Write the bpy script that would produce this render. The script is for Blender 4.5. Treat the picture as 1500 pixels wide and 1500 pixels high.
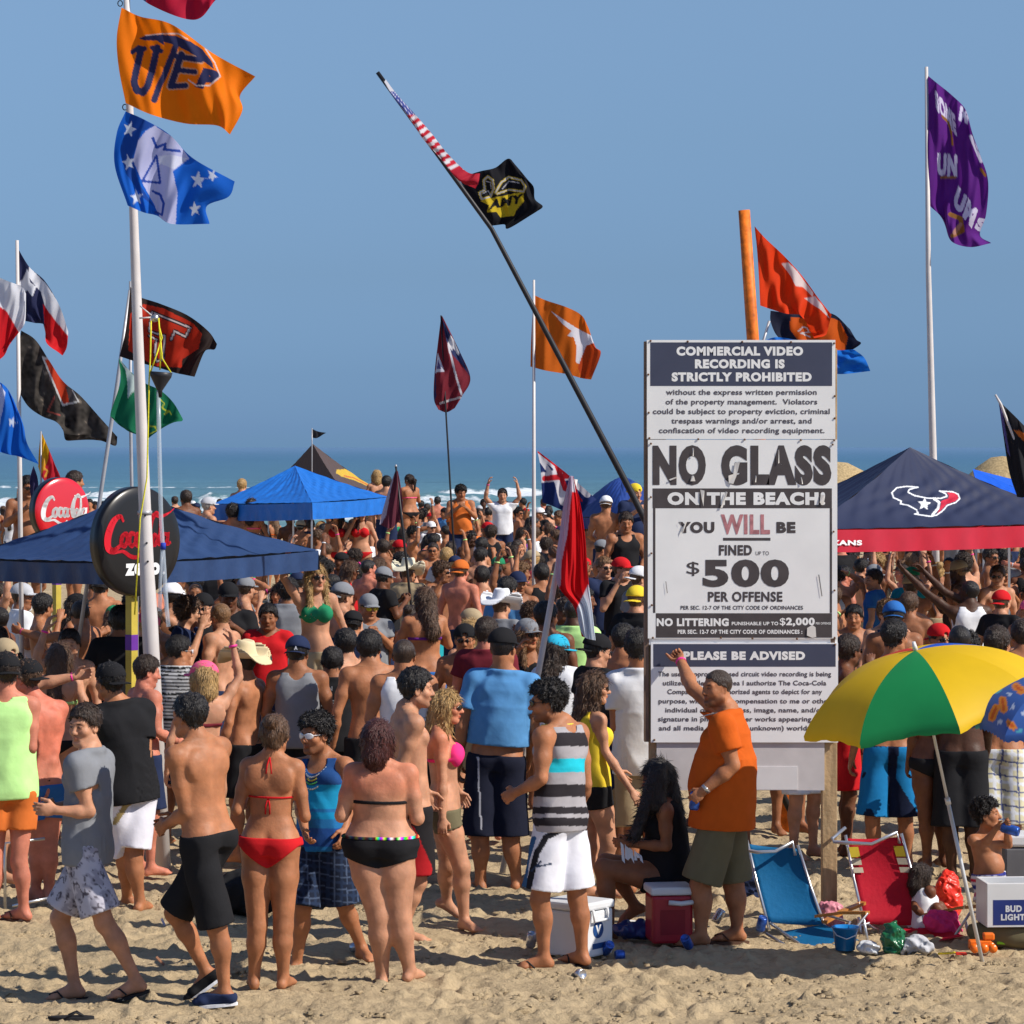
import bpy, math, random
import numpy as np
from mathutils import Vector, Matrix
R = math.radians
rng = np.random.default_rng(7)
random.seed(7)
scn = bpy.context.scene
for o in list(bpy.data.objects):
    bpy.data.objects.remove(o)

# ------------------------------------------------------------ camera
FPX = 4500.0            # focal length in pixels of a 1500 px wide picture
HORIZON = 655.0         # row of the horizon
CAMH = 3.2
cam = bpy.data.cameras.new('camera')
cam.lens = FPX / 1500.0 * 36.0
cam.sensor_width = 36.0
cam.shift_y = -(750.0 - HORIZON) / 1500.0
cam.clip_start = 1.0
cam.clip_end = 30000.0
camo = bpy.data.objects.new('camera', cam)
camo.location = (0, 0, CAMH)
camo.rotation_euler = (R(90), 0, 0)
scn.collection.objects.link(camo)
scn.camera = camo
cam.dof.use_dof = False

# ------------------------------------------------------------ light
SUN_EL, SUN_AZ = R(41), R(111)       # azimuth measured from +Y (view direction) clockwise
w = bpy.data.worlds.new('World')
scn.world = w
w.use_nodes = True
nt = w.node_tree
nt.nodes.clear()
sky = nt.nodes.new('ShaderNodeTexSky')
sky.sky_type = 'NISHITA'
sky.sun_disc = False
sky.sun_elevation = SUN_EL
sky.sun_rotation = SUN_AZ
sky.altitude = 0
sky.air_density = 1.0
sky.dust_density = 0.6
sky.ozone_density = 3.0
tint = nt.nodes.new('ShaderNodeMixRGB')
tint.blend_type = 'MULTIPLY'
tint.inputs[0].default_value = 1.0
wtc = nt.nodes.new('ShaderNodeTexCoord'); wsx = nt.nodes.new('ShaderNodeSeparateXYZ'); wmr = nt.nodes.new('ShaderNodeMapRange')
wmr.inputs['From Max'].default_value = 0.2
wcr = nt.nodes.new('ShaderNodeValToRGB')
nt.links.new(wtc.outputs['Generated'], wsx.inputs[0]); nt.links.new(wsx.outputs['Z'], wmr.inputs['Value']); nt.links.new(wmr.outputs[0], wcr.inputs[0])
ce = wcr.color_ramp.elements
ce[0].position = 0.0; ce[0].color = (.22, .405, .82, 1); ce[1].position = .72; ce[1].color = (.445, .497, .585, 1)
for p_, c_ in ((.03, (.21, .375, .79, 1)), (.117, (.205, .34, .67, 1)), (.28, (.25, .345, .555, 1)), (.5, (.342, .415, .55, 1))):
    e_ = ce.new(p_); e_.color = c_
nt.links.new(wcr.outputs[0], tint.inputs[2])
bgn = nt.nodes.new('ShaderNodeBackground')
bgn.inputs[1].default_value = 0.17   # the tint above halves it: 0.085 in all
wo = nt.nodes.new('ShaderNodeOutputWorld')
nt.links.new(sky.outputs[0], tint.inputs[1])
nt.links.new(tint.outputs[0], bgn.inputs[0])
nt.links.new(bgn.outputs[0], wo.inputs[0])
sd = bpy.data.lights.new('sun', 'SUN')
sd.energy = 5.0
sd.angle = R(0.53)
sd.color = (1.0, 0.93, 0.83)
so = bpy.data.objects.new('sun', sd)
sdir = Vector((math.sin(SUN_AZ) * math.cos(SUN_EL), math.cos(SUN_AZ) * math.cos(SUN_EL), math.sin(SUN_EL)))
so.rotation_euler = sdir.to_track_quat('Z', 'Y').to_euler()
so.location = (20, -10, 30)
scn.collection.objects.link(so)
vs = scn.view_settings
vs.view_transform = 'Standard'
vs.look = 'None'
vs.exposure = 0.10
vs.gamma = 1.0
vs.use_curve_mapping = False

# ------------------------------------------------------------ helpers
def s2l(c):
    return tuple((v / 255.0 / 12.92) if v / 255.0 <= 0.04045 else ((v / 255.0 + 0.055) / 1.055) ** 2.4 for v in c)

def W(px, py, s, dy=0.0):
    """a picture position at scale s (pixels per metre) -> the place in the world"""
    return Vector(((px - 750.0) / s, FPX / s + dy, CAMH - (py - HORIZON) / s))

def link(o):
    scn.collection.objects.link(o)
    return o

def tag(o, label=None, cat=None, group=None, kind=None):
    if label: o['label'] = label
    if cat: o['category'] = cat
    if group: o['group'] = group
    if kind: o['kind'] = kind
    return o

def thing(name, label, cat, loc=(0, 0, 0), group=None):
    o = bpy.data.objects.new(name, None)
    o.empty_display_size = 0.1
    o.location = loc
    link(o)
    return tag(o, label, cat, group)

def np_mesh(name, V, Q, mats=(), smooth=True, col=None, fmat=None):
    me = bpy.data.meshes.new(name)
    V = np.asarray(V, dtype=np.float32)
    Q = np.asarray(Q, dtype=np.int32)
    n, k = Q.shape
    me.vertices.add(len(V)); me.vertices.foreach_set('co', V.ravel())
    me.loops.add(n * k); me.loops.foreach_set('vertex_index', Q.ravel())
    me.polygons.add(n); me.polygons.foreach_set('loop_start', np.arange(0, n * k, k, dtype=np.int32))
    me.polygons.foreach_set('use_smooth', np.full(n, smooth, dtype=bool))
    for m in mats: me.materials.append(m)
    if fmat is not None: me.polygons.foreach_set('material_index', np.asarray(fmat, dtype=np.int32))
    me.update(calc_edges=True)
    if col is not None:
        a = me.color_attributes.new('Col', 'FLOAT_COLOR', 'POINT')
        c = np.ones((len(V), 4), dtype=np.float32); c[:, :3] = col
        a.data.foreach_set('color', c.ravel())
    return me

def mobj(name, me, parent=None, mat=None, loc=None):
    o = bpy.data.objects.new(name, me)
    link(o)
    if parent is not None: o.parent = parent
    if loc is not None: o.location = loc
    if mat is not None:
        if len(me.materials) == 0: me.materials.append(mat)
        elif me.materials[0] is not mat:
            o.material_slots[0].link = 'OBJECT'
            o.material_slots[0].material = mat
    return o

class MB:
    """collects shapes; build() links them as one mesh object"""
    def __init__(s): s.v = []; s.f = []; s.sm = []
    def poly(s, pts, smooth=False):
        b = len(s.v); s.v += [tuple(p) for p in pts]; s.f.append(tuple(range(b, b + len(pts)))); s.sm.append(smooth); return s
    def box(s, lo, hi, M=None, bev=0.0):
        x0, y0, z0 = lo; x1, y1, z1 = hi
        P = [Vector(p) for p in ((x0,y0,z0),(x1,y0,z0),(x1,y1,z0),(x0,y1,z0),(x0,y0,z1),(x1,y0,z1),(x1,y1,z1),(x0,y1,z1))]
        if M is not None: P = [M @ p for p in P]
        b = len(s.v); s.v += [tuple(p) for p in P]
        for q in ((0,3,2,1),(4,5,6,7),(0,1,5,4),(1,2,6,5),(2,3,7,6),(3,0,4,7)):
            s.f.append(tuple(b + i for i in q)); s.sm.append(False)
        return s
    def tube(s, pts, r, n=10, caps=True):
        pts = [Vector(p) for p in pts]
        rs = r if isinstance(r, (list, tuple)) else [r] * len(pts)
        b = len(s.v); up = Vector((0.123, 0.31, 0.94))
        pu = None
        for i, p in enumerate(pts):
            t = (pts[min(i + 1, len(pts) - 1)] - pts[max(i - 1, 0)]).normalized()
            if pu is None:
                pu = t.cross(up)
                if pu.length < 0.1: pu = t.cross(Vector((1, 0, 0)))
            pu = (pu - t * pu.dot(t)).normalized(); v = t.cross(pu)
            for k in range(n):
                a = 2 * math.pi * k / n
                s.v.append(tuple(p + (pu * math.cos(a) + v * math.sin(a)) * rs[i]))
        for i in range(len(pts) - 1):
            for k in range(n):
                a0 = b + i * n + k; a1 = b + i * n + (k + 1) % n
                s.f.append((a0, a1, a1 + n, a0 + n)); s.sm.append(True)
        if caps:
            s.f.append(tuple(b + k for k in range(n))[::-1]); s.sm.append(False)
            e = b + (len(pts) - 1) * n
            s.f.append(tuple(e + k for k in range(n))); s.sm.append(False)
        return s
    def lathe(s, prof, c=(0, 0, 0), n=24, M=None):
        b = len(s.v); c = Vector(c)
        for (r, z) in prof:
            for k in range(n):
                a = 2 * math.pi * k / n
                p = Vector((r * math.cos(a), r * math.sin(a), z))
                if M is not None: p = M @ p
                s.v.append(tuple(p + c))
        for i in range(len(prof) - 1):
            for k in range(n):
                a0 = b + i * n + k; a1 = b + i * n + (k + 1) % n
                s.f.append((a0, a1, a1 + n, a0 + n)); s.sm.append(True)
        return s
    def build(s, name, mat, parent=None, bevel=0.0):
        me = bpy.data.meshes.new(name)
        me.from_pydata(s.v, [], s.f)
        me.polygons.foreach_set('use_smooth', s.sm)
        me.materials.append(mat)
        me.update()
        o = mobj(name, me, parent)
        if bevel > 0:
            m = o.modifiers.new('bevel', 'BEVEL'); m.width = bevel; m.segments = 2; m.limit_method = 'ANGLE'
        return o

# ------------------------------------------------------------ materials
MATS = {}
def mat(name, col, rough=0.7, spec=0.3, metal=0.0, noise=0.12, nscale=6.0, bump=0.0, bscale=60.0, attr=False, transl=0.0, sheen=0.0, coat=0.0, bdist=0.01):
    if name in MATS: return MATS[name]
    m = bpy.data.materials.new(name); m.use_nodes = True
    n = m.node_tree.nodes; l = m.node_tree.links
    b = n['Principled BSDF']
    b.inputs['Roughness'].default_value = rough
    b.inputs['Specular IOR Level'].default_value = spec
    b.inputs['Metallic'].default_value = metal
    b.inputs['Sheen Weight'].default_value = sheen
    b.inputs['Coat Weight'].default_value = coat
    tc = n.new('ShaderNodeTexCoord')
    nz = n.new('ShaderNodeTexNoise'); nz.inputs['Scale'].default_value = nscale; nz.inputs['Detail'].default_value = 5
    l.new(tc.outputs['Object'], nz.inputs['Vector'])
    mr = n.new('ShaderNodeMapRange'); mr.inputs['To Min'].default_value = 1 - noise * 1.6; mr.inputs['To Max'].default_value = 1 + noise * 1.6
    mr.inputs['From Min'].default_value = 0.2; mr.inputs['From Max'].default_value = 0.8
    l.new(nz.outputs['Fac'], mr.inputs['Value'])
    mx = n.new('ShaderNodeVectorMath'); mx.operation = 'SCALE'
    mx.inputs[0].default_value = col[:3]
    l.new(mr.outputs[0], mx.inputs['Scale'])
    out = mx.outputs[0]
    if attr:
        at = n.new('ShaderNodeAttribute'); at.attribute_name = 'Col'
        m2 = n.new('ShaderNodeVectorMath'); m2.operation = 'MULTIPLY'
        l.new(out, m2.inputs[0]); l.new(at.outputs['Color'], m2.inputs[1]); out = m2.outputs[0]
    l.new(out, b.inputs['Base Color'])
    if bump > 0:
        n2 = n.new('ShaderNodeTexNoise'); n2.inputs['Scale'].default_value = bscale; n2.inputs['Detail'].default_value = 6
        l.new(tc.outputs['Object'], n2.inputs['Vector'])
        bp = n.new('ShaderNodeBump'); bp.inputs['Strength'].default_value = bump; bp.inputs['Distance'].default_value = bdist
        l.new(n2.outputs['Fac'], bp.inputs['Height']); l.new(bp.outputs[0], b.inputs['Normal'])
    if transl > 0:
        tr = n.new('ShaderNodeBsdfTranslucent'); l.new(out, tr.inputs['Color'])
        ms = n.new('ShaderNodeMixShader'); ms.inputs[0].default_value = transl
        l.new(b.outputs[0], ms.inputs[1]); l.new(tr.outputs[0], ms.inputs[2])
        l.new(ms.outputs[0], n['Material Output'].inputs['Surface'])
    MATS[name] = m
    return m

def hair_mat(name, col):
    if name in MATS: return MATS[name]
    m = mat(name, col, rough=0.42, spec=0.45, noise=0.0)
    n = m.node_tree.nodes; l = m.node_tree.links; b = n['Principled BSDF']
    tc = n['Texture Coordinate']
    mp = n.new('ShaderNodeMapping'); mp.inputs['Scale'].default_value = (190, 190, 22)
    l.new(tc.outputs['Object'], mp.inputs['Vector'])
    nz = n.new('ShaderNodeTexNoise'); nz.inputs['Scale'].default_value = 1.0; nz.inputs['Detail'].default_value = 4
    l.new(mp.outputs[0], nz.inputs['Vector'])
    r = n.new('ShaderNodeMapRange'); r.inputs['From Min'].default_value = 0.3; r.inputs['From Max'].default_value = 0.7
    r.inputs['To Min'].default_value = 0.45; r.inputs['To Max'].default_value = 1.75
    l.new(nz.outputs['Fac'], r.inputs['Value'])
    sc = n.new('ShaderNodeVectorMath'); sc.operation = 'SCALE'; sc.inputs[0].default_value = col[:3]
    l.new(r.outputs[0], sc.inputs['Scale']); l.new(sc.outputs[0], b.inputs['Base Color'])
    bp = n.new('ShaderNodeBump'); bp.inputs['Strength'].default_value = 0.8; bp.inputs['Distance'].default_value = 0.012
    l.new(nz.outputs['Fac'], bp.inputs['Height']); l.new(bp.outputs[0], b.inputs['Normal'])
    return m

SKIN = {
    'tan':   (0.385, 0.158, 0.075), 'light': (0.50, 0.245, 0.145), 'pink': (0.54, 0.195, 0.125),
    'olive': (0.29, 0.118, 0.056), 'brown': (0.16, 0.062, 0.030), 'dark': (0.070, 0.030, 0.017),
}
def skin(t):
    nm = 'skin_' + t
    if nm in MATS: return MATS[nm]
    m = mat(nm, SKIN[t], rough=0.53, spec=0.26, noise=0.20, nscale=11, bump=0.30, bscale=60, attr=True, bdist=.006)
    b = m.node_tree.nodes['Principled BSDF']
    b.inputs['Subsurface Weight'].default_value = 0.08; b.inputs['Subsurface Scale'].default_value = 0.02
    return m
HAIR = {'black': (0.012, 0.009, 0.008), 'darkbrown': (0.032, 0.018, 0.011), 'brown': (0.085, 0.043, 0.022), 'auburn': (0.06, 0.015, 0.012),
        'blonde': (0.42, 0.26, 0.10), 'lightbrown': (0.19, 0.10, 0.045), 'grey': (0.3, 0.28, 0.26)}
def hairm(t): return hair_mat('hair_' + t, HAIR[t])
CLOTH = {'white': (.74, .75, .78), 'black': (.016, .016, .018), 'grey': (.21, .22, .24), 'lightgrey': (.46, .47, .5), 'navy': (.02, .03, .075),
         'blue': (.03, .14, .42), 'skyblue': (.09, .26, .52), 'red': (.55, .015, .02), 'orange': (.54, .10, .012), 'yellow': (.75, .55, .04),
         'green': (.02, .22, .10), 'neongreen': (.50, .82, .30), 'pink': (.85, .12, .25), 'hotpink': (.85, .04, .22), 'teal': (.02, .32, .38), 'olivecloth': (.15, .13, .075),
         'khaki': (.40, .31, .19), 'purple': (.16, .03, .25), 'maroon': (.16, .02, .03), 'straw': (.70, .58, .36), 'cream': (.72, .66, .50), 'burntorange': (.60, .15, .03), 'turquoise': (.03, .42, .62)}
def cloth(t, attr=False):
    return mat('cloth_' + t + ('_printed' if attr else ''), (1, 1, 1) if attr else CLOTH[t], rough=0.9, spec=0.12, noise=0.05, nscale=14, bump=0.22, bscale=13, attr=attr, sheen=0.0, bdist=0.02)
PRINT = cloth('print', True)

# ------------------------------------------------------------ implicit surfaces -> meshes
def v3(a): return np.array(a, dtype=np.float64)
def unit(a):
    a = v3(a); n = np.linalg.norm(a)
    return a / n if n > 1e-9 else v3((0, 0, 1))

class Prims:
    def __init__(s): s.L = []
    def add(s, fn, lo, hi, k, tg, op='+'): s.L.append((fn, v3(lo), v3(hi), k, tg, op)); return s
    def cap(s, a, b, ra, rb, k=0.02, tg='', op='+', flat=None):
        a = v3(a); b = v3(b); ba = b - a; L2 = max(1e-9, ba @ ba); r = max(ra, rb)
        if flat is not None: ax = unit(flat[0]); fk = 1.0 / flat[1] - 1.0
        def fn(X, Y, Z):
            px, py, pz = X - a[0], Y - a[1], Z - a[2]
            h = np.clip((px * ba[0] + py * ba[1] + pz * ba[2]) / L2, 0, 1)
            qx, qy, qz = px - ba[0] * h, py - ba[1] * h, pz - ba[2] * h
            if flat is not None:
                d = (qx * ax[0] + qy * ax[1] + qz * ax[2]) * fk
                qx = qx + ax[0] * d; qy = qy + ax[1] * d; qz = qz + ax[2] * d
            return np.sqrt(qx * qx + qy * qy + qz * qz) - (ra + (rb - ra) * h)
        return s.add(fn, np.minimum(a, b) - r, np.maximum(a, b) + r, k, tg, op)
    def ell(s, c, r, F=None, k=0.02, tg='', op='+'):
        c = v3(c); r = v3((r,) * 3 if np.isscalar(r) else r)
        F = np.eye(3) if F is None else F      # columns = axes
        m = np.abs(F) @ r
        def fn(X, Y, Z):
            px, py, pz = X - c[0], Y - c[1], Z - c[2]
            q = [(px * F[0, i] + py * F[1, i] + pz * F[2, i]) for i in range(3)]
            k0 = np.sqrt(sum((q[i] / r[i]) ** 2 for i in range(3)))
            k1 = np.sqrt(sum((q[i] / r[i] ** 2) ** 2 for i in range(3))) + 1e-6
            return k0 * (k0 - 1.0) / k1
        return s.add(fn, c - m, c + m, k, tg, op)
    def spine(s, p0, p1, l0, l1, f, T, k=0.03, tg=''):
        """a torso: elliptical sections T = (t, half width, front depth, back depth) along p0 -> p1"""
        p0 = v3(p0); p1 = v3(p1); ax = p1 - p0; Ln = np.linalg.norm(ax); a = ax / Ln
        l0 = unit(l0); l1 = unit(l1); T = np.array(T)
        rm = T[:, 1:].max() + 0.01
        def fn(X, Y, Z):
            px, py, pz = X - p0[0], Y - p0[1], Z - p0[2]
            t = (px * a[0] + py * a[1] + pz * a[2]) / Ln
            tc = np.clip(t, 0, 1)
            lx = l0[0] + (l1[0] - l0[0]) * tc; ly = l0[1] + (l1[1] - l0[1]) * tc; lz = l0[2] + (l1[2] - l0[2]) * tc
            fx = a[1] * lz - a[2] * ly; fy = a[2] * lx - a[0] * lz; fz = a[0] * ly - a[1] * lx
            qx = px - ax[0] * t; qy = py - ax[1] * t; qz = pz - ax[2] * t
            u = qx * lx + qy * ly + qz * lz; v = qx * fx + qy * fy + qz * fz
            wd = np.interp(t, T[:, 0], T[:, 1]); df = np.interp(t, T[:, 0], T[:, 2]); db = np.interp(t, T[:, 0], T[:, 3])
            dv = np.where(v > 0, df, db)
            e = np.sqrt((u / wd) ** 2 + (v / dv) ** 2)
            d = (e - 1) * np.minimum(wd, dv)
            end = np.maximum(-t, t - 1) * Ln
            return np.maximum(d, end)
        return s.add(fn, np.minimum(p0, p1) - rm, np.maximum(p0, p1) + rm, k, tg)
    def bbox(s, tags=None):
        L = [p for p in s.L if p[5] == '+' and (tags is None or p[4] in tags)]
        return np.min([p[1] for p in L], 0), np.max([p[2] for p in L], 0)
    def grid(s, lo, hi, h, tags=None, margin=0.05, inflate=0.0, kmul=1.0):
        lo = v3(lo); hi = v3(hi)
        n = np.maximum(3, np.ceil((hi - lo) / h).astype(int) + 1)
        ax = [lo[i] + h * np.arange(n[i]) for i in range(3)]
        D = np.full(tuple(n), 1.0, dtype=np.float32)
        for fn, a, b, k, tg, op in s.L:
            if tags is not None and tg not in tags: continue
            if inflate > 0 and op == '-': continue
            i0 = np.maximum(0, np.floor((a - margin - lo) / h).astype(int)); i1 = np.minimum(n, np.ceil((b + margin - lo) / h).astype(int) + 1)
            if np.any(i1 <= i0): continue
            X = ax[0][i0[0]:i1[0], None, None]; Y = ax[1][None, i0[1]:i1[1], None]; Z = ax[2][None, None, i0[2]:i1[2]]
            d = (fn(X, Y, Z) - inflate).astype(np.float32)
            sl = (slice(i0[0], i1[0]), slice(i0[1], i1[1]), slice(i0[2], i1[2]))
            c = D[sl]; kk = k * kmul
            if op == '+':
                hh = np.maximum(kk - np.abs(c - d), 0) / max(kk, 1e-6)
                D[sl] = np.minimum(c, d) - hh * hh * kk * 0.25
            else:
                hh = np.maximum(kk - np.abs(c + d), 0) / max(kk, 1e-6)
                D[sl] = np.maximum(c, -d) + hh * hh * kk * 0.25
        return D, ax

def polygonise(D, ax):
    """surface nets: one vertex per crossed cell, one quad per crossed edge"""
    nx, ny, nz = D.shape
    I = (D < 0)
    c = np.zeros((nx - 1, ny - 1, nz - 1), dtype=np.int8)
    for dx in (0, 1):
        for dy in (0, 1):
            for dz in (0, 1):
                c += I[dx:nx - 1 + dx, dy:ny - 1 + dy, dz:nz - 1 + dz]
    M = (c > 0) & (c < 8)
    cells = np.argwhere(M)
    if len(cells) == 0: return np.zeros((0, 3)), np.zeros((0, 4), int)
    idx = np.full(M.shape, -1, dtype=np.int32); idx[M] = np.arange(len(cells))
    acc = np.zeros((len(cells), 3)); cnt = np.zeros(len(cells))
    i, j, k = cells.T
    vals = {}
    for dx in (0, 1):
        for dy in (0, 1):
            for dz in (0, 1): vals[(dx, dy, dz)] = D[i + dx, j + dy, k + dz].astype(np.float64)
    for a in range(3):
        for b0 in (0, 1):
            for b1 in (0, 1):
                c0 = [0, 0, 0]; o = [x for x in range(3) if x != a]; c0[o[0]] = b0; c0[o[1]] = b1
                c1 = list(c0); c1[a] = 1
                d0 = vals[tuple(c0)]; d1 = vals[tuple(c1)]
                m = (d0 < 0) != (d1 < 0)
                t = np.where(m, d0 / np.where(m, d0 - d1, 1), 0)
                for q in range(3):
                    acc[:, q] += m * ((t if q == a else c0[q]))
                cnt += m
    acc /= cnt[:, None]
    h = np.array([ax[q][1] - ax[q][0] for q in range(3)]); lo = np.array([ax[q][0] for q in range(3)])
    V = lo + (cells + acc) * h
    quads = []
    for a in range(3):
        o1, o2 = (a + 1) % 3, (a + 2) % 3
        sl0 = [slice(None)] * 3; sl1 = [slice(None)] * 3
        sl0[a] = slice(0, -1); sl1[a] = slice(1, None)
        E = I[tuple(sl0)] != I[tuple(sl1)]
        inn = [slice(None)] * 3; inn[o1] = slice(1, -1); inn[o2] = slice(1, -1)
        F = np.zeros_like(E); F[tuple(inn)] = E[tuple(inn)]
        e = np.argwhere(F)
        if len(e) == 0: continue
        def cell(d1, d2):
            x = e.copy(); x[:, o1] -= d1; x[:, o2] -= d2
            return idx[x[:, 0], x[:, 1], x[:, 2]]
        q = np.stack([cell(1, 1), cell(0, 1), cell(0, 0), cell(1, 0)], 1)
        ins = I[e[:, 0], e[:, 1], e[:, 2]]
        q[~ins] = q[~ins][:, ::-1]
        quads.append(q)
    Q = np.concatenate(quads)
    Q = Q[(Q >= 0).all(1)]
    return V, Q

def merge(parts):
    Vs, Qs, b = [], [], 0
    for V, Q in parts:
        Vs.append(V); Qs.append(Q + b); b += len(V)
    return np.concatenate(Vs), np.concatenate(Qs)

def wob(X, Y, Z, f=30.0, seed=0, n=5, stretch=(1, 1, 1)):
    """smooth noise in about -1..1 from a few oriented waves"""
    r = np.random.default_rng(seed); o = 0
    for i in range(n):
        d = r.normal(size=3); d /= np.linalg.norm(d); ff = f * (0.6 + 0.9 * r.random())
        d = d * np.array(stretch)
        o = o + np.sin((X * d[0] + Y * d[1] + Z * d[2]) * ff + r.random() * 6.28 + 1.3 * np.sin((X * d[1] + Y * d[2] + Z * d[0]) * ff * 0.6 + i))
    return o / n * 1.3
# ------------------------------------------------------------ people
def frame(yaw, pitch=0.0, roll=0.0):
    """columns right, front, up.  yaw 0 looks away from the camera, 90 to picture right, 180 at the camera"""
    y = R(yaw)
    Rz = np.array([[math.cos(y), math.sin(y), 0], [-math.sin(y), math.cos(y), 0], [0, 0, 1]])
    p = R(pitch); Rx = np.array([[1, 0, 0], [0, math.cos(p), -math.sin(p)], [0, math.sin(p), math.cos(p)]])
    q = R(roll); Ry = np.array([[math.cos(q), 0, math.sin(q)], [0, 1, 0], [-math.sin(q), 0, math.cos(q)]])
    return Rz @ Rx @ Ry

def head_prims(P, C, F, hs, fem=False, fat=0.0, smile=False, detail=True):
    def L(x, y, z): return C + F @ (v3((x, y, z)) * hs)
    def e(c, r, k, op='+', Fl=None):
        P.ell(L(*c), v3(r) * hs, F if Fl is None else F @ Fl, k * hs, 'head', op)
    def cp(a, b, ra, rb, k, op='+'): P.cap(L(*a), L(*b), ra * hs, rb * hs, k * hs, 'head', op)
    j = 0.93 if fem else 1.0
    e((0, -.014, .030), (.0765, .096, .090), .01)
    e((0, .018, -.030), (.060 * j + fat * .02, .070, .084), .03)
    e((0, .060 - (0.004 if fem else 0), -.096), (.026 * j + fat * .012, .020, .019), .03)
    for sx in (-1, 1):
        cp((sx * (.050 * j + fat * .018), .002, -.062), (sx * .022, .056, -.096), .019 + fat * .006, .016, .03)
        e((sx * .040, .056, -.026), (.026, .024, .022 + fat * .01), .025)
        if detail:
            cp((sx * .014, .082, .022), (sx * .045, .070, .024), .011, .010, .018)
            e((sx * .031, .094, .002), (.018, .016, .013), .012, '-')
            e((sx * .031, .0765, .002), (.0145, .0135, .0125), .003)
            e((sx * .0115, .094, -.036), (.009, .009, .008), .006)
        Fe = frame(sx * -22)
        e((sx * .078, -.006, -.006), (.0085, .020, .033), .008, '+', Fe)
        if detail: e((sx * .085, -.002, -.004), (.006, .011, .020), .006, '-', Fe)
    if detail:
        cp((0, .084, .012), (0, .104, -.028), .009, .0115, .016)
        e((0, .106, -.033), (.012, .010, .010), .01)
        wm = .026 if smile else .021
        cp((-wm, .079, -.058 + (.004 if smile else 0)), (0, .0865, -.0600), .0045, .0062, .008)
        cp((wm, .079, -.058 + (.004 if smile else 0)), (0, .0865, -.0600), .0045, .0062, .008)
        cp((-wm * .8, .077, -.0675), (0, .0835, -.0700), .005, .0068, .008)
        cp((wm * .8, .077, -.0675), (0, .0835, -.0700), .005, .0068, .008)
        e((0, .083, -.083), (.022, .008, .006), .008, '-')
    else:
        cp((0, .082, .012), (0, .103, -.030), .010, .014, .02)

def head_colour(V, C, F, hs, col, fem=False, beard=0.0, browc=(.12, .09, .08)):
    q = (V - C) @ F / hs
    x, y, z = q.T; ax = np.abs(x)
    inh = (z > -.13) & (np.abs(z) < .2) & (ax < .1) & (np.abs(y) < .15)
    def blend(m, c):
        m = np.clip(m, 0, 1)[:, None] * inh[:, None]
        col[:] = col * (1 - m) + np.array(c) * m
    fr = y > 0.045
    if beard > 0:
        b = np.clip((-.045 - z) / .02, 0, 1) * (y > -.01) * (z > -.125) * beard
        b = np.maximum(b, beard * (np.abs(z + .048) < .006) * (ax < .028) * (y > .07))
        blend(b, (.25, .22, .22))
    lip = fr * (((ax / .024) ** 2 + ((z + .0645) / .0105) ** 2) < 1) * (y > .072)
    blend(lip * (.9 if fem else .6), (.78, .42, .42))
    blend(fr * (np.exp(-((ax - .031) / .015) ** 4) * (np.abs(z - .024 - (.031 - ax) * -.12) < (.0028 if fem else .0042))), browc)
    r2 = ((ax - .031) / .0135) ** 2 + ((z - .002) / .0062) ** 2
    blend(fr * (r2 < 1.25), (.25, .18, .16))
    blend(fr * (r2 < .62) * .85, (.95, 1.35, 1.8))
    blend(fr * ((((ax - .031) ** 2 + (z - .002) ** 2) < .0056 ** 2)), (.09, .07, .07))
    blend(fr * (np.hypot(ax - .0115, z + .042) < .0042) * (y > .088), (.3, .2, .2))
    blend(.35 * np.exp(-((ax - .042) / .02) ** 2 - ((z + .028) / .02) ** 2) * fr, (1.12, .85, .8))

TORSO_M = [(0, .150, .095, .105), (.10, .166, .108, .118), (.22, .160, .108, .106), (.40, .140, .102, .092), (.55, .150, .106, .100), (.72, .170, .112, .116), (.84, .172, .100, .114), (.93, .135, .078, .098), (1.0, .085, .060, .075)]
TORSO_F = [(0, .155, .090, .110), (.10, .178, .100, .122), (.20, .168, .100, .110), (.40, .122, .088, .082), (.55, .128, .092, .088), (.72, .143, .096, .098), (.84, .142, .082, .096), (.93, .112, .064, .084), (1.0, .070, .050, .065)]

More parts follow.
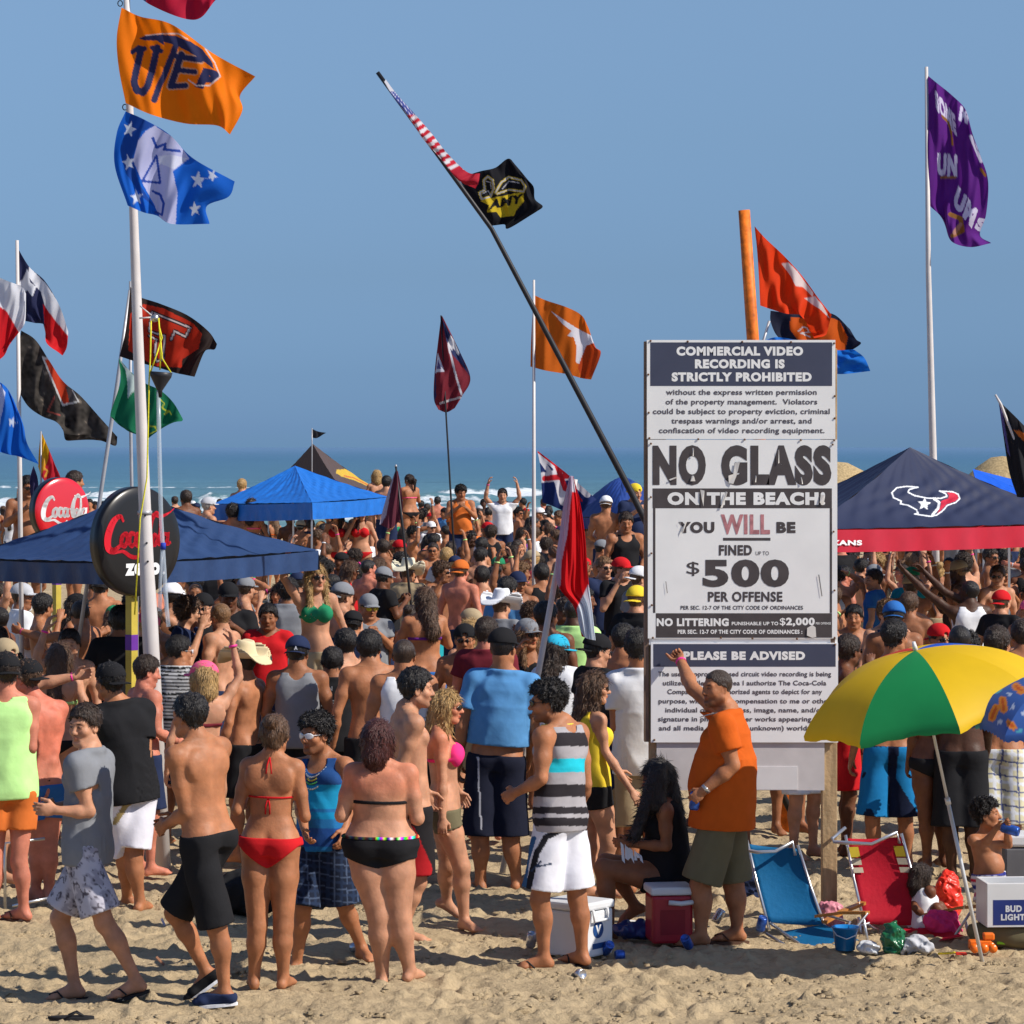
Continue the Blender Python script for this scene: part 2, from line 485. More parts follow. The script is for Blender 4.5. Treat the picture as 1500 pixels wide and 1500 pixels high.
def build_prims(J, fem=False, fat=0.0, bust=1.0, size=1.0, mus=1.0, detail=True, smile=False, fingers=True):
    """J: joints in the person's own metres, z up; returns the primitives of one continuous body"""
    P = Prims(); S = size
    F = frame(J.get('yaw', 0)); Fs = frame(J.get('syaw', J.get('yaw', 0)))
    neck = v3(J['neck']); pel = v3(J['pel'])
    ax = neck - pel; Ln = np.linalg.norm(ax); up = ax / Ln
    def ortho(Fm):
        f = Fm[:, 1] - up * (Fm[:, 1] @ up); f = unit(f); r = np.cross(f, up); return r, f
    r0, f0 = ortho(F); r1, f1 = ortho(Fs)
    T = np.array(TORSO_F if fem else TORSO_M)
    T[:, 1:] *= S
    fatc = np.interp(T[:, 0], [0, .2, .45, .8, 1], [.9, 1.0, 1.15, .75, .5])
    T[:, 1] *= 1 + fat * .42 * fatc; T[:, 2] *= 1 + fat * .75 * fatc * (T[:, 0] < .7) + fat * .4 * (T[:, 0] >= .7); T[:, 3] *= 1 + fat * .40 * fatc
    p0 = pel - up * .03 * S
    P.spine(p0, neck, r0, r1, f0, T, k=.03 * S, tg='torso')
    def tp(t, x=0, y=0):
        """point on the torso: t along, x right, y front"""
        r = r0 + (r1 - r0) * t; f = f0 + (f1 - f0) * t
        return p0 + (neck - p0) * t + unit(r) * x * S + unit(f) * y * S
    FT = np.stack([unit(r0 + r1), unit(f0 + f1), up], 1)
    F0 = np.stack([r0, f0, up], 1); F1 = np.stack([r1, f1, up], 1)
    fm = 1 + fat * .3
    sw = (.150 if fem else .178) + fat * .028; hw = .088 + fat * .012
    # chest, belly, back
    if fem:
        for sx in (-1, 1): P.ell(tp(.70, sx * .070, .088 + fat * .04), v3((.064, .050, .060)) * S * bust * (1 + fat * .3), FT, .045 * S, 'bust')
    else:
        for sx in (-1, 1): P.ell(tp(.76, sx * .075, .070 + fat * .045), v3((.082, .045 + fat * .02, .055)) * S, FT, .03 * S, 'torso')
    if fat > .2: P.ell(tp(.34, 0, .07 + fat * .06), v3((.13 + fat * .03, .10 + fat * .03, .14)) * S, FT, .05 * S, 'torso')
    for sx in (-1, 1):
        P.ell(tp(.80, sx * .088, -.075), v3((.070, .034, .085)) * S, FT, .03 * S, 'torso')       # shoulder blades
        P.ell(tp(.085, sx * .074 * (1 + fat * .2), (-.052 if fem else -.046) - fat * .02), v3((.082 + (.010 if fem else 0) + fat * .02, .076 + fat * .02, .090)) * S, F0, .03 * S, 'glute')
        P.cap(tp(1.06, sx * .02, -.02), tp(.95, sx * (sw - .035), -.012), .040 * S, .036 * S, .045 * S, 'neck')
    if detail:
        P.cap(tp(.16, 0, -.125 - fat * .035), tp(.86, 0, -.128 - fat * .03), .012 * S, .010 * S, .030 * S, 'torso', '-')
        if fem or fat > 0: P.cap(tp(-.05, 0, -.19 - fat * .03), tp(.13, 0, -.165 - fat * .03), .012 * S, .006 * S, .012 * S, 'glute', '-')
    # neck and head
    hc = v3(J['head']); hs = J.get('hs', S); hF = frame(J.get('hyaw', J.get('yaw', 0)), J.get('hpitch', 0), J.get('hroll', 0))
    nb = hc + hF @ (v3((0, -.022, -.055)) * hs)
    P.cap(tp(.97, 0, -.005), nb, (.050 if fem else .062) * S * (1 + fat * .25), (.046 if fem else .058) * S * (1 + fat * .3), .035 * S, 'neck')
    if fat > .2: P.ell(hc + hF @ (v3((0, .03, -.105)) * hs), v3((.045, .045, .03)) * hs, hF, .03 * S, 'neck')
    head_prims(P, hc, hF, hs, fem, fat, smile, detail)
    info = {'hc': hc, 'hF': hF, 'hs': hs, 'tp': tp, 'FT': FT, 'F0': F0, 'F1': F1, 'up': up, 'neck': neck, 'pel': pel, 'S': S, 'Ln': Ln, 'hands': {}, 'sh': {}, 'hip': {}, 'feet': {}}
    af = (.86 if fem else 1.0) * (1 + fat * .38)
    for side, sx in (('l', -1), ('r', 1)):
        sh = tp(.905, sx * sw, 0.0) if side + 's' not in J else v3(J[side + 's'])
        el = v3(J[side + 'e']); wr = v3(J[side + 'w'])
        info['sh'][side] = sh
        P.ell(sh + up * .004, v3((.058, .062, .062)) * S * af * mus, F1, .04 * S, 'arm')
        mid = sh * .5 + el * .5
        P.cap(sh, mid, .050 * S * af, .046 * S * af * mus, .025 * S, 'arm')
        P.cap(mid, el - unit(el - mid) * .02, .046 * S * af * mus, .038 * S * af, .02 * S, 'arm')
        m2 = el * .68 + wr * .32
        P.cap(el, m2, .037 * S * af, .040 * S * af, .02 * S, 'fore')
        P.cap(m2, wr, .040 * S * af, .0255 * S * af, .02 * S, 'fore')
        hd = J.get(side + 'h', {})
        dr = unit(hd.get('dir', wr - el)); fore = unit(wr - el)
        nrm = v3(hd.get('n', -sx * F1[:, 0])); nrm = unit(nrm - dr * (nrm @ dr)); lat = np.cross(nrm, dr)   # palm faces nrm
        cu = hd.get('curl', .45); H = S * (.90 if fem else 1.0) * hd.get('s', 1.0)
        thumb = lat * (1 if (lat @ (Fs[:, 1] + v3((0, 0, .8)))) > 0 else -1)
        pc = wr + dr * .048 * H
        Fh = np.stack([thumb, dr, nrm], 1)
        P.cap(wr, wr + dr * .03 * H, .026 * H, .024 * H, .012, 'hand', flat=(nrm, .72))
        P.ell(pc + dr * .006 * H, v3((.040, .048, .0165)) * H, Fh, .012, 'hand')
        if fingers:
            for fi, (off, ln) in enumerate(((.028, .072), (.009, .080), (-.010, .075), (-.029, .060))):
                b = pc + dr * (.038 - abs(fi - 1.3) * .003) * H + thumb * off * H
                p = b; ang = 0
                segs = (.45, .32, .25)
                for si, sg in enumerate(segs):
                    ang += cu * (1.15 if si else .75) + fi * .04
                    d = dr * math.cos(ang) + nrm * math.sin(ang) + thumb * off * .9
                    if hd.get('point') and fi == 0: d = dr
                    p2 = p + unit(d) * ln * sg * H
                    P.cap(p, p2, (.0098 - si * .0007) * H, (.0090 - si * .0008) * H, .004, 'hand')
                    p = p2
            t0 = wr + dr * .022 * H + thumb * .022 * H + nrm * .006 * H
            d1 = unit(dr * .75 + thumb * .75 + nrm * (.25 + cu * .3)); t1 = t0 + d1 * .042 * H
            d2 = unit(dr * .95 + thumb * .15 + nrm * (.25 + cu * .6)); t2 = t1 + d2 * .030 * H
            P.cap(t0, t1, .015 * H, .0115 * H, .010, 'hand'); P.cap(t1, t2, .0112 * H, .0095 * H, .006, 'hand'); P.cap(t2, t2 + unit(d2 + nrm * cu * .5) * .022 * H, .0098 * H, .0082 * H, .004, 'hand')
        else:
            P.ell(pc + dr * .055 * H + nrm * .018 * H, v3((.036, .040, .016)) * H, Fh, .015, 'hand')
        info['hands'][side] = (pc, dr, nrm, thumb, wr)
        # leg
        hip = tp(.055, sx * hw, -.002); kn = v3(J[side + 'k']); an = v3(J[side + 'a']); info['hip'][side] = hip
        lf = (1.06 if fem else 1.0) * (1 + fat * .38)
        fd = unit(J[side + 'f']) if side + 'f' in J else F[:, 1]
        leg = unit(an - hip)
        m = hip * .62 + kn * .38
        P.cap(hip, m, .088 * S * lf, .080 * S * lf, .03 * S, 'leg'); P.cap(m, kn, .080 * S * lf, .054 * S * lf, .03 * S, 'leg')
        sf = unit(fd - leg * (fd @ leg)) if abs(fd @ leg) < .95 else F[:, 1]
        P.ell(kn + sf * .014 * S, v3((.040, .036, .048)) * S * (1 + fat * .3), F, .03 * S, 'leg')
        c2 = kn * .68 + an * .32
        P.cap(kn, c2, .050 * S * lf, .050 * S * lf, .03 * S, 'leg'); P.cap(c2 - sf * .008 * S, an, .050 * S * lf, .033 * S * (1 + fat * .2), .03 * S, 'leg')
        cm = kn * .70 + an * .30 - sf * .022 * S
        sh_ = unit(an - kn); rr = unit(np.cross(sh_, sf)); Fc = np.stack([rr, np.cross(rr, sh_) * -1, sh_], 1)
        P.ell(cm, v3((.049, .043, .10)) * S * (1 + fat * .35), Fc, .03 * S, 'leg')
        dn = J.get(side + 'dn'); dn = unit(dn) if dn is not None else (v3((0, 0, -1)) if abs(fd[2]) < .3 else unit(np.cross(np.cross(fd, v3((0, 0, -1))), fd)))
        heel = an - fd * .032 * S + dn * .045 * S; ball = an + fd * .125 * S + dn * .052 * S; tip = ball + fd * .035 * S
        P.ell(heel, v3((.031, .031, .031)) * S, None, .02 * S, 'foot')
        P.cap(an + dn * .01 * S, ball - dn * .006 * S, .034 * S, .026 * S, .03 * S, 'foot')
        P.cap(heel, ball + dn * .002, .026 * S, .024 * S, .02 * S, 'foot')
        lt = unit(np.cross(fd, dn)) * (1 if np.cross(fd, dn) @ F[:, 0] > 0 else -1) * sx
        Ff = np.stack([unit(np.cross(fd, dn)), fd, dn], 1)
        P.ell(ball, v3((.045, .032, .020)) * S, Ff, .015 * S, 'foot')
        if detail:
            for ti, (o, ln, rr_) in enumerate(((-.028, .040, .0135), (-.008, .038, .010), (.007, .033, .0095), (.021, .027, .009), (.033, .020, .0085))):
                b = ball + lt * o * S + fd * .012 * S
                P.cap(b, b + fd * ln * S + dn * .006 * S, rr_ * S, rr_ * S * .85, .005, 'foot')
        info['feet'][side] = (an, fd, dn, heel, ball, lt)
    return P, info

def region_mask(F1, F2): return np.maximum(F1, F2)

def body_mesh(P, info, h=.012, hh=.0055, hd=.0045, fine=True, colf=None, cut=None):
    lo, hi = P.bbox(); lo -= .03; hi += .03
    D, ax = P.grid(lo, hi, h)
    V, Q = polygonise(D, ax)
    parts = []
    boxes = []
    if fine:
        hc, hs = info['hc'], info['hs']
        boxes.append((hc - v3((.15, .15, .128)) * hs, hc + v3((.15, .15, .15)) * hs, hh))
        for sd_ in ('l', 'r'):
            pc, dr, nrm, th, wr = info['hands'][sd_]
            c = pc + dr * .042; boxes.append((c - .098, c + .098, hd))
        qc = V[Q].mean(1); keep = np.ones(len(Q), bool)
        for a, b, _ in boxes: keep &= ~((qc > a + h * .8).all(1) & (qc < b - h * .8).all(1))
        Q = Q[keep]
    parts.append((V, Q))
    for a, b, hv in boxes:
        D2, ax2 = P.grid(a, b, hv)
        V2, Q2 = polygonise(D2, ax2)
        if len(Q2): parts.append((V2, Q2))
    V, Q = merge(parts)
    used = np.zeros(len(V), bool); used[Q.ravel()] = True
    remap = np.cumsum(used) - 1
    return V[used], remap[Q]

def wear(P, info, region, lo, hi, h=.010, off=.006, tags=('torso', 'neck', 'arm', 'leg', 'glute', 'bust'), extra=None, wr=.0025, wf=26, seed=1, drop_inside=True, kmul=1.0):
    """cloth that follows the body: the body grown by off, cut to a region (negative = inside)"""
    D, ax = P.grid(lo, hi, h, tags=tags, inflate=off, margin=.05 + off, kmul=kmul)
    X = ax[0][:, None, None]; Y = ax[1][None, :, None]; Z = ax[2][None, None, :]
    if extra is not None:
        for fn, k in extra:
            d = fn(X, Y, Z); hh = np.maximum(k - np.abs(D - d), 0) / k
            D = np.minimum(D, d) - hh * hh * k * .25
    raw = D + off - .003
    wr *= min(1.0, info['S'])
    if wr > 0: D = D + wr * wob(X, Y, Z, wf, seed, 6, (1, 1, .35)) + wr * .9 * np.abs(wob(X, Y, Z, wf * 1.2, seed + 9, 3, (1, 1, .45))) - wr * .4 + wr * .10 * wob(X, Y, Z, wf * 3.4, seed + 4, 5, (1, 1, .4))
    D = np.maximum(np.minimum(D, raw), region(X, Y, Z))
    return polygonise(D.astype(np.float32), ax)

def plane(p, n):
    p = v3(p); n = unit(n)
    return lambda X, Y, Z: (X - p[0]) * n[0] + (Y - p[1]) * n[1] + (Z - p[2]) * n[2]

def capf(a, b, ra, rb):
    P = Prims().cap(a, b, ra, rb); return P.L[0][0]

# --- garments: each returns V, Q in the person's own metres
def tshirt(P, info, fat=0.0, hem=0.0, sleeve=.52, loose=.016, h=.010, seed=1, crop=None, fem=False):
    S = info['S']; tp = info['tp']; up = info['up']
    T = np.array(TORSO_M) if not fem else np.array(TORSO_F)
    hemt = hem
    p0 = tp(hemt - .02); p1 = tp(.80)
    w = (.168 + fat * .065) * S + loose; df = (.118 + fat * .11) * S + loose; db = (.122 + fat * .085) * S + loose
    hang = Prims().spine(p0, p1, info['F0'][:, 0], info['F1'][:, 0], info['F0'][:, 1],
        [(0, w, df, db), (.5, w * .97, df, db), (.78, w * .92, df * .9, db * .95), (1, w * .60, df * .55, db * .6)], k=.04).L[0][0]
    sl = {}
    ex = [(hang, .05)]
    for sd_ in ('l', 'r'):
        a = info['sh'][sd_]; el = info['_J'][sd_ + 'e']; e2 = a + (v3(el) - a) * (sleeve + .12)
        ex.append((capf(a - up * .005, e2, .066 * S * (1 + fat * .35), .066 * S * (1 + fat * .3), ), .03))
        sl[sd_] = (a, unit(v3(el) - a), np.linalg.norm(v3(el) - a) * sleeve)
    nk = info['tp'](1.055, 0, .022)
    hp = plane(tp(hemt), -up)
    def reg(X, Y, Z):
        d = hp(X, Y, Z)
        nv = (X - nk[0]) * up[0] + (Y - nk[1]) * up[1] + (Z - nk[2]) * up[2]; fv = (X - nk[0]) * info['F1'][0, 1] + (Y - nk[1]) * info['F1'][1, 1]
        d = np.maximum(d, nv + .012 * S + .35 * np.clip(fv, -.05, .12))
        d = np.maximum(d, (.078 * S * (1 + fat * .2)) - np.sqrt((X - nk[0]) ** 2 + (Y - nk[1]) ** 2 + ((Z - nk[2]) * .9) ** 2))
        for sd_ in ('l', 'r'):
            a, dr, ln = sl[sd_]
            t = (X - a[0]) * dr[0] + (Y - a[1]) * dr[1] + (Z - a[2]) * dr[2]
            r = np.sqrt(np.maximum((X - a[0] - dr[0] * t) ** 2 + (Y - a[1] - dr[1] * t) ** 2 + (Z - a[2] - dr[2] * t) ** 2, 0))
            lim = t - ln
            lim = np.where(r < .10 * S * (1 + fat * .3), lim, -1)
            # only cut what lies outside the torso
            d = np.maximum(d, np.where(hang(X, Y, Z) > .012, lim, -1))
        return d
    lo, hi = P.bbox(('torso', 'arm', 'bust')); lo -= .06; hi += .06
    lo[2] = max(lo[2], tp(hemt)[2] - .08)
    return wear(P, info, reg, lo, hi, h, loose * .6, ('torso', 'neck', 'arm', 'bust', 'glute') if hem < .15 else ('torso', 'neck', 'arm', 'bust'), ex, wr=.0075, wf=22, seed=seed)

def tank(P, info, fat=0.0, hem=0.0, loose=.012, h=.010, seed=1, scoop=.075, fem=False, strap=.085):
    S = info['S']; tp = info['tp']; up = info['up']; FT = info['FT']
    w = ((.142 if fem else .160) + fat * .06) * S + loose; df = ((.105 if fem else .112) + fat * .10) * S + loose; db = (.112 + fat * .03) * S + loose
    hang = Prims().spine(tp(hem - .02), tp(.78), info['F0'][:, 0], info['F1'][:, 0], info['F0'][:, 1],
        [(0, w * (1.08 if fem else 1), df, db), (.5, w * (.92 if fem else .97), df, db), (.8, w * .9, df * .85, db * .92), (1, w * .6, df * .6, db * .6)], k=.04).L[0][0]
    hp = plane(tp(hem), -up)
    nf = tp(.98, 0, .09); nb = tp(1.02, 0, -.06); nt = tp(1.01)
    def reg(X, Y, Z):
        d = hp(X, Y, Z)
        nv = (X - nt[0]) * up[0] + (Y - nt[1]) * up[1] + (Z - nt[2]) * up[2]
        d = np.maximum(d, nv)
        d = np.maximum(d, scoop * S - np.sqrt((X - nf[0]) ** 2 + (Y - nf[1]) ** 2 + (Z - nf[2]) ** 2))
        d = np.maximum(d, scoop * .85 * S - np.sqrt((X - nb[0]) ** 2 + (Y - nb[1]) ** 2 + (Z - nb[2]) ** 2))
        for sd_, sx in (('l', -1), ('r', 1)):
            a = info['sh'][sd_] + FT[:, 0] * sx * .012 * S
            q = v3(info['tp'](.66, sx * .26, 0))
            seg = Prims().cap(a + up * .03, q, strap * S, strap * 1.05 * S).L[0][0]
            d = np.maximum(d, -seg(X, Y, Z))
        return d
    lo, hi = P.bbox(('torso', 'bust')); lo -= .05; hi += .05
    lo[2] = tp(hem)[2] - .06
    return wear(P, info, reg, lo, hi, h, loose * .55, ('torso', 'neck', 'bust', 'glute') if hem < .15 else ('torso', 'neck', 'bust'), [(hang, .05)], wr=.0065, wf=22, seed=seed)

def shorts(P, info, fat=0.0, length=1.0, loose=.020, h=.010, seed=2, waist=.155, flare=.022):
    """length: how far down hip -> knee the hem hangs (1 = at the knee)"""
    S = info['S']; tp = info['tp']; up = info['up']
    ex = []; cuts = []
    for sd_ in ('l', 'r'):
        hip = info['hip'][sd_]; kn = v3(info['_J'][sd_ + 'k']); d = unit(kn - hip); ln = np.linalg.norm(kn - hip)
        end = hip + d * ln * (length + .25)
        ex.append((capf(hip + d * .03, end, (.086 + fat * .035) * S + loose * .35, (.078 + fat * .03) * S + loose * .5 + flare), .035))
        cuts.append((hip, d, ln * length))
    wp = plane(tp(waist), up)
    def reg(X, Y, Z):
        d = wp(X, Y, Z)
        ls = []
        for a, dr, ln in cuts:
            t = (X - a[0]) * dr[0] + (Y - a[1]) * dr[1] + (Z - a[2]) * dr[2]
            r = np.sqrt(np.maximum((X - a[0] - dr[0] * t) ** 2 + (Y - a[1] - dr[1] * t) ** 2 + (Z - a[2] - dr[2] * t) ** 2, 0))
            ls.append((t - ln, r))
        near = np.where(ls[0][1] < ls[1][1], ls[0][0], ls[1][0])
        return np.maximum(d, near)
    lo, hi = P.bbox(('leg', 'glute')); hi[2] = tp(waist)[2] + .06
    pts = [info['hip'][q] for q in 'lr'] + [a + dr * ln for a, dr, ln in cuts]
    lo = np.minimum(lo, np.min(pts, 0)) ; lo2 = np.min([p[2] for p in pts]) - .10
    lo = lo - .09; lo[2] = lo2; hi[:2] += .09
    return wear(P, info, reg, lo, hi, h, .008, ('torso', 'glute', 'leg'), ex, wr=.0075, wf=19, seed=seed)

def trunks(P, info, h=.007, top=.13, legcut=.045, off=.006, seed=3, side=.0):
    """close bikini bottom"""
    S = info['S']; tp = info['tp']; up = info['up']; F0 = info['F0']
    wp = plane(tp(top), up)
    c = tp(.0)
    def reg(X, Y, Z):
        d = wp(X, Y, Z)
        x = (X - c[0]) * F0[0, 0] + (Y - c[1]) * F0[1, 0] + (Z - c[2]) * F0[2, 0]
        z = (X - c[0]) * up[0] + (Y - c[1]) * up[1] + (Z - c[2]) * up[2]
        lim = (legcut + side * S * np.clip(np.abs(x) / (.16 * S), 0, 1.2) ** 1.2) - z - .06 * S
        return np.maximum(d, lim)
    lo, hi = P.bbox(('glute', 'leg')); z1 = tp(top)[2] + .03; lo = lo - .03; hi = hi + .03; hi[2] = z1; lo[2] = c[2] - .16
    return wear(P, info, reg, lo, hi, h, off, ('torso', 'glute', 'leg'), None, wr=.0006, wf=40, seed=seed)

def band(P, info, t, half=.012, h=.006, off=.005, cups=False, tags=('torso', 'bust')):
    S = info['S']; tp = info['tp']; up = info['up']; FT = info['FT']
    c = tp(t)
    cp = [tp(.70, sx * .070, .10) for sx in (-1, 1)]
    n0 = tp(1.03, 0, -.04)
    def reg(X, Y, Z):
        z = (X - c[0]) * up[0] + (Y - c[1]) * up[1] + (Z - c[2]) * up[2]
        d = np.abs(z) - half
        if cups:
            y = (X - c[0]) * FT[0, 1] + (Y - c[1]) * FT[1, 1] + (Z - c[2]) * FT[2, 1]
            for q in cp:
                e = np.sqrt((X - q[0]) ** 2 + (Y - q[1]) ** 2 + (Z - q[2]) ** 2) - .082 * S
                d = np.minimum(d, np.maximum(e, -y))
                d = np.minimum(d, capf(q + up * .05, n0 + unit(q - c - up * ((q - c) @ up)) * 0, .012, .010)(X, Y, Z))
        return d
    lo, hi = P.bbox(('torso', 'bust')); lo = lo - .03; hi = hi + .03
    if not cups: lo[2] = c[2] - .08; hi[2] = c[2] + .08
    else: lo[2] = c[2] - .12
    return wear(P, info, reg, lo, hi, h, off, tags if not cups else tags + ('neck',), None, wr=0)

def necklace(info, r=.006, drop=.12, n=30, width=.085, fat=0.0):
    tp = info['tp']; m = MB(); pts = []
    for i in range(n + 1):
        a = 2 * math.pi * i / n
        x = math.sin(a) * width; f = math.cos(a)
        y = (.128 + fat * .08) * (f * .5 + .5) ** .8 - .075 * (1 - (f * .5 + .5)); t = 1.03 - (drop / info['Ln']) * max(0, f * .6 + .4) ** 1.5
        pts.append(tp(t, x, y))
    return pts

# --- hair, hats and glasses: head metres (x right, y front, z up), shared by everyone
HEADFIELD = {}
def head_field(fem):
    if fem in HEADFIELD: return HEADFIELD[fem]
    P = Prims(); head_prims(P, v3((0, 0, 0)), np.eye(3), 1.0, fem, 0, False, False)
    P.cap((0, -.02, -.05), (0, -.035, -.16), .052, .055, .03, 'head')
    HEADFIELD[fem] = P
    return P

def head_gear(kind, h=.006, seed=0):
    """hair / hat meshes in head space"""
    fem = kind.startswith('long') or kind in ('bun', 'ponytail', 'bob')
    P = head_field(fem)
    lo = v3((-.17, -.22, -.42 if fem else -.16)); hi = v3((.17, .22, .20))
    if kind.startswith('cap') or kind == 'cowboy' or kind == 'shades' or kind == 'visor': lo = v3((-.24, -.24, -.10)); hi = v3((.24, .24, .22))
    if kind == 'cowboy': lo = v3((-.26, -.26, -.05))
    Q = Prims()
    thick = {'buzz': .004, 'short': .013, 'messy': .018, 'curly': .020, 'crop': .007}.get(kind, .012)
    D, ax = P.grid(lo, hi, h, inflate=thick, margin=.06)
    X = ax[0][:, None, None]; Y = ax[1][None, :, None]; Z = ax[2][None, None, :]
    aX = np.abs(X)
    if kind in ('short', 'buzz', 'messy', 'curly', 'crop'):
        zb = np.interp(Y, [-.12, -.055, -.030, -.012, .018, .030, .048, .064, .10], [-.066, -.060, -.030, .018, .016, .004, .040, .064, .070])
        zb = zb + .004 * np.sin(X * 160) + .003 * np.sin(X * 410 + 1)
        if kind == 'buzz': zb = zb + .0
        n1 = wob(X, Y, Z, 150, 3 + seed, 6); n2 = wob(X, Y, Z, 330, 9 + seed, 6)
        amp = {'buzz': .0008, 'crop': .002, 'short': .0045, 'messy': .010, 'curly': .011}[kind]
        top = np.clip((Z - .03) / .08, 0, 1) * {'buzz': 0, 'crop': .004, 'short': .010, 'messy': .014, 'curly': .016}[kind]
        side = np.clip((.05 - Z) / .08, 0, 1) * thick * .70
        D = D - top + side + amp * n1 + amp * .45 * n2
        D = np.maximum(D, (zb - Z) * .9)
    elif fem:
        def add(fn, k):
            nonlocal D
            d = fn(X, Y, Z); q = np.maximum(k - np.abs(D - d), 0) / k
            D = np.minimum(D, d) - q * q * k * .25
        zb = np.interp(Y, [-.12, -.02, .03, .055, .10], [-.5 if kind != 'bun' else -.075, -.5 if kind not in ('bun', 'ponytail') else -.03, -.01, .050, .062])
        zb = zb + .003 * np.sin(X * 190)
        if kind in ('bun', 'ponytail'): zb = np.interp(Y, [-.12, -.05, -.02, .03, .05, .10], [-.078, -.07, -.015, .0, .045, .060])
        D = np.maximum(D, zb - Z)
        if kind == 'longstraight':
            add(capf((0, -.055, .0), (0, -.095, -.30), .082, .070), .03)
            for sx in (-1, 1): add(capf((sx * .062, -.01, .01), (sx * .070, -.045, -.24), .030, .028), .03)
        if kind == 'longwavy':
            add(capf((0, -.05, .0), (0, -.085, -.22), .090, .085), .03)
            for sx in (-1, 1): add(capf((sx * .068, .0, .01), (sx * .080, -.02, -.20), .034, .036), .03)
        if kind == 'longfront':
            add(capf((0, -.05, .0), (0, -.07, -.16), .085, .07), .03)
            for sx in (-1, 1): add(capf((sx * .066, .01, .01), (sx * .082, .055, -.30), .030, .026), .03)
        if kind == 'bob':
            add(capf((0, -.045, .01), (0, -.062, -.085), .096, .084), .03)
            for sx in (-1, 1): add(capf((sx * .064, .0, .0), (sx * .068, .005, -.10), .038, .030), .03)
        if kind == 'bun':
            add(Prims().ell((.025, -.118, .092), (.046, .042, .046)).L[0][0], .003)
            add(capf((.02, -.09, .0), (.03, -.075, -.06), .03, .018), .02)
        if kind == 'ponytail':
            add(capf((0, -.105, .045), (0, -.150, -.02), .026, .034), .02); add(capf((0, -.150, -.02), (0, -.125, -.20), .034, .016), .02)
        n1 = wob(X, Y, Z, 130, 5 + seed, 6, (1, 1, .22)); n2 = wob(X, Y, Z, 300, 7 + seed, 6, (1, 1, .15))
        a = .0045 if kind != 'longwavy' else .0080
        D = D + a * n1 + a * .6 * n2
    elif kind.startswith('cap'):
        D, ax = P.grid(lo, hi, h, inflate=.019, margin=.06)
        D = np.minimum(D, Prims().ell((0, -.014, .047), (.097, .116, .099)).L[0][0](X, Y, Z))
        D = np.maximum(D, (.036 - Z) + np.clip(-Y - .02, 0, 1) * .12)
        D = np.maximum(D, np.where(Y > 0, Y - .118, -1))
        seam = .0012 * (np.abs(np.sin(np.arctan2(X, Y + .014) * 3)) < .06) + 0 * Z
        D = D + seam
        # bill
        sgn = {'cap': 0, 'capback': 180, 'capside': 50}[kind]
        a = R(sgn); bx, by = math.sin(a), math.cos(a)
        u = X * bx + (Y + .012) * by; v = X * by - (Y + .012) * bx
        zc = .044 - .10 * np.clip(u - .07, 0, 1) - 2.4 * v * v + (0 if sgn == 0 else -.010)
        if sgn == 180: zc = zc - .020
        rim = np.sqrt(np.maximum((u - .085) / 1.05, -9) ** 2 + (v / 1.02) ** 2) - .082
        bill = np.maximum(np.maximum(rim, np.abs(Z - zc) - .0045), -(u - .06))
        D = np.minimum(D, bill)
        if sgn == 180 or sgn == 50:
            D = np.maximum(D, .022 - np.sqrt((X) ** 2 + ((Z - .052) * 1.3) ** 2 + np.minimum(0, Y - .04) ** 2 * 9)) if sgn == 180 else D
    elif kind == 'cowboy':
        r = np.sqrt((X / .90) ** 2 + ((Y + .01) / 1.06) ** 2)
        zb = .050 + 5.5 * np.clip(np.abs(X) - .08, 0, 1) ** 1.75 - .9 * np.clip(np.abs(Y + .01) - .11, 0, 1) ** 1.2 * 1.0
        brim = np.maximum(r - .195, np.abs(Z - zb) * .75 - .005)
        cr = Prims().cap((0, -.014, .04), (0, -.014, .125), .092, .074).L[0][0](X, Y, Z)
        cr = np.maximum(cr, .045 - Z)
        cr = np.maximum(cr, Z - (.172 - .04 * np.clip((Y + .014) / .09, -1, 1) * -.35))
        dent = Prims().cap((0, -.08, .19), (0, .06, .185), .022, .024).L[0][0](X, Y, Z)
        q = np.maximum(.03 - np.abs(cr + dent), 0) / .03
        cr = np.maximum(cr, -dent) + q * q * .03 * .25
        q = np.maximum(.012 - np.abs(cr - brim), 0) / .012
        D = np.minimum(cr, brim) - q * q * .012 * .25
    elif kind == 'shades':
        h_ = h
        D = np.full(D.shape, 1.0, dtype=np.float32)
        for sx in (-1, 1):
            fz = np.sqrt(((X - sx * .034) / .031) ** 2 + ((Z - .002) / .021) ** 2) - 1
            yc = .104 - 6.0 * X * X
            D = np.minimum(D, np.maximum(fz * .02, np.abs(Y - yc) - .0035))
            arm = Prims().cap((sx * .064, .080, .008), (sx * .083, -.02, .012), .0042, .0042).L[0][0](X, Y, Z)
            D = np.minimum(D, arm)
        br = Prims().cap((-.02, .105, .010), (.02, .105, .010), .0042, .0042).L[0][0](X, Y, Z); D = np.minimum(D, br)
    V, Qd = polygonise(D.astype(np.float32), ax)
    return V, Qd
GEAR = {}
TUFT = {'short': (2600, .017, .17), 'messy': (2600, .024, .45), 'curly': (3000, .016, .8), 'crop': (1200, .009, .25), 'longstraight': (3200, .060, .04), 'longwavy': (3400, .045, .13), 'longfront': (3400, .05, .08), 'bob': (2600, .040, .06), 'bun': (1800, .022, .08), 'ponytail': (2200, .030, .08)}
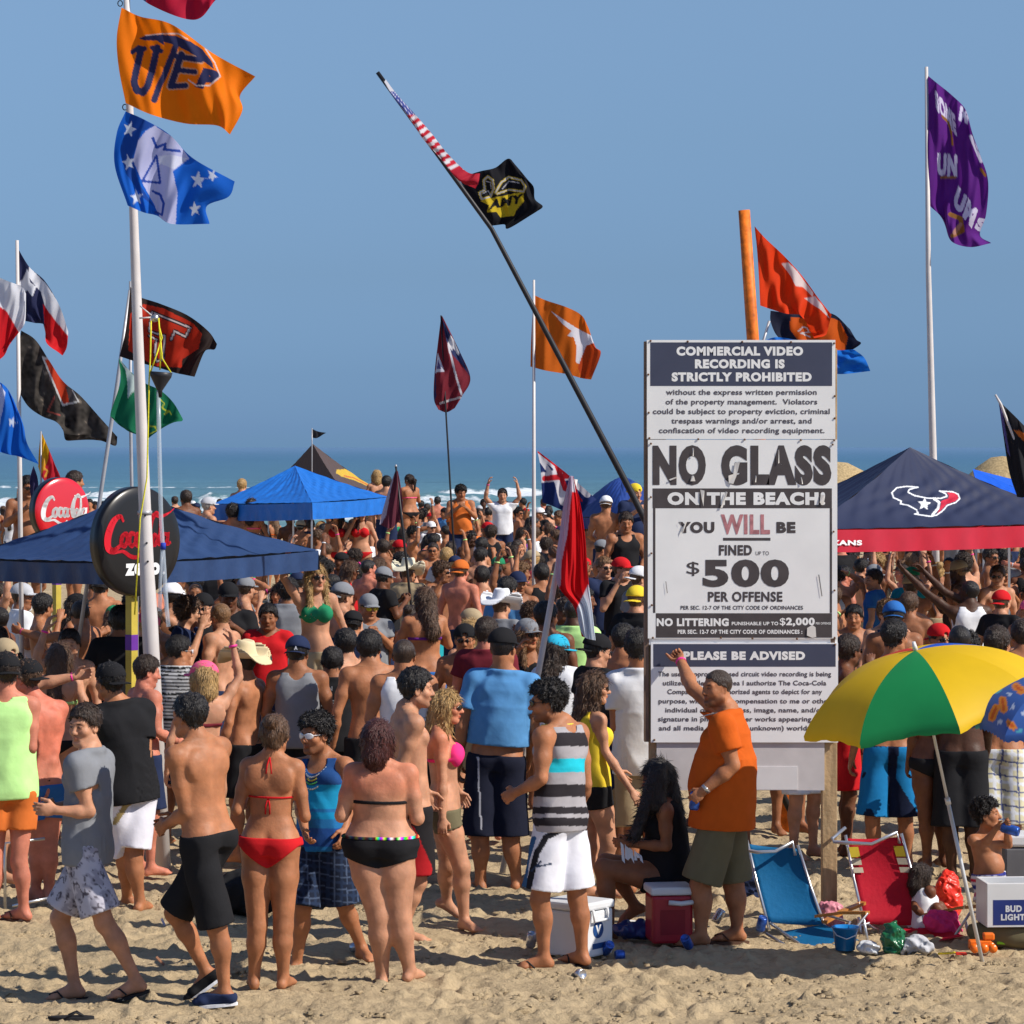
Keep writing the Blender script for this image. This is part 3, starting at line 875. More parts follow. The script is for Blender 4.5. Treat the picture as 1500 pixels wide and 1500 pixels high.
def add_tufts(V, Q, n, ln, lift):
    """thin locks standing off the hair's surface so its edge is broken"""
    r = np.random.default_rng(len(V)); f = r.integers(0, len(Q), n)
    a, b, c, d = (V[Q[f, i]] for i in range(4))
    N = np.cross(c - a, d - b); N /= np.linalg.norm(N, axis=1)[:, None] + 1e-9
    C = (a + b + c + d) / 4
    comb = np.stack([C[:, 0] * 3, C[:, 1] * 3 + .15, -.9 + 0 * C[:, 0]], 1)
    comb[C[:, 2] > .10] += np.array((0, .5, .6)); comb += r.normal(size=comb.shape) * (.25 + lift * .9)
    T = comb - N * (comb * N).sum(1)[:, None]; T /= np.linalg.norm(T, axis=1)[:, None] + 1e-9
    L = ln * (.5 + r.random(n))[:, None]
    side = np.cross(N, T); w = .0022 + .0016 * r.random(n)[:, None]
    p0 = C - side * w - N * .002; p1 = C + side * w - N * .002
    m = C + T * L * .55 + N * L * lift * .55; e = C + T * L + N * L * lift * (.5 + .5 * r.random(n))[:, None]
    m0 = m - side * w * .7; m1 = m + side * w * .7; e0 = e - side * w * .1; e1 = e + side * w * .1
    k = len(V); V2 = np.concatenate([V, p0, p1, m1, m0, e1, e0]); i = np.arange(n)
    Q2 = np.concatenate([Q, np.stack([k + i, k + n + i, k + 2 * n + i, k + 3 * n + i], 1), np.stack([k + 3 * n + i, k + 2 * n + i, k + 4 * n + i, k + 5 * n + i], 1)])
    return V2, Q2
def gear_mesh(kind, h=.006, seed=0):
    key = (kind, h, seed)
    if key not in GEAR:
        V, Q = head_gear(kind, h, seed)
        if kind in TUFT: V, Q = add_tufts(V, Q, *TUFT[kind])
        GEAR[key] = np_mesh(kind, V, Q)
    return GEAR[key]
PEOPLE = []
def person_joints(s, cx, jp):
    """picture joints (px, py, metres behind the person's own plane) -> person's metres"""
    base = W(cx, HORIZON + CAMH * s, s)
    J = {}
    for k, v in jp.items():
        if isinstance(v, tuple) and k not in ('lf', 'rf', 'lh', 'rh', 'ldn', 'rdn'):
            dy = v[2] if len(v) > 2 else 0.0
            s2 = FPX / (FPX / s + dy)
            p = W(v[0], v[1], s2)
            J[k] = v3((p.x - base.x, p.y - base.y, p.z))
        elif isinstance(v, tuple): J[k] = v3(v)
        else: J[k] = v
    return base, J

def make_person(label, base, J, skn='tan', fem=False, fat=0.0, size=1.0, bust=1.0, mus=1.0, gear=(), wearf=None, beard=0, smile=False,
                h=.012, hh=.0055, hd=.0045, fine=True, group=None, paint=None, fingers=True, browc=(.12, .09, .08), cat='person', yawroot=0.0):
    P, info = build_prims(J, fem, fat, bust, size, mus, fine, smile, fingers)
    info['_J'] = J
    V, Q = body_mesh(P, info, h, hh, hd, fine)
    col = np.ones((len(V), 3))
    n = wob(V[:, 0], V[:, 1], V[:, 2], 9, 4, 5)
    col *= (1 + .05 * n)[:, None]
    head_colour(V, info['hc'], info['hF'], info['hs'], col, fem, beard, browc)
    if paint: paint(V, col, info)
    root = thing('person', label, cat, base, group)
    body = mobj('body', np_mesh('body', V, Q, (skin(skn),), True, col), root)
    if wearf:
        for item in wearf(P, info):
            nm, (gv, gq), m = item[:3]
            if len(gq) == 0: continue
            if len(item) > 3: me = np_mesh(nm, gv, gq, (PRINT,), True, item[3](gv))
            else: me = np_mesh(nm, gv, gq, (m,), True)
            mobj(nm, me, root)
    for g in gear:
        put_gear(root, info, *g)
    PEOPLE.append(root)
    return root, info

def head_matrix(info, yaw_extra=0, pitch=0, lift=0.0, scale=1.0):
    F = info['hF'] @ frame(yaw_extra, pitch)
    M = Matrix.Identity(4)
    c = info['hc'] + info['hF'] @ v3((0, 0, lift)) * info['hs']
    for i in range(3):
        for j in range(3): M[i][j] = F[i, j] * info['hs'] * scale
        M[i][3] = c[i]
    return M

def put_gear(root, info, kind, material, name=None, yaw=0, pitch=0, lift=0.0, h=.006, scale=1.0, seed=0):
    me = gear_mesh(kind, h, seed)
    nm = name or ('hair' if kind not in ('cap', 'capback', 'capside', 'cowboy', 'shades') else {'cowboy': 'hat', 'shades': 'sunglasses'}.get(kind, 'cap'))
    o = mobj(nm, me, root, material)
    o.matrix_local = head_matrix(info, yaw, pitch, lift, scale)
    return o
SHADE = mat('sunglass_black', (.01, .01, .012), rough=.12, spec=.6, noise=0)
# ------------------------------------------------------------ ground, sea
def fbm2(x, y, f, oct=4, seed=0):
    r = np.random.default_rng(seed); o = 0; a = 1.0; t = 0
    tab = r.random((256, 256)).astype(np.float32)
    for i in range(oct):
        X = x * f + 17.3 * i; Y = y * f + 9.1 * i
        xi = np.floor(X).astype(int); yi = np.floor(Y).astype(int); u = X - xi; v = Y - yi
        u = u * u * (3 - 2 * u); v = v * v * (3 - 2 * v)
        g = lambda a_, b_: tab[a_ % 256, b_ % 256]
        o = o + a * ((g(xi, yi) * (1 - u) + g(xi + 1, yi) * u) * (1 - v) + (g(xi, yi + 1) * (1 - u) + g(xi + 1, yi + 1) * u) * v)
        t += a; a *= .5; f *= 2
    return o / t

def sand_height(x, y):
    z = (fbm2(x, y, 1.1, 3, 1) - .5) * .075 + (fbm2(x, y, 4.0, 3, 2) - .5) * .052 + (fbm2(x, y, 15, 3, 3) - .5) * .030
    return z
def sand_mesh():
    xs = np.arange(-4.6, 4.6, .020); ys = np.concatenate([np.arange(15.6, 23.0, .022), np.arange(23.0, 30.0, .06)])
    X, Y = np.meshgrid(xs, ys, indexing='ij')
    Z = sand_height(X, Y)
    r = np.random.default_rng(5)
    for i in range(1500):                       # footprints: a hollow with a thrown-up rim
        cx = r.uniform(-4.6, 4.6); cy = r.uniform(15.8, 29); a = r.uniform(0, 3.14); L = r.uniform(.07, .15); Wd = L * r.uniform(.5, .85); dep = r.uniform(.008, .034)
        i0 = np.searchsorted(xs, cx - .36); i1 = np.searchsorted(xs, cx + .36); j0 = np.searchsorted(ys, cy - .36); j1 = np.searchsorted(ys, cy + .36)
        x = X[i0:i1, j0:j1] - cx; y = Y[i0:i1, j0:j1] - cy
        u = x * math.cos(a) + y * math.sin(a); v = -x * math.sin(a) + y * math.cos(a)
        q = np.sqrt((u / L) ** 2 + (v / Wd) ** 2)
        Z[i0:i1, j0:j1] += dep * (-np.exp(-(q ** 4)) + .55 * np.exp(-((q - 1.35) / .30) ** 2) * (.6 + .5 * np.sin(6 * np.arctan2(v, u) + i)))
    for i in range(2600):                        # clods
        cx = r.uniform(-4.6, 4.6); cy = r.uniform(15.8, 24); L = r.uniform(.010, .034); hgt = L * r.uniform(.5, 1.1)
        i0 = np.searchsorted(xs, cx - .12); i1 = np.searchsorted(xs, cx + .12); j0 = np.searchsorted(ys, cy - .12); j1 = np.searchsorted(ys, cy + .12)
        x = X[i0:i1, j0:j1] - cx; y = Y[i0:i1, j0:j1] - cy
        Z[i0:i1, j0:j1] += hgt * np.exp(-((x * x + y * y) / L ** 2) ** 1.5)
    Z -= .012
    e = np.minimum.reduce([(X + 4.6) / .5, (4.6 - X) / .5, (Y - 15.6) / .4, (30 - Y) / 2.0]).clip(0, 1)
    Z = Z * e + (-.03) * (1 - e)
    V = np.stack([X, Y, Z], -1).reshape(-1, 3)
    n0, n1 = X.shape
    I = np.arange(n0 * n1).reshape(n0, n1)
    Q = np.stack([I[:-1, :-1], I[1:, :-1], I[1:, 1:], I[:-1, 1:]], -1).reshape(-1, 4)
    return V, Q

def sand_material():
    m = mat('sand', (.50, .385, .235), rough=.95, spec=.1, noise=.10, nscale=1.6, bump=0)
    n = m.node_tree.nodes; l = m.node_tree.links; b = n['Principled BSDF']; tc = n['Texture Coordinate']
    a = n.new('ShaderNodeTexNoise'); a.inputs['Scale'].default_value = 38; a.inputs['Detail'].default_value = 6; a.inputs['Roughness'].default_value = .65
    l.new(tc.outputs['Object'], a.inputs['Vector'])
    bp = n.new('ShaderNodeBump'); bp.inputs['Strength'].default_value = 1.0; bp.inputs['Distance'].default_value = .022
    l.new(a.outputs['Fac'], bp.inputs['Height'])
    c = n.new('ShaderNodeTexNoise'); c.inputs['Scale'].default_value = 420; c.inputs['Detail'].default_value = 3
    l.new(tc.outputs['Object'], c.inputs['Vector'])
    b2 = n.new('ShaderNodeBump'); b2.inputs['Strength'].default_value = .6; b2.inputs['Distance'].default_value = .004
    l.new(c.outputs['Fac'], b2.inputs['Height']); l.new(bp.outputs[0], b2.inputs['Normal']); l.new(b2.outputs[0], b.inputs['Normal'])
    # darker damp grains
    d = n.new('ShaderNodeTexNoise'); d.inputs['Scale'].default_value = 12; d.inputs['Detail'].default_value = 8; d.inputs['Roughness'].default_value = .7
    l.new(tc.outputs['Object'], d.inputs['Vector'])
    r = n.new('ShaderNodeMapRange'); r.inputs['From Min'].default_value = .3; r.inputs['From Max'].default_value = .5; r.inputs['To Min'].default_value = .72; r.inputs['To Max'].default_value = 1
    l.new(d.outputs['Fac'], r.inputs['Value'])
    old = b.inputs['Base Color'].links[0].from_socket
    sc = n.new('ShaderNodeVectorMath'); sc.operation = 'SCALE'; l.new(old, sc.inputs[0]); l.new(r.outputs[0], sc.inputs['Scale'])
    l.new(sc.outputs[0], b.inputs['Base Color'])
    return m
SAND = sand_material()
def sand_clods():
    r = np.random.default_rng(11); Vs = []; Qs = []; k = 0
    lo = [(-1, -1, -.5), (1, -1, -.5), (1, 1, -.5), (-1, 1, -.5), (-.7, -.7, .6), (.7, -.7, .6), (.7, .7, .6), (-.7, .7, .6)]; F = np.array([(4, 5, 6, 7), (0, 1, 5, 4), (1, 2, 6, 5), (2, 3, 7, 6), (3, 0, 4, 7)])
    for c in range(420):
        cx, cy = r.uniform(-4.4, 4.4), 16.4 + 8 * r.random() ** 1.5
        for i in range(r.integers(3, 16)):
            x = cx + r.normal() * .10; y = cy + r.normal() * .06; s = r.uniform(.004, .015) * (1.5 if i == 0 else 1)
            z = float(sand_height(np.array([x]), np.array([y]))[0]) - .012
            V = np.array(lo) * (1 + .35 * r.normal(size=(8, 3))) * s * np.array((1.3, 1, .9)); Vs.append(V + (x, y, z + .35 * s)); Qs.append(F + k); k += 8
    tag(mobj('sand_clods', np_mesh('sand_clods', np.concatenate(Vs), np.concatenate(Qs), (SAND,), True)), 'small clumps of dry sand thrown up between the footprints', None, None, 'stuff')
sand_clods()
V_, Q_ = sand_mesh()
tag(mobj('trodden_sand', np_mesh('trodden_sand', V_, Q_, (SAND,))), kind='structure')
m = MB(); m.poly([(-400, 1, -.035), (400, 1, -.035), (400, 116, -.035), (-400, 116, -.035)]); m.poly([(-400, 116, -.035), (400, 116, -.035), (400, 150, -1.4), (-400, 150, -1.4)])
tag(m.build('beach', SAND), kind='structure')

def sea_material():
    m = bpy.data.materials.new('sea_water'); m.use_nodes = True
    n = m.node_tree.nodes; l = m.node_tree.links; b = n['Principled BSDF']
    geo = n.new('ShaderNodeNewGeometry'); sep = n.new('ShaderNodeSeparateXYZ'); l.new(geo.outputs['Position'], sep.inputs[0])
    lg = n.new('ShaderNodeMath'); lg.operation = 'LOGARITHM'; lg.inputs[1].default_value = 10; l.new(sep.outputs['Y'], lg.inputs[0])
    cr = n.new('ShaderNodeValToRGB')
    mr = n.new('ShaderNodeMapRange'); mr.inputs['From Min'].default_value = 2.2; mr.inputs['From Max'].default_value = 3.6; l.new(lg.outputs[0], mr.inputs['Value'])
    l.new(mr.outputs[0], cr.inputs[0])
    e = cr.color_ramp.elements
    e[0].position = 0; e[0].color = (.125, .25, .26, 1); e[1].position = 1; e[1].color = (.105, .200, .335, 1)  # far end paled: horizon haze painted into the water colour
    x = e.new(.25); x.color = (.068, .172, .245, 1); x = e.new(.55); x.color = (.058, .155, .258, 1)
    # swell streaks
    mp = n.new('ShaderNodeMapping'); mp.inputs['Scale'].default_value = (.016, .085, 1); l.new(geo.outputs['Position'], mp.inputs['Vector'])
    nz = n.new('ShaderNodeTexNoise'); nz.inputs['Scale'].default_value = 3; nz.inputs['Detail'].default_value = 6; l.new(mp.outputs[0], nz.inputs['Vector'])
    r = n.new('ShaderNodeMapRange'); r.inputs['From Min'].default_value = .3; r.inputs['From Max'].default_value = .7; r.inputs['To Min'].default_value = .82; r.inputs['To Max'].default_value = 1.18; l.new(nz.outputs['Fac'], r.inputs['Value'])
    sc = n.new('ShaderNodeVectorMath'); sc.operation = 'SCALE'; l.new(cr.outputs[0], sc.inputs[0]); l.new(r.outputs[0], sc.inputs['Scale'])
    # foam from the mesh attribute broken up by noise
    at = n.new('ShaderNodeAttribute'); at.attribute_name = 'Col'
    sx = n.new('ShaderNodeSeparateXYZ'); l.new(at.outputs['Vector'], sx.inputs[0])
    mp2 = n.new('ShaderNodeMapping'); mp2.inputs['Scale'].default_value = (1.0, .45, 1.6); l.new(geo.outputs['Position'], mp2.inputs['Vector'])
    n2 = n.new('ShaderNodeTexNoise'); n2.inputs['Scale'].default_value = 1.1; n2.inputs['Detail'].default_value = 8; n2.inputs['Roughness'].default_value = .65; l.new(mp2.outputs[0], n2.inputs['Vector'])
    ad = n.new('ShaderNodeMath'); ad.operation = 'ADD'; l.new(sx.outputs['X'], ad.inputs[0]); l.new(n2.outputs['Fac'], ad.inputs[1])
    th = n.new('ShaderNodeMapRange'); th.inputs['From Min'].default_value = .80; th.inputs['From Max'].default_value = .98; l.new(ad.outputs[0], th.inputs['Value'])
    mx = n.new('ShaderNodeMixRGB'); l.new(th.outputs[0], mx.inputs[0]); l.new(sc.outputs[0], mx.inputs[1]); mx.inputs[2].default_value = (.80, .85, .86, 1)
    l.new(mx.outputs[0], b.inputs['Base Color'])
    b.inputs['Roughness'].default_value = .35; b.inputs['Specular IOR Level'].default_value = .25
    n3 = n.new('ShaderNodeTexNoise'); n3.inputs['Scale'].default_value = 1.6; n3.inputs['Detail'].default_value = 6
    mp3 = n.new('ShaderNodeMapping'); mp3.inputs['Scale'].default_value = (.5, 1.2, 1); l.new(geo.outputs['Position'], mp3.inputs['Vector']); l.new(mp3.outputs[0], n3.inputs['Vector'])
    bp = n.new('ShaderNodeBump'); bp.inputs['Strength'].default_value = .9; bp.inputs['Distance'].default_value = .35; l.new(n3.outputs['Fac'], bp.inputs['Height']); l.new(bp.outputs[0], b.inputs['Normal'])
    return m
def sea():
    ys = np.concatenate([np.arange(117, 330, .9), np.geomspace(330, 26000, 160)])
    xs0 = np.linspace(-1, 1, 320)
    Y = np.repeat(ys[None, :], len(xs0), 0)
    half = np.where(ys < 330, 90, ys * .6 + 0)
    half = np.maximum(90, ys * .55 - 90)
    X = xs0[:, None] * half[None, :]
    Z = -.35 + .0 * X; foam = np.zeros_like(X)
    Z += .10 * np.sin(Y * .35 + 1.5 * np.sin(X * .05)) * (Y < 330)
    # breakers: rows at picture y, strongest between two picture x
    for (py, x0, x1, hgt, wd) in ((723, -60, 200, .55, 6), (744, -60, 1000, .15, 3), (752, -60, 1000, .12, 2.5), (719, 285, 352, .85, 4.5), (718, 560, 730, .5, 5.5), (710, 640, 850, .55, 5), (727, 560, 830, .35, 5), (714, 80, 215, .6, 4.5), (713, 800, 930, .6, 5), (736, -60, 950, .2, 4), (701, 1100, 1600, .2, 4), (698, -60, 420, .2, 4), (730, 180, 420, .25, 4)):
        d = FPX * 3.3 / (py - HORIZON + 12)
        px = 750 + X / Y * FPX
        m = 1 / (1 + np.exp(-(px - x0) / 12)) / (1 + np.exp((px - x1) / 12))
        m = m * (.88 + .12 * np.sin(px * .06 + py) + .08 * np.sin(px * .23))
        yc = d + 3.0 * np.sin(X * .09 + py)
        u = (Y - yc) / wd
        Z += hgt * m * np.exp(-np.where(u < 0, (u * 2.2) ** 2, (u * .8) ** 2))
        foam = np.maximum(foam, m * (.62 * np.exp(-((u + .55) / .75) ** 2)) * (1 if hgt > .5 else .72))
    V = np.stack([X, Y, Z], -1).reshape(-1, 3)
    n0, n1 = X.shape; I = np.arange(n0 * n1).reshape(n0, n1)
    Q = np.stack([I[:-1, :-1], I[1:, :-1], I[1:, 1:], I[:-1, 1:]], -1).reshape(-1, 4)
    c = np.repeat(foam.reshape(-1, 1), 3, 1)
    tag(mobj('sea', np_mesh('sea', V, Q, (sea_material(),), True, c)), kind='structure')
sea()

# ------------------------------------------------------------ lettering
TXT = {}
def text_tris(s, bold=0.0):
    """unit lettering: vertices and triangles of a string, cap height 1, baseline 0"""
    key = (s, bold)
    if key in TXT: return TXT[key]
    def raw(st):
        cu = bpy.data.curves.new('t', 'FONT'); cu.body = st; cu.offset = bold; cu.resolution_u = 4; cu.fill_mode = 'BOTH'; cu.space_character = 1 + bold * 2.4
        o = bpy.data.objects.new('t', cu); link(o)
        dg = bpy.context.evaluated_depsgraph_get(); dg.update()
        me = bpy.data.meshes.new_from_object(o.evaluated_get(dg)); me.calc_loop_triangles()
        V = np.array([v.co[:2] for v in me.vertices]).reshape(-1, 2)
        T = np.array([list(t.vertices) for t in me.loop_triangles]).reshape(-1, 3)
        bpy.data.objects.remove(o); bpy.data.curves.remove(cu); bpy.data.meshes.remove(me)
        return V, T
    V, T = raw(s); Vh, _ = raw('H')
    y0, y1 = Vh[:, 1].min(), Vh[:, 1].max()
    V = V.copy(); V[:, 1] = (V[:, 1] - y0) / (y1 - y0); V[:, 0] = V[:, 0] / (y1 - y0)
    V[:, 0] -= V[:, 0].min()
    TXT[key] = (V, T)
    return TXT[key]

def lettering(name, s, place, x0, x1, base, cap, m, parent, bold=.02, y=0.0, slope=0.0):
    """place(px, py) -> 3D point; lettering fitted between picture columns x0, x1 on a baseline"""
    V, T = text_tris(s, bold)
    w = V[:, 0].max()
    P = [place(x0 + (x1 - x0) * v[0] / w, base - cap * v[1] + slope * ((x0 + (x1 - x0) * v[0] / w) - x0), y) for v in V]
    me = np_mesh(name, np.array([tuple(p) for p in P]), T, (m,), False)
    return mobj(name, me, parent)

# ------------------------------------------------------------ the beach sign
S_SIGN = 217.0
def sign():
    t = thing('beach_sign', 'tall white notice board reading NO GLASS ON THE BEACH on two wooden posts', 'sign', W(1083, HORIZON + CAMH * S_SIGN, S_SIGN))
    b0 = t.location
    def pl(px, py, y=0.0):
        p = W(px, py, S_SIGN); return Vector((p.x - b0.x, p.y - b0.y + y, p.z))
    PA = lambda x, y, d: pl(920 + x / 4.5454, 480 + y / 4.5454, d)
    PB = lambda x, y, d: pl(920 + x / 4.5454, 790 + y / 4.5454, d)
    white = mat('board_white', (.87, .865, .84), rough=.5, spec=.3, noise=.05, nscale=3)
    white2 = mat('board_white_lower', (.87, .87, .875), rough=.5, spec=.3, noise=.04, nscale=3)
    dark = mat('print_slate', (.062, .070, .112), rough=.5, noise=.05)
    ink = mat('print_charcoal', (.075, .063, .063), rough=.55, noise=.12, nscale=12)
    ink2 = mat('print_grey_text', (.10, .088, .10), rough=.55, noise=.08)
    red = mat('print_faded_red', (.48, .20, .21), rough=.6, noise=.3, nscale=22)
    edge = mat('painted_edge', (.20, .13, .09), rough=.7, noise=.2)
    wood = mat('post_wood', (.43, .30, .165), rough=.8, noise=.28, nscale=5, bump=.4, bscale=40)
    wn = wood.node_tree.nodes; mp = wn.new('ShaderNodeMapping'); mp.inputs['Scale'].default_value = (6, 6, .7)
    wood.node_tree.links.new(wn['Texture Coordinate'].outputs['Object'], mp.inputs['Vector']); wood.node_tree.links.new(mp.outputs[0], wn['Noise Texture'].inputs['Vector'])
    def rect(name, m, x0, y0, x1, y1, d0, d1, P=PA, parent=None, bev=0):
        a = P(x0, y0, 0); b = P(x1, y1, 0)
        return MB().box((a.x, d0, b.z), (b.x, d1, a.z)).build(name, m, parent or t, bev)
    # posts and backing
    for x0, x1, nm in ((951, 976, 1), (1205, 1227, 2)):
        a = pl(x0, 506); b = pl(x1, HORIZON + CAMH * S_SIGN)
        MB().box((a.x, .03, -.25), (b.x, .13, a.z - .02)).build('post', wood, t, .004)
    a = pl(944, 500); b = pl(1223.5, 1087)
    MB().box((a.x, .010, b.z), (a.x + .030, .128, a.z)).build('edge_board', edge, t)
    MB().box((b.x - .03, .010, b.z), (b.x, .126, a.z)).build('edge_board', edge, t)
    rect('back_board', mat('back_board_grey', (.58, .555, .56), rough=.7, noise=.08), 962, 1080, 1208, 1158, .012, .028, pl)
    rect('paper_patch', mat('paper_white', (.70, .69, .70), noise=.04), 1100, 1123, 1168, 1157, .006, .0118, pl)
    p1 = rect('panel', white, 125, 82, 1380, 742, -.004, .010)
    p2 = rect('panel', white, 132, 745, 1385, 745, -.002, .010)
    a = PA(132, 745, 0); b = PB(1393, 660, 0)
    bpy.data.objects.remove(p2)
    p2 = MB().box((a.x, -.002, b.z), (b.x, .010, a.z)).build('panel', white, t)
    a = PB(152, 690, 0); b = PB(1398, 1352, 0)
    p3 = MB().box((a.x, -.004, b.z), (b.x, .010, a.z)).build('panel', white2, t)
    a = PB(140, 640, 0); b = PB(1396, 705, 0)
    MB().box((a.x, .0105, b.z), (b.x, .02, a.z)).build('batten', white, t)
    def flat(name, m, x0, y0, x1, y1, P, parent, yy=0):
        yy = (-.002 if parent is p2 else -.004) - .0008
        a = P(x0, y0, 0); b = P(x1, y1, 0)
        MB().poly([(a.x, yy, b.z), (b.x, yy, b.z), (b.x, yy, a.z), (a.x, yy, a.z)]).build(name, m, parent)
    flat('printed_band', dark, 148, 98, 1358, 388, PA, p1)
    LT = lambda s, x0, x1, base, cap, m, P=PA, par=p1, b=.045, d=0: lettering('lettering', s, P, x0, x1, base, cap, m, par, b, (-.002 if par is p2 else -.004) - .0016)
    LT('COMMERCIAL VIDEO', 322, 1165, 186, 60, white, b=.06); LT('RECORDING IS', 445, 1042, 271, 60, white, b=.06); LT('STRICTLY PROHIBITED', 290, 1222, 358, 60, white, b=.06)
    for s, x0, x1, y in (('without the express written permission', 252, 1256, 447), ('of the property management.  Violators', 250, 1260, 511), ('could be subject to property eviction, criminal', 165, 1343, 575),
                         ('trespass warnings and/or arrest, and', 288, 1222, 638), ('confiscation of video recording equipment.', 205, 1308, 702)):
        LT(s, x0, x1, y, 36, ink2, b=.022, d=-.0055)
    LT('NO', 163, 518, 1047, 262, ink, par=p2, b=.066, d=-.0045); LT('GLASS', 620, 1354, 1047, 262, ink, par=p2, b=.066, d=-.0045)
    flat('printed_band', ink, 163, 1070, 1357, 1202, PA, p2, -.0035)
    LT('ON THE BEACH!', 262, 1312, 1180, 84, white, par=p2, b=.06, d=-.0055)
    for x0, x1 in ((166, 182), (1343, 1358)):
        a = PA(x0, 1202, 0); b = PB(x1, 490, 0)
        MB().poly([(a.x, -.0028, b.z), (b.x, -.0028, b.z), (b.x, -.0028, a.z), (a.x, -.0028, a.z)]).build('printed_border', ink, p2)
    LT('YOU', 335, 575, 1367, 74, ink, par=p2, b=.06); LT('WILL', 617, 945, 1375, 132, red, par=p2, b=.04); LT('BE', 988, 1115, 1367, 74, ink, par=p2, b=.06)
    flat('underline', ink, 632, 1399, 948, 1418, PA, p2, -.0035)
    Bt = dict(P=PB, par=p2)
    LT('FINED', 605, 825, 107, 69, ink, b=.045, **Bt); LT('UP TO', 850, 938, 105, 25, ink, b=.0, **Bt)
    LT('$', 390, 475, 230, 80, ink, b=.0, **Bt); LT('500', 497, 1072, 316, 180, ink, b=.05, **Bt)
    LT('PER OFFENSE', 532, 1028, 415, 66, ink, b=.035, **Bt); LT('PER SEC. 12-7 OF THE CITY CODE OF ORDINANCES', 350, 1165, 468, 26, ink, b=.02, **Bt)
    flat('printed_band', ink, 185, 492, 1358, 655, PB, p2, -.0035)
    Bt['d'] = -.0055
    LT('NO LITTERING', 190, 670, 578, 52, white, b=.055, **Bt); LT('PUNISHABLE UP TO', 690, 1000, 572, 23, white, b=.03, **Bt); LT('$', 1010, 1048, 570, 46, white, b=.01, **Bt); LT('2,000', 1052, 1243, 572, 50, white, b=.05, **Bt)
    LT('PER OFFENSE', 1250, 1350, 567, 15, white, b=.01, **Bt); LT('PER SEC. 12-7 OF THE CITY CODE OF ORDINANCES :', 330, 1160, 629, 27, white, b=.04, **Bt)
    Ct = dict(P=PB, par=p3)
    flat('printed_band', dark, 168, 697, 1382, 848, PB, p3, -.0055)
    LT('PLEASE BE ADVISED', 368, 1178, 803, 57, white, b=.06, **Ct)
    for s, x0, x1, y in (('The use of approved closed circuit video recording is being', 200, 1352, 912), ('utilized while in the area I authorize The Coca-Cola', 232, 1320, 972), ('Company and its authorized agents to depict for any', 262, 1292, 1030),
                         ('purpose, without any compensation to me or other', 203, 1350, 1092), ('individual of my likeness, image, name, and/or', 248, 1307, 1152), ('signature in photo or other works appearing in', 200, 1275, 1212), ('and all media (known and unknown) worldwide', 205, 1300, 1272)):
        LT(s, x0, x1, y, 32, ink2, b=.022, d=-.0055, **Ct)
    # peeled vinyl, nail heads and rust
    peel = mat('peeled_vinyl', (.70, .67, .62), rough=.5, noise=.1); sh = mat('torn_vinyl_back', (.12, .10, .10))
    r = random.Random(3)
    for pts in ([(712, 900), (745, 890), (722, 985), (700, 1040), (670, 1035), (668, 985), (700, 975)], [(480, 1078), (508, 1085), (502, 1190), (490, 1140)], [(650, 1090), (662, 1095), (628, 1200), (615, 1198), (640, 1120)],
                [(1283, 1110), (1305, 1115), (1300, 1180), (1275, 1165)], [(428, 800), (437, 800), (436, 855), (430, 855)], [(425, 985), (437, 985), (448, 1022), (415, 1022)], [(272, 1010), (322, 992), (326, 1000), (280, 1018)],
                [(846, 985), (854, 985), (852, 1030), (845, 1028)], [(1000, 812), (1004, 812), (1006, 900), (1000, 905)], [(352, 1355), (384, 1290), (390, 1296), (362, 1372)], [(338, 1292), (350, 1292), (352, 1318)], [(1148, 995), (1154, 993), (1164, 1040), (1158, 1042)]):
        vs_ = [PA(x, y, -.0095 - .004 * (i % 2)) for i, (x, y) in enumerate(pts)]
        MB().poly(vs_[::-1]).build('peeled_strip', peel, p2)
    MB().poly([PB(x, y, -.009) for x, y in ((1192, 590), (1190, 640), (1225, 655), (1252, 650), (1248, 585), (1225, 570))]).build('peeled_strip', peel, p2)
    MB().poly([PB(x, y, -.008) for x, y in ((1266, 236), (1272, 234), (1293, 378), (1288, 380))]).build('scratch', ink2, p2)
    MB().poly([PB(x, y, -.008) for x, y in ((249, 280), (253, 280), (263, 358), (259, 358))]).build('scratch', ink2, p2)
    nail = mat('rusty_nail', (.16, .08, .04), rough=.8)
    pts = [(150, 88), (397, 92), (760, 94), (1085, 96), (1372, 104), (135, 312), (1376, 455), (138, 566), (1376, 603), (142, 735), (467, 742), (776, 745), (1150, 748), (1372, 750), (152, 772), (1362, 778), (152, 1128), (1368, 1358)]
    for (x, y) in pts:
        c = PA(x, y, -.006); MB().lathe([(0, 0), (.0075, 0), (.006, .004), (0, .005)], (0, 0, 0), 8, Matrix.Translation(c) @ Matrix.Rotation(R(90), 4, 'X')).build('nail', nail, t)
    for (x, y) in [(155, 93), (158, 438), (618, 655), (828, 660), (1124, 662), (1375, 655), (165, 655), (175, 1335), (1378, 700), (1374, 340)]:
        c = PB(x, y, -.006); MB().lathe([(0, 0), (.0075, 0), (.006, .004), (0, .005)], (0, 0, 0), 8, Matrix.Translation(c) @ Matrix.Rotation(R(90), 4, 'X')).build('nail', nail, t)
sign()

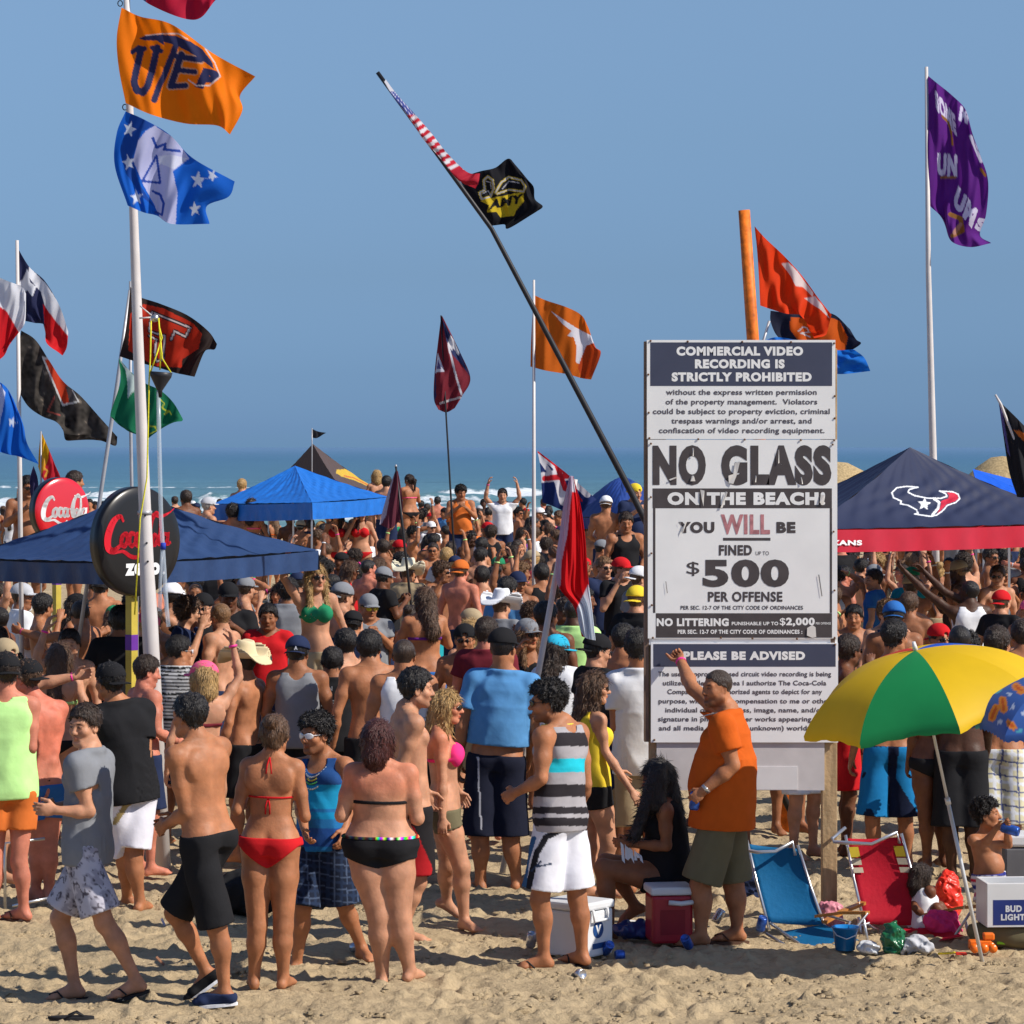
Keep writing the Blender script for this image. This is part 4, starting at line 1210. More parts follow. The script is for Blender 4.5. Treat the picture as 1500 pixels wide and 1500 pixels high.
# ------------------------------------------------------------ canopies
def interp_patch(C, n, m):
    """C: control grid (r, c, k) -> smooth (n, m, k)"""
    def along(A, n):
        A = np.asarray(A, float); k = A.shape[0]
        if k == 1: return np.repeat(A, n, 0)
        t = np.linspace(0, k - 1, n); i = np.clip(t.astype(int), 0, k - 2); f = (t - i).reshape((-1,) + (1,) * (A.ndim - 1))
        g = lambda j: np.where((j < 0).reshape(f.shape), 2 * A[0] - A[1], np.where((j > k - 1).reshape(f.shape), 2 * A[-1] - A[-2], A[np.clip(j, 0, k - 1)]))
        a, b, c, d = g(i - 1), g(i), g(i + 1), g(i + 2)
        return .5 * (2 * b + (c - a) * f + (2 * a - 5 * b + 4 * c - d) * f * f + (3 * b - a - 3 * c + d) * f ** 3)
    A = along(C, n)
    return np.swapaxes(along(np.swapaxes(A, 0, 1), m), 0, 1)

def in_poly(P, poly):
    x, y = P[:, 0], P[:, 1]; c = np.zeros(len(P), bool); n = len(poly)
    for i in range(n):
        x0, y0 = poly[i]; x1, y1 = poly[(i + 1) % n]
        if y0 == y1: continue
        c ^= ((y0 > y) != (y1 > y)) & (x < (x1 - x0) * (y - y0) / (y1 - y0) + x0)
    return c
def near_line(P, pts, w):
    m = np.zeros(len(P), bool)
    for (x0, y0), (x1, y1) in zip(pts[:-1], pts[1:]):
        dx, dy = x1 - x0, y1 - y0; L = dx * dx + dy * dy + 1e-9
        t = np.clip(((P[:, 0] - x0) * dx + (P[:, 1] - y0) * dy) / L, 0, 1)
        m |= (P[:, 0] - x0 - dx * t) ** 2 + (P[:, 1] - y0 - dy * t) ** 2 < (w / 2) ** 2
    return m
def star(cx, cy, r, a0=0, sx=1.0):
    return [(cx + sx * (r if i % 2 == 0 else r * .42) * math.sin(a0 + i * math.pi / 5), cy - (r if i % 2 == 0 else r * .42) * math.cos(a0 + i * math.pi / 5)) for i in range(10)]
def in_text(P, s, org, ux, uy, bold=.05):
    """lettering with lower left corner org, full width vector ux, cap height vector uy"""
    V, T = text_tris(s, bold); w = V[:, 0].max()
    Pv = np.array(org) + V[:, :1] / w * np.array(ux) + V[:, 1:2] * np.array(uy)
    m = np.zeros(len(P), bool)
    for t in T:
        a, b, c = Pv[t]
        lo = np.minimum(np.minimum(a, b), c); hi = np.maximum(np.maximum(a, b), c)
        k = np.where((P[:, 0] >= lo[0]) & (P[:, 0] <= hi[0]) & (P[:, 1] >= lo[1]) & (P[:, 1] <= hi[1]) & ~m)[0]
        if len(k): m[k] = in_poly(P[k], [tuple(a), tuple(b), tuple(c)])
    return m

def canopy(name, label, apex, corners, drop, m, mv, n=40, sag=.10, art=None, seed=0, poles=True, wr=.012, skip=()):
    """pop-up canopy: apex and four eave corners (world), valance of height drop"""
    c0 = sum(corners, Vector()) / 4
    t = thing(name, label, 'tent', (c0.x, c0.y, 0), 'pop-up canopies over the crowd')
    off = np.array(t.location)
    A = v3(apex)
    for q in range(4):
        a, b = v3(corners[q]), v3(corners[(q + 1) % 4])
        u = np.linspace(0, 1, n); v = np.linspace(0, 1, n)
        U, Vv = np.meshgrid(u, v, indexing='ij')           # u along the eave, v from eave to apex
        E = a + (b - a) * U[..., None]
        Pp = E * (1 - Vv[..., None]) + A * Vv[..., None]
        sg = sag * np.sin(np.pi * U) * (1 - Vv) ** .7 * Vv ** .5 * 1.4 + sag * .45 * np.sin(np.pi * Vv)
        wk = wr * (np.sin(U * (1 - Vv) * 55 + 3 * np.sin(Vv * 7 + q) + seed) * np.sin(np.pi * U) + .6 * np.sin((U - .5) * 90 * (1 - Vv * .6) + seed)) * np.sin(np.pi * np.clip(Vv * .9 + .1, 0, 1))
        Pp[..., 2] += -sg + wk
        V = (Pp - off).reshape(-1, 3); I = np.arange(n * n).reshape(n, n)
        Q = np.stack([I[:-1, :-1], I[1:, :-1], I[1:, 1:], I[:-1, 1:]], -1).reshape(-1, 4)
        pr = np.stack([750 + Pp[..., 0] / Pp[..., 1] * FPX, HORIZON + (CAMH - Pp[..., 2]) / Pp[..., 1] * FPX], -1).reshape(-1, 2)
        if art: me = np_mesh('roof_panel', V, Q, (PRINTC,), True, art(pr, q))
        else: me = np_mesh('roof_panel', V, Q, (m,), True)
        mobj('roof_panel', me, t)
        k = n * 2; u = np.linspace(0, 1, k); w_ = np.linspace(0, 1, 8)
        U, Ww = np.meshgrid(u, w_, indexing='ij')
        E = a + (b - a) * U[..., None]; nrm = unit(np.cross(b - a, (0, 0, 1)))
        E = E + nrm * (.004 + (.014 * np.sin(U * 60 + seed + q) + .010 * np.sin(U * 23 + 2)) * Ww)[..., None]
        E[..., 2] -= Ww * drop + (.018 * np.sin(U * np.pi)) + .003
        V = (E - off).reshape(-1, 3); I = np.arange(k * 8).reshape(k, 8)
        Q = np.stack([I[:-1, :-1], I[:-1, 1:], I[1:, 1:], I[1:, :-1]], -1).reshape(-1, 4)
        mobj('valance', np_mesh('valance', V, Q, (mv,), True), t)
    if poles:
        pm = mat('tent_pole', (.5, .5, .52), rough=.4, metal=.6, noise=.03)
        for ci, c in enumerate(corners):
            if ci in skip: continue
            MB().box((c.x * .985 + c0.x * .015 - t.location.x - .014, c.y * .985 + c0.y * .015 - t.location.y - .014, 0), (c.x * .985 + c0.x * .015 - t.location.x + .014, c.y * .985 + c0.y * .015 - t.location.y + .014, c.z - .04)).build('leg', pm, t)
    return t
PRINTC = mat('canopy_print', (1, 1, 1), rough=.55, spec=.3, noise=.04, nscale=4, attr=True, bump=.2, bscale=14)
def eave(px, py, s): return W(px, py, s)
def tents():
    navy = mat('canopy_navy', (.022, .050, .135), rough=.5, spec=.35, noise=.10, nscale=3, bump=.4, bscale=7, bdist=.03)
    F = eave(200, 824, 184); Rr = eave(466, 806, 166); L = eave(-60, 817, 172); B = Rr + L - F; B.z = F.z
    t = canopy('canopy_tent', 'navy blue pop-up canopy behind the round black zero sign', W(198, 723, 170), [F, Rr, B, L], .17, navy, navy, sag=.06, skip=(1,))
    blue = mat('canopy_blue', (.012, .15, .56), rough=.5, spec=.35, noise=.08, nscale=3, bump=.5, bscale=6, bdist=.05)
    F = eave(457, 736, 95); Rr = eave(570, 728, 89); L = eave(312, 738, 91); B = Rr + L - F; B.z = F.z
    canopy('canopy_tent', 'bright blue pop-up canopy in the middle of the crowd below the brown one', W(432, 682, 88), [F, Rr, B, L], .26, blue, blue, sag=.05, wr=.010)
    brown = mat('canopy_brown', (.085, .055, .045), rough=.7, noise=.1)
    F = eave(500, 716, 76); Rr = eave(560, 722, 70); L = eave(392, 716, 74); B = Rr + L - F; B.z = F.z
    Z5 = lambda x, y: (400 + x / 5, 640 + y / 5)
    def art(p, q):
        c = np.tile(np.array((.085, .055, .045)), (len(p), 1))
        c[in_poly(p, [Z5(*a) for a in ((465, 240), (540, 235), (640, 280), (700, 330), (700, 365), (600, 320), (500, 290), (460, 265))])] = (.55, .36, .03)
        c[near_line(p, [Z5(520, 285), Z5(590, 300), Z5(690, 350)], 1.6)] = (.5, .1, .02)
        return c
    canopy('canopy_tent', 'dark brown peaked canopy with a yellow emblem behind the bright blue one', W(458, 650, 75), [F, Rr, B, L], .2, brown, brown, sag=.08, art=art, n=70)
    # the canopy with the bull emblem
    tx = (.020, .026, .062)
    F = eave(1180, 776, 142); Rr = eave(1600, 762, 130); B = eave(1480, 762, 118); L = B + (F - Rr); L.z = F.z; B.z = F.z; Rr.z = F.z
    redv = mat('canopy_red_valance', (.45, .014, .035), rough=.5, noise=.06)
    Z = lambda x, y: (1200 + x / 5, 640 + y / 5)
    outer = [Z(*a) for a in ((725, 368), (640, 362), (570, 372), (532, 408), (545, 445), (600, 470), (595, 490), (650, 500), (715, 535), (722, 562), (700, 565), (815, 582), (860, 572), (905, 540), (940, 500), (1000, 480), (1030, 450), (1018, 420), (975, 402), (880, 396), (925, 415), (935, 435), (890, 450), (790, 448), (700, 430), (650, 405), (660, 385))]
    inner_r = [Z(*a) for a in ((985, 408), (1015, 425), (1020, 450), (995, 472), (935, 492), (900, 530), (862, 566), (880, 530), (893, 490), (890, 470), (945, 450), (950, 425), (935, 408))]
    def art(p, q):
        c = np.tile(np.array(tx), (len(p), 1))
        c[near_line(p, outer + outer[:1], 1.9)] = (.72, .74, .76)
        c[near_line(p, [Z(840, 452), Z(880, 480), Z(870, 525), Z(830, 570)], 3.6)] = (.72, .74, .76)
        c[in_poly(p, inner_r)] = (.50, .015, .04)
        c[in_poly(p, star(*Z(770, 492), 10.5, .1))] = (.75, .75, .75)
        return c
    t = canopy('canopy_tent', 'dark navy canopy with a bull head emblem and a red valance', W(1333, 655, 131), [F, Rr, B, L], .235, redv, redv, n=220, sag=.10, art=art, wr=.010)
    mobj('x', bpy.data.meshes.new('x')); bpy.data.objects.remove(bpy.data.objects['x'])
    d = (Rr - F).normalized()
    def pl(px, py, y):
        k = (px - 1180) / 420.0; p = F + (Rr - F) * k; s = FPX / p.y; q = W(px, py, s); q.y = p.y
        return Vector((q.x, q.y - .055, q.z)) - t.location
    lettering('lettering', 'TEXANS', pl, 1196, 1262, 798.5, 7.5, mat('print_white', (.75, .75, .77), noise=.02), t, .05)
    br = mat('canopy_royal', (.008, .10, .62), rough=.5, noise=.05)
    F = eave(1440, 742, 105); Rr = eave(1560, 745, 100); B = eave(1540, 715, 92); L = B + (F - Rr)
    canopy('canopy_tent', 'royal blue canopy with white edging at the right side behind the bull canopy', W(1425, 687, 98), [F, Rr, B, L], .2, br, br, sag=.02, wr=.004)
    db = mat('canopy_deep_blue', (.012, .04, .20), rough=.6, noise=.08)
    F = eave(905, 757, 84); Rr = eave(985, 752, 80); B = eave(915, 745, 76); L = eave(835, 757, 80)
    canopy('canopy_tent', 'deep blue canopy far back to the left of the sign', W(912, 700, 80), [F, Rr, B, L], .2, db, db, sag=-.18, wr=.01)
    th = mat('thatch', (.42, .31, .16), rough=.95, noise=.3, nscale=20, bump=.8, bscale=30)
    for (px, py, s, rad, lab) in ((1222, 676, 62, 1.25, 'straw coloured beach shelter just right of the tall sign'), (1468, 668, 70, .95, 'straw coloured beach shelter behind the royal blue canopy')):
        c = W(px, py, s); t = thing('beach_shelter', lab, 'shelter', (c.x, c.y, 0), 'thatched shelters near the water')
        MB().lathe([(rad, c.z - .62), (rad * .55, c.z - .22), (rad * .25, c.z - .03), (0, c.z)], (0, 0, 0), 18).lathe([(rad, c.z - .62), (0, c.z - .3)], (0, 0, 0), 18).build('roof', th, t)
        MB().tube([(0, 0, 0), (0, 0, c.z - .3)], .05).build('post', mat('post_wood', (.4, .3, .2)), t)
tents()
# ------------------------------------------------------------ round signs, poles and flags
def strokes(place, lines, w, name, m, parent, n=8):
    """painted strokes: polylines of picture points, flat ribbons joined into one lettering part"""
    mb = MB()
    for ln in lines:
        C = interp_patch(np.array([[p] for p in ln], float), (len(ln) - 1) * n + 1, 1)[:, 0]
        for i in range(len(C) - 1):
            a, b = C[i], C[i + 1]; d = b - a; L = np.hypot(*d[:2]) + 1e-9
            na = np.array([-d[1], d[0]]) / L
            wa = a[2] if len(a) > 2 else w; wb = b[2] if len(b) > 2 else w
            ext = d[:2] / L * min(.4, wa * .15)
            mb.poly([place(*(a[:2] - ext + na * wa / 2)), place(*(a[:2] - ext - na * wa / 2)), place(*(b[:2] + ext - na * wb / 2)), place(*(b[:2] + ext + na * wb / 2))][::-1])
    return mb.build(name, m, parent)

def cola_script(x0, y0, w):
    """the flowing two word script as strokes in a unit box (width w)"""
    k = w / 100.0
    def T(L): return [(x0 + a * k, y0 + b * k, c * k) for a, b, c in L]
    return [T(L) for L in (
        [(27, -24, 3), (22, -30, 5), (12, -24, 8), (4, -8, 10), (4, 6, 9), (12, 10, 7), (22, 4, 4)],                 # C
        [(30, -10, 5), (25, -6, 6), (24, 2, 6), (29, 5, 5), (33, -2, 6), (32, -9, 5), (30, -10, 4)],                 # o
        [(44, -9, 5), (38, -9, 6), (36, 0, 6), (40, 5, 5), (45, 1, 4)],                                              # c
        [(54, -9, 4), (48, -8, 6), (46, 1, 6), (50, 5, 5), (55, -2, 5), (56, -9, 5), (55, 3, 6), (59, 4, 4)],        # a
        [(60, -8, 3), (64, -8, 3)],
        [(84, -27, 3), (78, -33, 5), (70, -24, 7), (66, -8, 9), (67, 4, 7), (73, 5, 4)],                             # C
        [(76, -8, 5), (72, -4, 6), (72, 3, 5), (76, 4, 5), (79, -3, 5), (76, -8, 4)],                                # o
        [(84, -26, 4), (84, -12, 5), (81, 2, 5), (85, 4, 4)],                                                        # l
        [(94, -8, 4), (89, -7, 5), (87, 2, 5), (91, 4, 5), (95, -2, 5), (96, -9, 5), (95, 3, 5), (100, 2, 3)],       # a
        [(12, 13, 2), (26, 11, 4), (38, 17, 5), (48, 18, 4), (54, 12, 2)],                                           # swash
        [(70, -32, 2), (84, -29, 4), (98, -33, 2), (106, -38, 1)])]

def disc_sign(label, px, py, s, rad, thick, yaw, face, rim, dark_text):
    c = W(px, py, s)
    t = thing('round_sign', label, 'sign', (c.x, c.y, 0), 'round drink signs on posts')
    a = R(yaw); M = Matrix.Translation((0, 0, c.z)) @ Matrix.Rotation(a, 4, 'Z') @ Matrix.Rotation(R(90), 4, 'X')      # +Z of the disc looks at the camera, then turns
    MB().lathe([(0, thick * .5), (rad * .80, thick * .48), (rad * .95, thick * .40), (rad * .985, thick * .30)], (0, 0, 0), 96, M).build('face', face, t)
    MB().lathe([(rad * .985, thick * .30), (rad, thick * .22), (rad, -thick * .5), (0, -thick * .5)], (0, 0, 0), 96, M).build('rim', rim, t)
    MB().box((-.032, thick * .2, -.3), (.032, thick * .2 + .07, c.z - rad * .5), Matrix.Rotation(a, 4, 'Z')).build('post', mat('yellow_post', (.52, .40, .06), rough=.5, noise=.15), t)
    MB().box((-.034, thick * .2 - .002, c.z - rad - .42), (.034, thick * .2 + .072, c.z - rad - .30), Matrix.Rotation(a, 4, 'Z')).build('band', mat('purple_band', (.14, .03, .30), rough=.5), t)
    def pl(x, y, *_):       # metres on the face
        r = math.hypot(x, y); zz = thick * (.505 if r < rad * .8 else .48)
        p = M @ Vector((x, -y, zz + .002)); return p
    return t, pl
def round_signs():
    redf = mat('enamel_red', (.62, .012, .02), rough=.22, spec=.6, noise=.02, coat=.6)
    blk = mat('enamel_black', (.016, .015, .015), rough=.28, spec=.4, noise=.03)
    rimb = mat('rim_black', (.008, .008, .009), rough=.3, spec=.5, noise=0)
    wh = mat('enamel_white', (.80, .80, .80), rough=.3, noise=0); rd = mat('enamel_script_red', (.65, .015, .03), rough=.3, noise=0)
    t, pl = disc_sign('round red drink sign with white flowing script above the navy canopy', 88, 748, 142, .345, .12, 44, redf, rimb, False)
    strokes(lambda x, y: pl(x, y), cola_script(-.27, .03, .58), .02, 'lettering', wh, t)
    t, pl = disc_sign('large round black drink sign with red script and the word zero behind the white pole', 200, 793, 189, .425, .11, 48, blk, rimb, True)
    strokes(lambda x, y: pl(x, y), cola_script(-.36, .0, .66), .02, 'lettering', rd, t)
    lettering('lettering', 'zero', lambda x, y, d: pl(x, y), -.165, .19, .26, .13, wh, t, .06)
    MB().lathe([(0, 0), (.012, 0)], (0, 0, 0), 10, Matrix.Translation(pl(.23, .25)) @ Matrix.Rotation(R(48), 4, 'Z') @ Matrix.Rotation(R(90), 4, 'X')).build('lettering', wh, t)
round_signs()

PW = mat('pole_white', (.62, .58, .56), rough=.4, spec=.4, noise=.06)
PG = mat('pole_grey', (.42, .42, .44), rough=.4, metal=.3, noise=.1)
PB_ = mat('pole_black', (.025, .025, .028), rough=.45, noise=.1)
PO = mat('pole_orange', (.75, .17, .015), rough=.55, noise=.42, nscale=16)
def pole(label, pts, m, name='flag_pole', cat='pole', group='flag poles standing in the crowd', cap=None):
    """pts: (px, py, s, width in px) from the top down; the last point is carried on to the sand"""
    P = [W(a, b, c) for a, b, c, d in pts]; rr = [d / c / 2 for a, b, c, d in pts]
    e = P[-1]; d = (P[-1] - P[-2]).normalized(); k = (e.z + .15) / max(.2, -d.z)
    P.append(e + d * k); rr.append(rr[-1])
    base = Vector((P[-1].x, P[-1].y, 0))
    t = thing(name, label, cat, base, group)
    MB().tube([p - base for p in P], rr, 14).build('shaft', m, t)
    if cap:
        MB().tube([P[0] - base, P[0] - base + Vector((0, 0, cap))], [rr[0] * 1.5, rr[0] * .8], 10).build('finial', PG, t)
    return t, base
def poles():
    t, b = pole('tall thick white flag pole in front of the round black sign at left', [(184, -60, 193, 9), (190, 160, 193, 11), (196, 320, 193, 13), (203, 520, 193, 16), (212, 740, 193, 18), (215, 830, 193, 21), (219, 905, 193, 24)], PW)
    p0 = W(212, 748, 193) - b; MB().tube([p0, p0 + Vector((0, 0, -.03))], .056, 14).build('collar', PG, t)
    for y in (755, 795, 822):
        q = W(213 + (y - 740) * .06, y, 193) - b; MB().tube([q + Vector((0, -.05, 0)), q + Vector((0, -.068, 0))], .008, 8).build('bolt', PB_, t)
    for (px, py) in ((176, 5), (183, 157)):
        q = W(px, py, 193) - b; pts = [q + Vector((.018 * math.cos(a_), 0, .022 * math.sin(a_))) for a_ in np.linspace(0, 6.28, 13)]; MB().tube(pts, .004, 6).build('ring', PB_, t)
    pole('long dark pole leaning left with the wrapped striped flag and the black emblem flag', [(553, 106, 178, 6), (720, 335, 178, 7), (925, 722, 176, 10), (935, 742, 176, 10)], PB_)
    pole('tall white flag pole with the purple flag behind the bull canopy', [(1357, 98, 108, 5), (1360, 400, 108, 8), (1367, 672, 108, 11)], PW)
    pole('thick orange pole rising behind the top of the sign', [(1090, 308, 175, 17), (1103, 500, 175, 18)], PO)
    pole('thin white pole carrying the three coloured flag at far left', [(25, 352, 150, 5), (29, 700, 150, 7)], PW)
    pole('slanting silver pole crossing behind the thick white pole', [(190, 425, 160, 4), (172, 560, 160, 6), (145, 740, 160, 6)], PG)
    pole('thin grey pole behind the thick white pole', [(191, 412, 150, 4), (191, 600, 150, 5), (193, 715, 150, 5)], PG)
    pole('white pole carrying the burnt orange flag in the middle', [(782, 410, 120, 3.5), (782, 745, 120, 6)], PW)
    pole('thin dark rod holding the maroon flag on end', [(646, 462, 100, 2.2), (653, 600, 100, 2.5), (660, 720, 100, 3)], PB_)
    pole('dark thin rod of the hanging maroon flag in the crowd', [(580, 684, 120, 3), (590, 775, 120, 4)], PB_, cap=.03)
    pole('white plastic pole leaning right with the red and white flag', [(843, 702, 195, 7), (822, 800, 195, 8), (804, 900, 195, 9)], PW)
    pole('short white rod holding the black banner at the right edge', [(1458, 578, 175, 3), (1466, 592, 175, 4), (1530, 760, 175, 5)], PW)
    pole('thin pole of the yellow and red flag', [(60, 632, 120, 2.5), (60, 740, 120, 3)], PG)
    pole('slim white pole leaning behind the orange flag right of the orange pole', [(1127, 470, 170, 4), (1112, 520, 170, 4)], PG)
    pole('short rod on top of the brown canopy', [(457, 627, 76, 1.4), (457, 655, 76, 1.6)], PG)
    # clear drinking tube with its funnel and yellow ropes
    base = W(245, HORIZON + CAMH * 198, 198)
    t = thing('drinking_funnel', 'black funnel with a long clear tube hanging beside the thick white pole', 'funnel', base)
    clear = bpy.data.materials.new('clear_plastic'); clear.use_nodes = True; cb = clear.node_tree.nodes['Principled BSDF']
    cb.inputs['Base Color'].default_value = (.62, .70, .78, 1); cb.inputs['Roughness'].default_value = .25; cb.inputs['Alpha'].default_value = .42; cb.inputs['Specular IOR Level'].default_value = .7
    q = lambda x, y: W(x, y, 198) - base
    MB().tube([q(232, 572), q(233, 640), q(236, 760), q(244, 890), q(247, 918)], .016, 10).build('tube', clear, t)
    MB().tube([q(238, 800), q(235, 850), q(234, 895)], .014, 10).build('tube', clear, t)
    top = q(236, 545); bot = q(234, 572)
    MB().tube([top, top + (bot - top) * .25, bot, bot + Vector((0, 0, -.05))], [.085, .078, .02, .016], 20).build('funnel', PB_, t)
    bl = q(239, 795); MB().tube([bl, bl + Vector((0, 0, -.05))], .02, 10).build('clamp', mat('clamp_blue', (.02, .05, .4)), t)
    ye = mat('rope_yellow', (.72, .66, .03), rough=.8, noise=.2, nscale=60)
    r = thing('rope', 'yellow ropes hanging from a pulley on the thick white pole', 'rope', base)
    for pts in ([(222, 470), (221, 520), (219, 560), (216, 700), (206, 760), (198, 900)], [(233, 466), (236, 505), (235, 542)], [(236, 500), (238, 525), (251, 546)], [(235, 505), (221, 546)], [(234, 480), (238, 495), (234, 505), (238, 518), (235, 530)]):
        MB().tube([q(*p) + Vector((0, -.03, 0)) for p in pts], .006, 6).build('strand', ye, r)
    MB().tube([q(205, 448), q(222, 462)], .005, 6).build('strand', PW, r); MB().tube([q(204, 466), q(222, 465)], .006, 6).build('strand', PW, r)
    MB().lathe([(0, -.02), (.024, -.015), (.03, 0), (.024, .015), (0, .02)], q(227, 466), 12, Matrix.Rotation(R(90), 4, 'X')).build('pulley', mat('steel', (.5, .5, .5), metal=.8, rough=.3), r)
poles()

FLAGMAT = mat('flag_cloth', (1, 1, 1), rough=.75, spec=.15, noise=.03, nscale=3, attr=True, transl=.38, bump=.15, bscale=18)
def flag(label, rows, s, art, n=60, m=80, ripple=(.05, 1.6, 1.0), dys=None, group='flags flying over the crowd', ph=0.0, base=None, name='flag'):
    C = np.array([[(x, y, 0.0) for x, y in r] for r in rows], float)
    if dys is not None: C[..., 2] = np.array(dys)
    G = interp_patch(C, n, m)
    u = np.linspace(0, 1, m)[None, :]; v = np.linspace(0, 1, n)[:, None]
    amp, fu, fv = ripple
    dy = G[..., 2] + amp * np.minimum(1, u * 3 + .15) * (np.sin(2 * np.pi * (fu * u + fv * v + ph)) + .45 * np.sin(2 * np.pi * (2.3 * fu * u - 1.4 * fv * v + ph * 2 + .2)) + .18 * np.sin(2 * np.pi * (5.2 * fu * u + 2.2 * fv * v)))
    P2 = G[..., :2].reshape(-1, 2)
    s2 = FPX / (FPX / s + dy.reshape(-1))
    X = (P2[:, 0] - 750) / s2; Z = CAMH - (P2[:, 1] - HORIZON) / s2; Y = FPX / s2
    V = np.stack([X, Y, Z], -1)
    I = np.arange(n * m).reshape(n, m)
    Q = np.stack([I[:-1, :-1], I[:-1, 1:], I[1:, 1:], I[1:, :-1]], -1).reshape(-1, 4)
    org = V[0].copy()
    o = mobj(name, np_mesh(name, V - org, Q, (FLAGMAT,), True, art(P2)), None, None, org)
    return tag(o, label, 'flag', group)
def base_c(P, c): return np.tile(np.array(c, float), (len(P), 1))
def flags():
    K = lambda x, y: (x / 3.75, y / 3.75)
    K2 = lambda x, y: (x / 3.75, 340 + y / 3.75)
    WHT = (.72, .73, .78); NAVY = (.025, .03, .085)
    def art(P):
        c = base_c(P, (.50, .012, .045)); c[in_poly(P, [(180, -90), (212, -90), (214, 5), (180, 12)])] = (.02, .03, .12); return c
    flag('red flag with a navy edge cut off by the top of the picture', [[(182, -75), (230, -80), (280, -62), (318, -38)], [(182, -45), (230, -40), (278, -25), (320, -12)], [(186, -22), (222, 8), (285, 29), (316, 0)]], 193, art, ripple=(.05, 1.2, .6))
    # orange flag with navy letters
    def art(P):
        c = base_c(P, (.90, .20, .004))
        NV = (.028, .032, .10)
        def outl(pts, w, ex=12):
            L = [K(*a) for a in pts]; c[near_line(P, L, (w + ex) / 3.75)] = (.62, .34, .22); return L, w
        segs = [outl([(975, 310), (1105, 330)], 30), outl([(985, 385), (1070, 395)], 26), outl([(935, 475), (1020, 470)], 28), outl([(995, 300), (940, 470)], 36),
                ]
        for L, w in segs: c[near_line(P, L, w / 3.75)] = NV
        c[in_text(P, 'P', K(1070, 478), np.array(K(1172, 500)) - K(1070, 478), np.array(K(1118, 372)) - K(1070, 478), .09)] = NV
        c[in_poly(P, [K(*a) for a in ((760, 212), (800, 196), (880, 190), (960, 196), (1050, 230), (1110, 270), (1165, 340), (1175, 380), (1110, 330), (1030, 280), (960, 245), (900, 232), (905, 250), (860, 222), (800, 222))])] = NV
        c[near_line(P, [K(972, 240), K(935, 330), K(900, 420), K(875, 470), K(848, 548)], 34 / 3.75)] = NV
        c[near_line(P, [K(775, 270), K(750, 380), K(735, 450), K(750, 495), K(785, 510), K(812, 470), K(840, 370), K(862, 262)], 38 / 3.75)] = NV
        c[near_line(P, [K(728, 285), K(760, 262), K(795, 268)], 26 / 3.75)] = NV; c[near_line(P, [K(835, 262), K(885, 280)], 24 / 3.75)] = NV
        c[near_line(P, [K(1130, 270), K(1180, 345), K(1210, 420), K(1150, 470), K(1080, 470), K(1035, 440)], 7 / 3.75)] = (.70, .60, .60)
        c[near_line(P, [K(800, 195), K(880, 186), K(980, 185), K(1030, 215)], 5 / 3.75)] = (.70, .60, .60)
        return c
    flag('bright orange flag with big navy UTEP letters near the top of the thick pole', [[(178, 11), (205, 24), (252, 36), (312, 78), (374, 112)], [(171, 55), (215, 68), (264, 80), (313, 104), (352, 139)], [(174, 100), (218, 117), (265, 128), (312, 140), (355, 162)], [(184, 151), (222, 168), (272, 181), (318, 184), (337, 197)]],
         199, art, n=110, m=140, ripple=(.055, 1.3, -.5), ph=.1)
    def art(P):
        c = base_c(P, (.010, .13, .62))
        c[in_poly(P, [K(*a) for a in ((720, 620), (850, 690), (780, 720), (730, 860), (760, 1000), (850, 1140), (780, 1080), (690, 950), (660, 820))])] = (.012, .07, .36)  # shaded back of the fold, painted as a darker blue
        c[in_poly(P, [K(*a) for a in ((800, 720), (850, 690), (960, 760), (1040, 870), (950, 940), (975, 1060), (965, 1240), (890, 1225), (850, 1130), (790, 1020), (730, 880), (760, 770))])] = (.52, .54, .80)
        c[in_poly(P, [K(*a) for a in ((850, 860), (940, 850), (1030, 870), (960, 930), (880, 900))])] = (.70, .72, .86)
        DB = (.03, .08, .40)
        c[near_line(P, [K(860, 855), K(782, 995), K(880, 1005), K(860, 855)], 3.4)] = DB
        c[near_line(P, [K(840, 1050), K(880, 1070), K(900, 1120), K(890, 1180), K(855, 1165)], 3.6)] = DB
        c[near_line(P, [K(840, 760), K(860, 810), K(910, 790), K(900, 820), K(985, 830)], 4)] = DB
        for x, y, r, a in ((712, 710, 48, .3), (706, 893, 46, -.2), (750, 1085, 46, -.1), (1088, 990, 52, .1), (1165, 965, 40, .5), (1070, 1148, 44, -.1)):
            c[in_poly(P, star(*K(x, y), r / 3.75, a, .8))] = (.66, .72, .85)
        return c
    flag('blue flag with white stars and a white centre below the orange UTEP flag', [[(184, 163), (213, 176), (248, 197), (283, 232), (344, 266)], [(171, 195), (203, 210), (238, 225), (275, 248), (335, 288)], [(168, 242), (196, 252), (230, 265), (268, 278), (303, 302)], [(187, 301), (210, 311), (230, 316), (252, 328), (307, 328)]],
         199, art, n=110, m=120, ripple=(.06, 1.4, .3), ph=.4)
    def art(P):
        c = base_c(P, NAVY)
        c[in_poly(P, [K2(*a) for a in ((160, 190), (250, 280), (330, 400), (385, 520), (380, 600), (330, 560), (245, 400), (225, 330), (190, 290), (150, 240))])] = WHT
        c[in_poly(P, [K2(*a) for a in ((92, 285), (125, 262), (150, 200), (165, 275), (200, 300), (178, 355), (150, 320), (120, 335), (125, 300))])] = WHT
        c[in_poly(P, [K2(*a) for a in ((236, 395), (300, 480), (360, 555), (400, 600), (345, 700), (240, 610), (245, 505))])] = (.62, .015, .02)
        return c
    flag('navy white and red flag with a star on the thin white pole at left', [[(23, 358), (43, 391), (66, 412), (88, 450), (100, 486)], [(24, 388), (40, 418), (60, 432), (80, 474), (98, 508)], [(24, 418), (40, 446), (58, 460), (74, 500), (92, 520)], [(36, 470), (50, 473), (66, 477), (68, 502), (90, 519)]], 150, art, n=70, m=80, ripple=(.06, 1.2, .6))
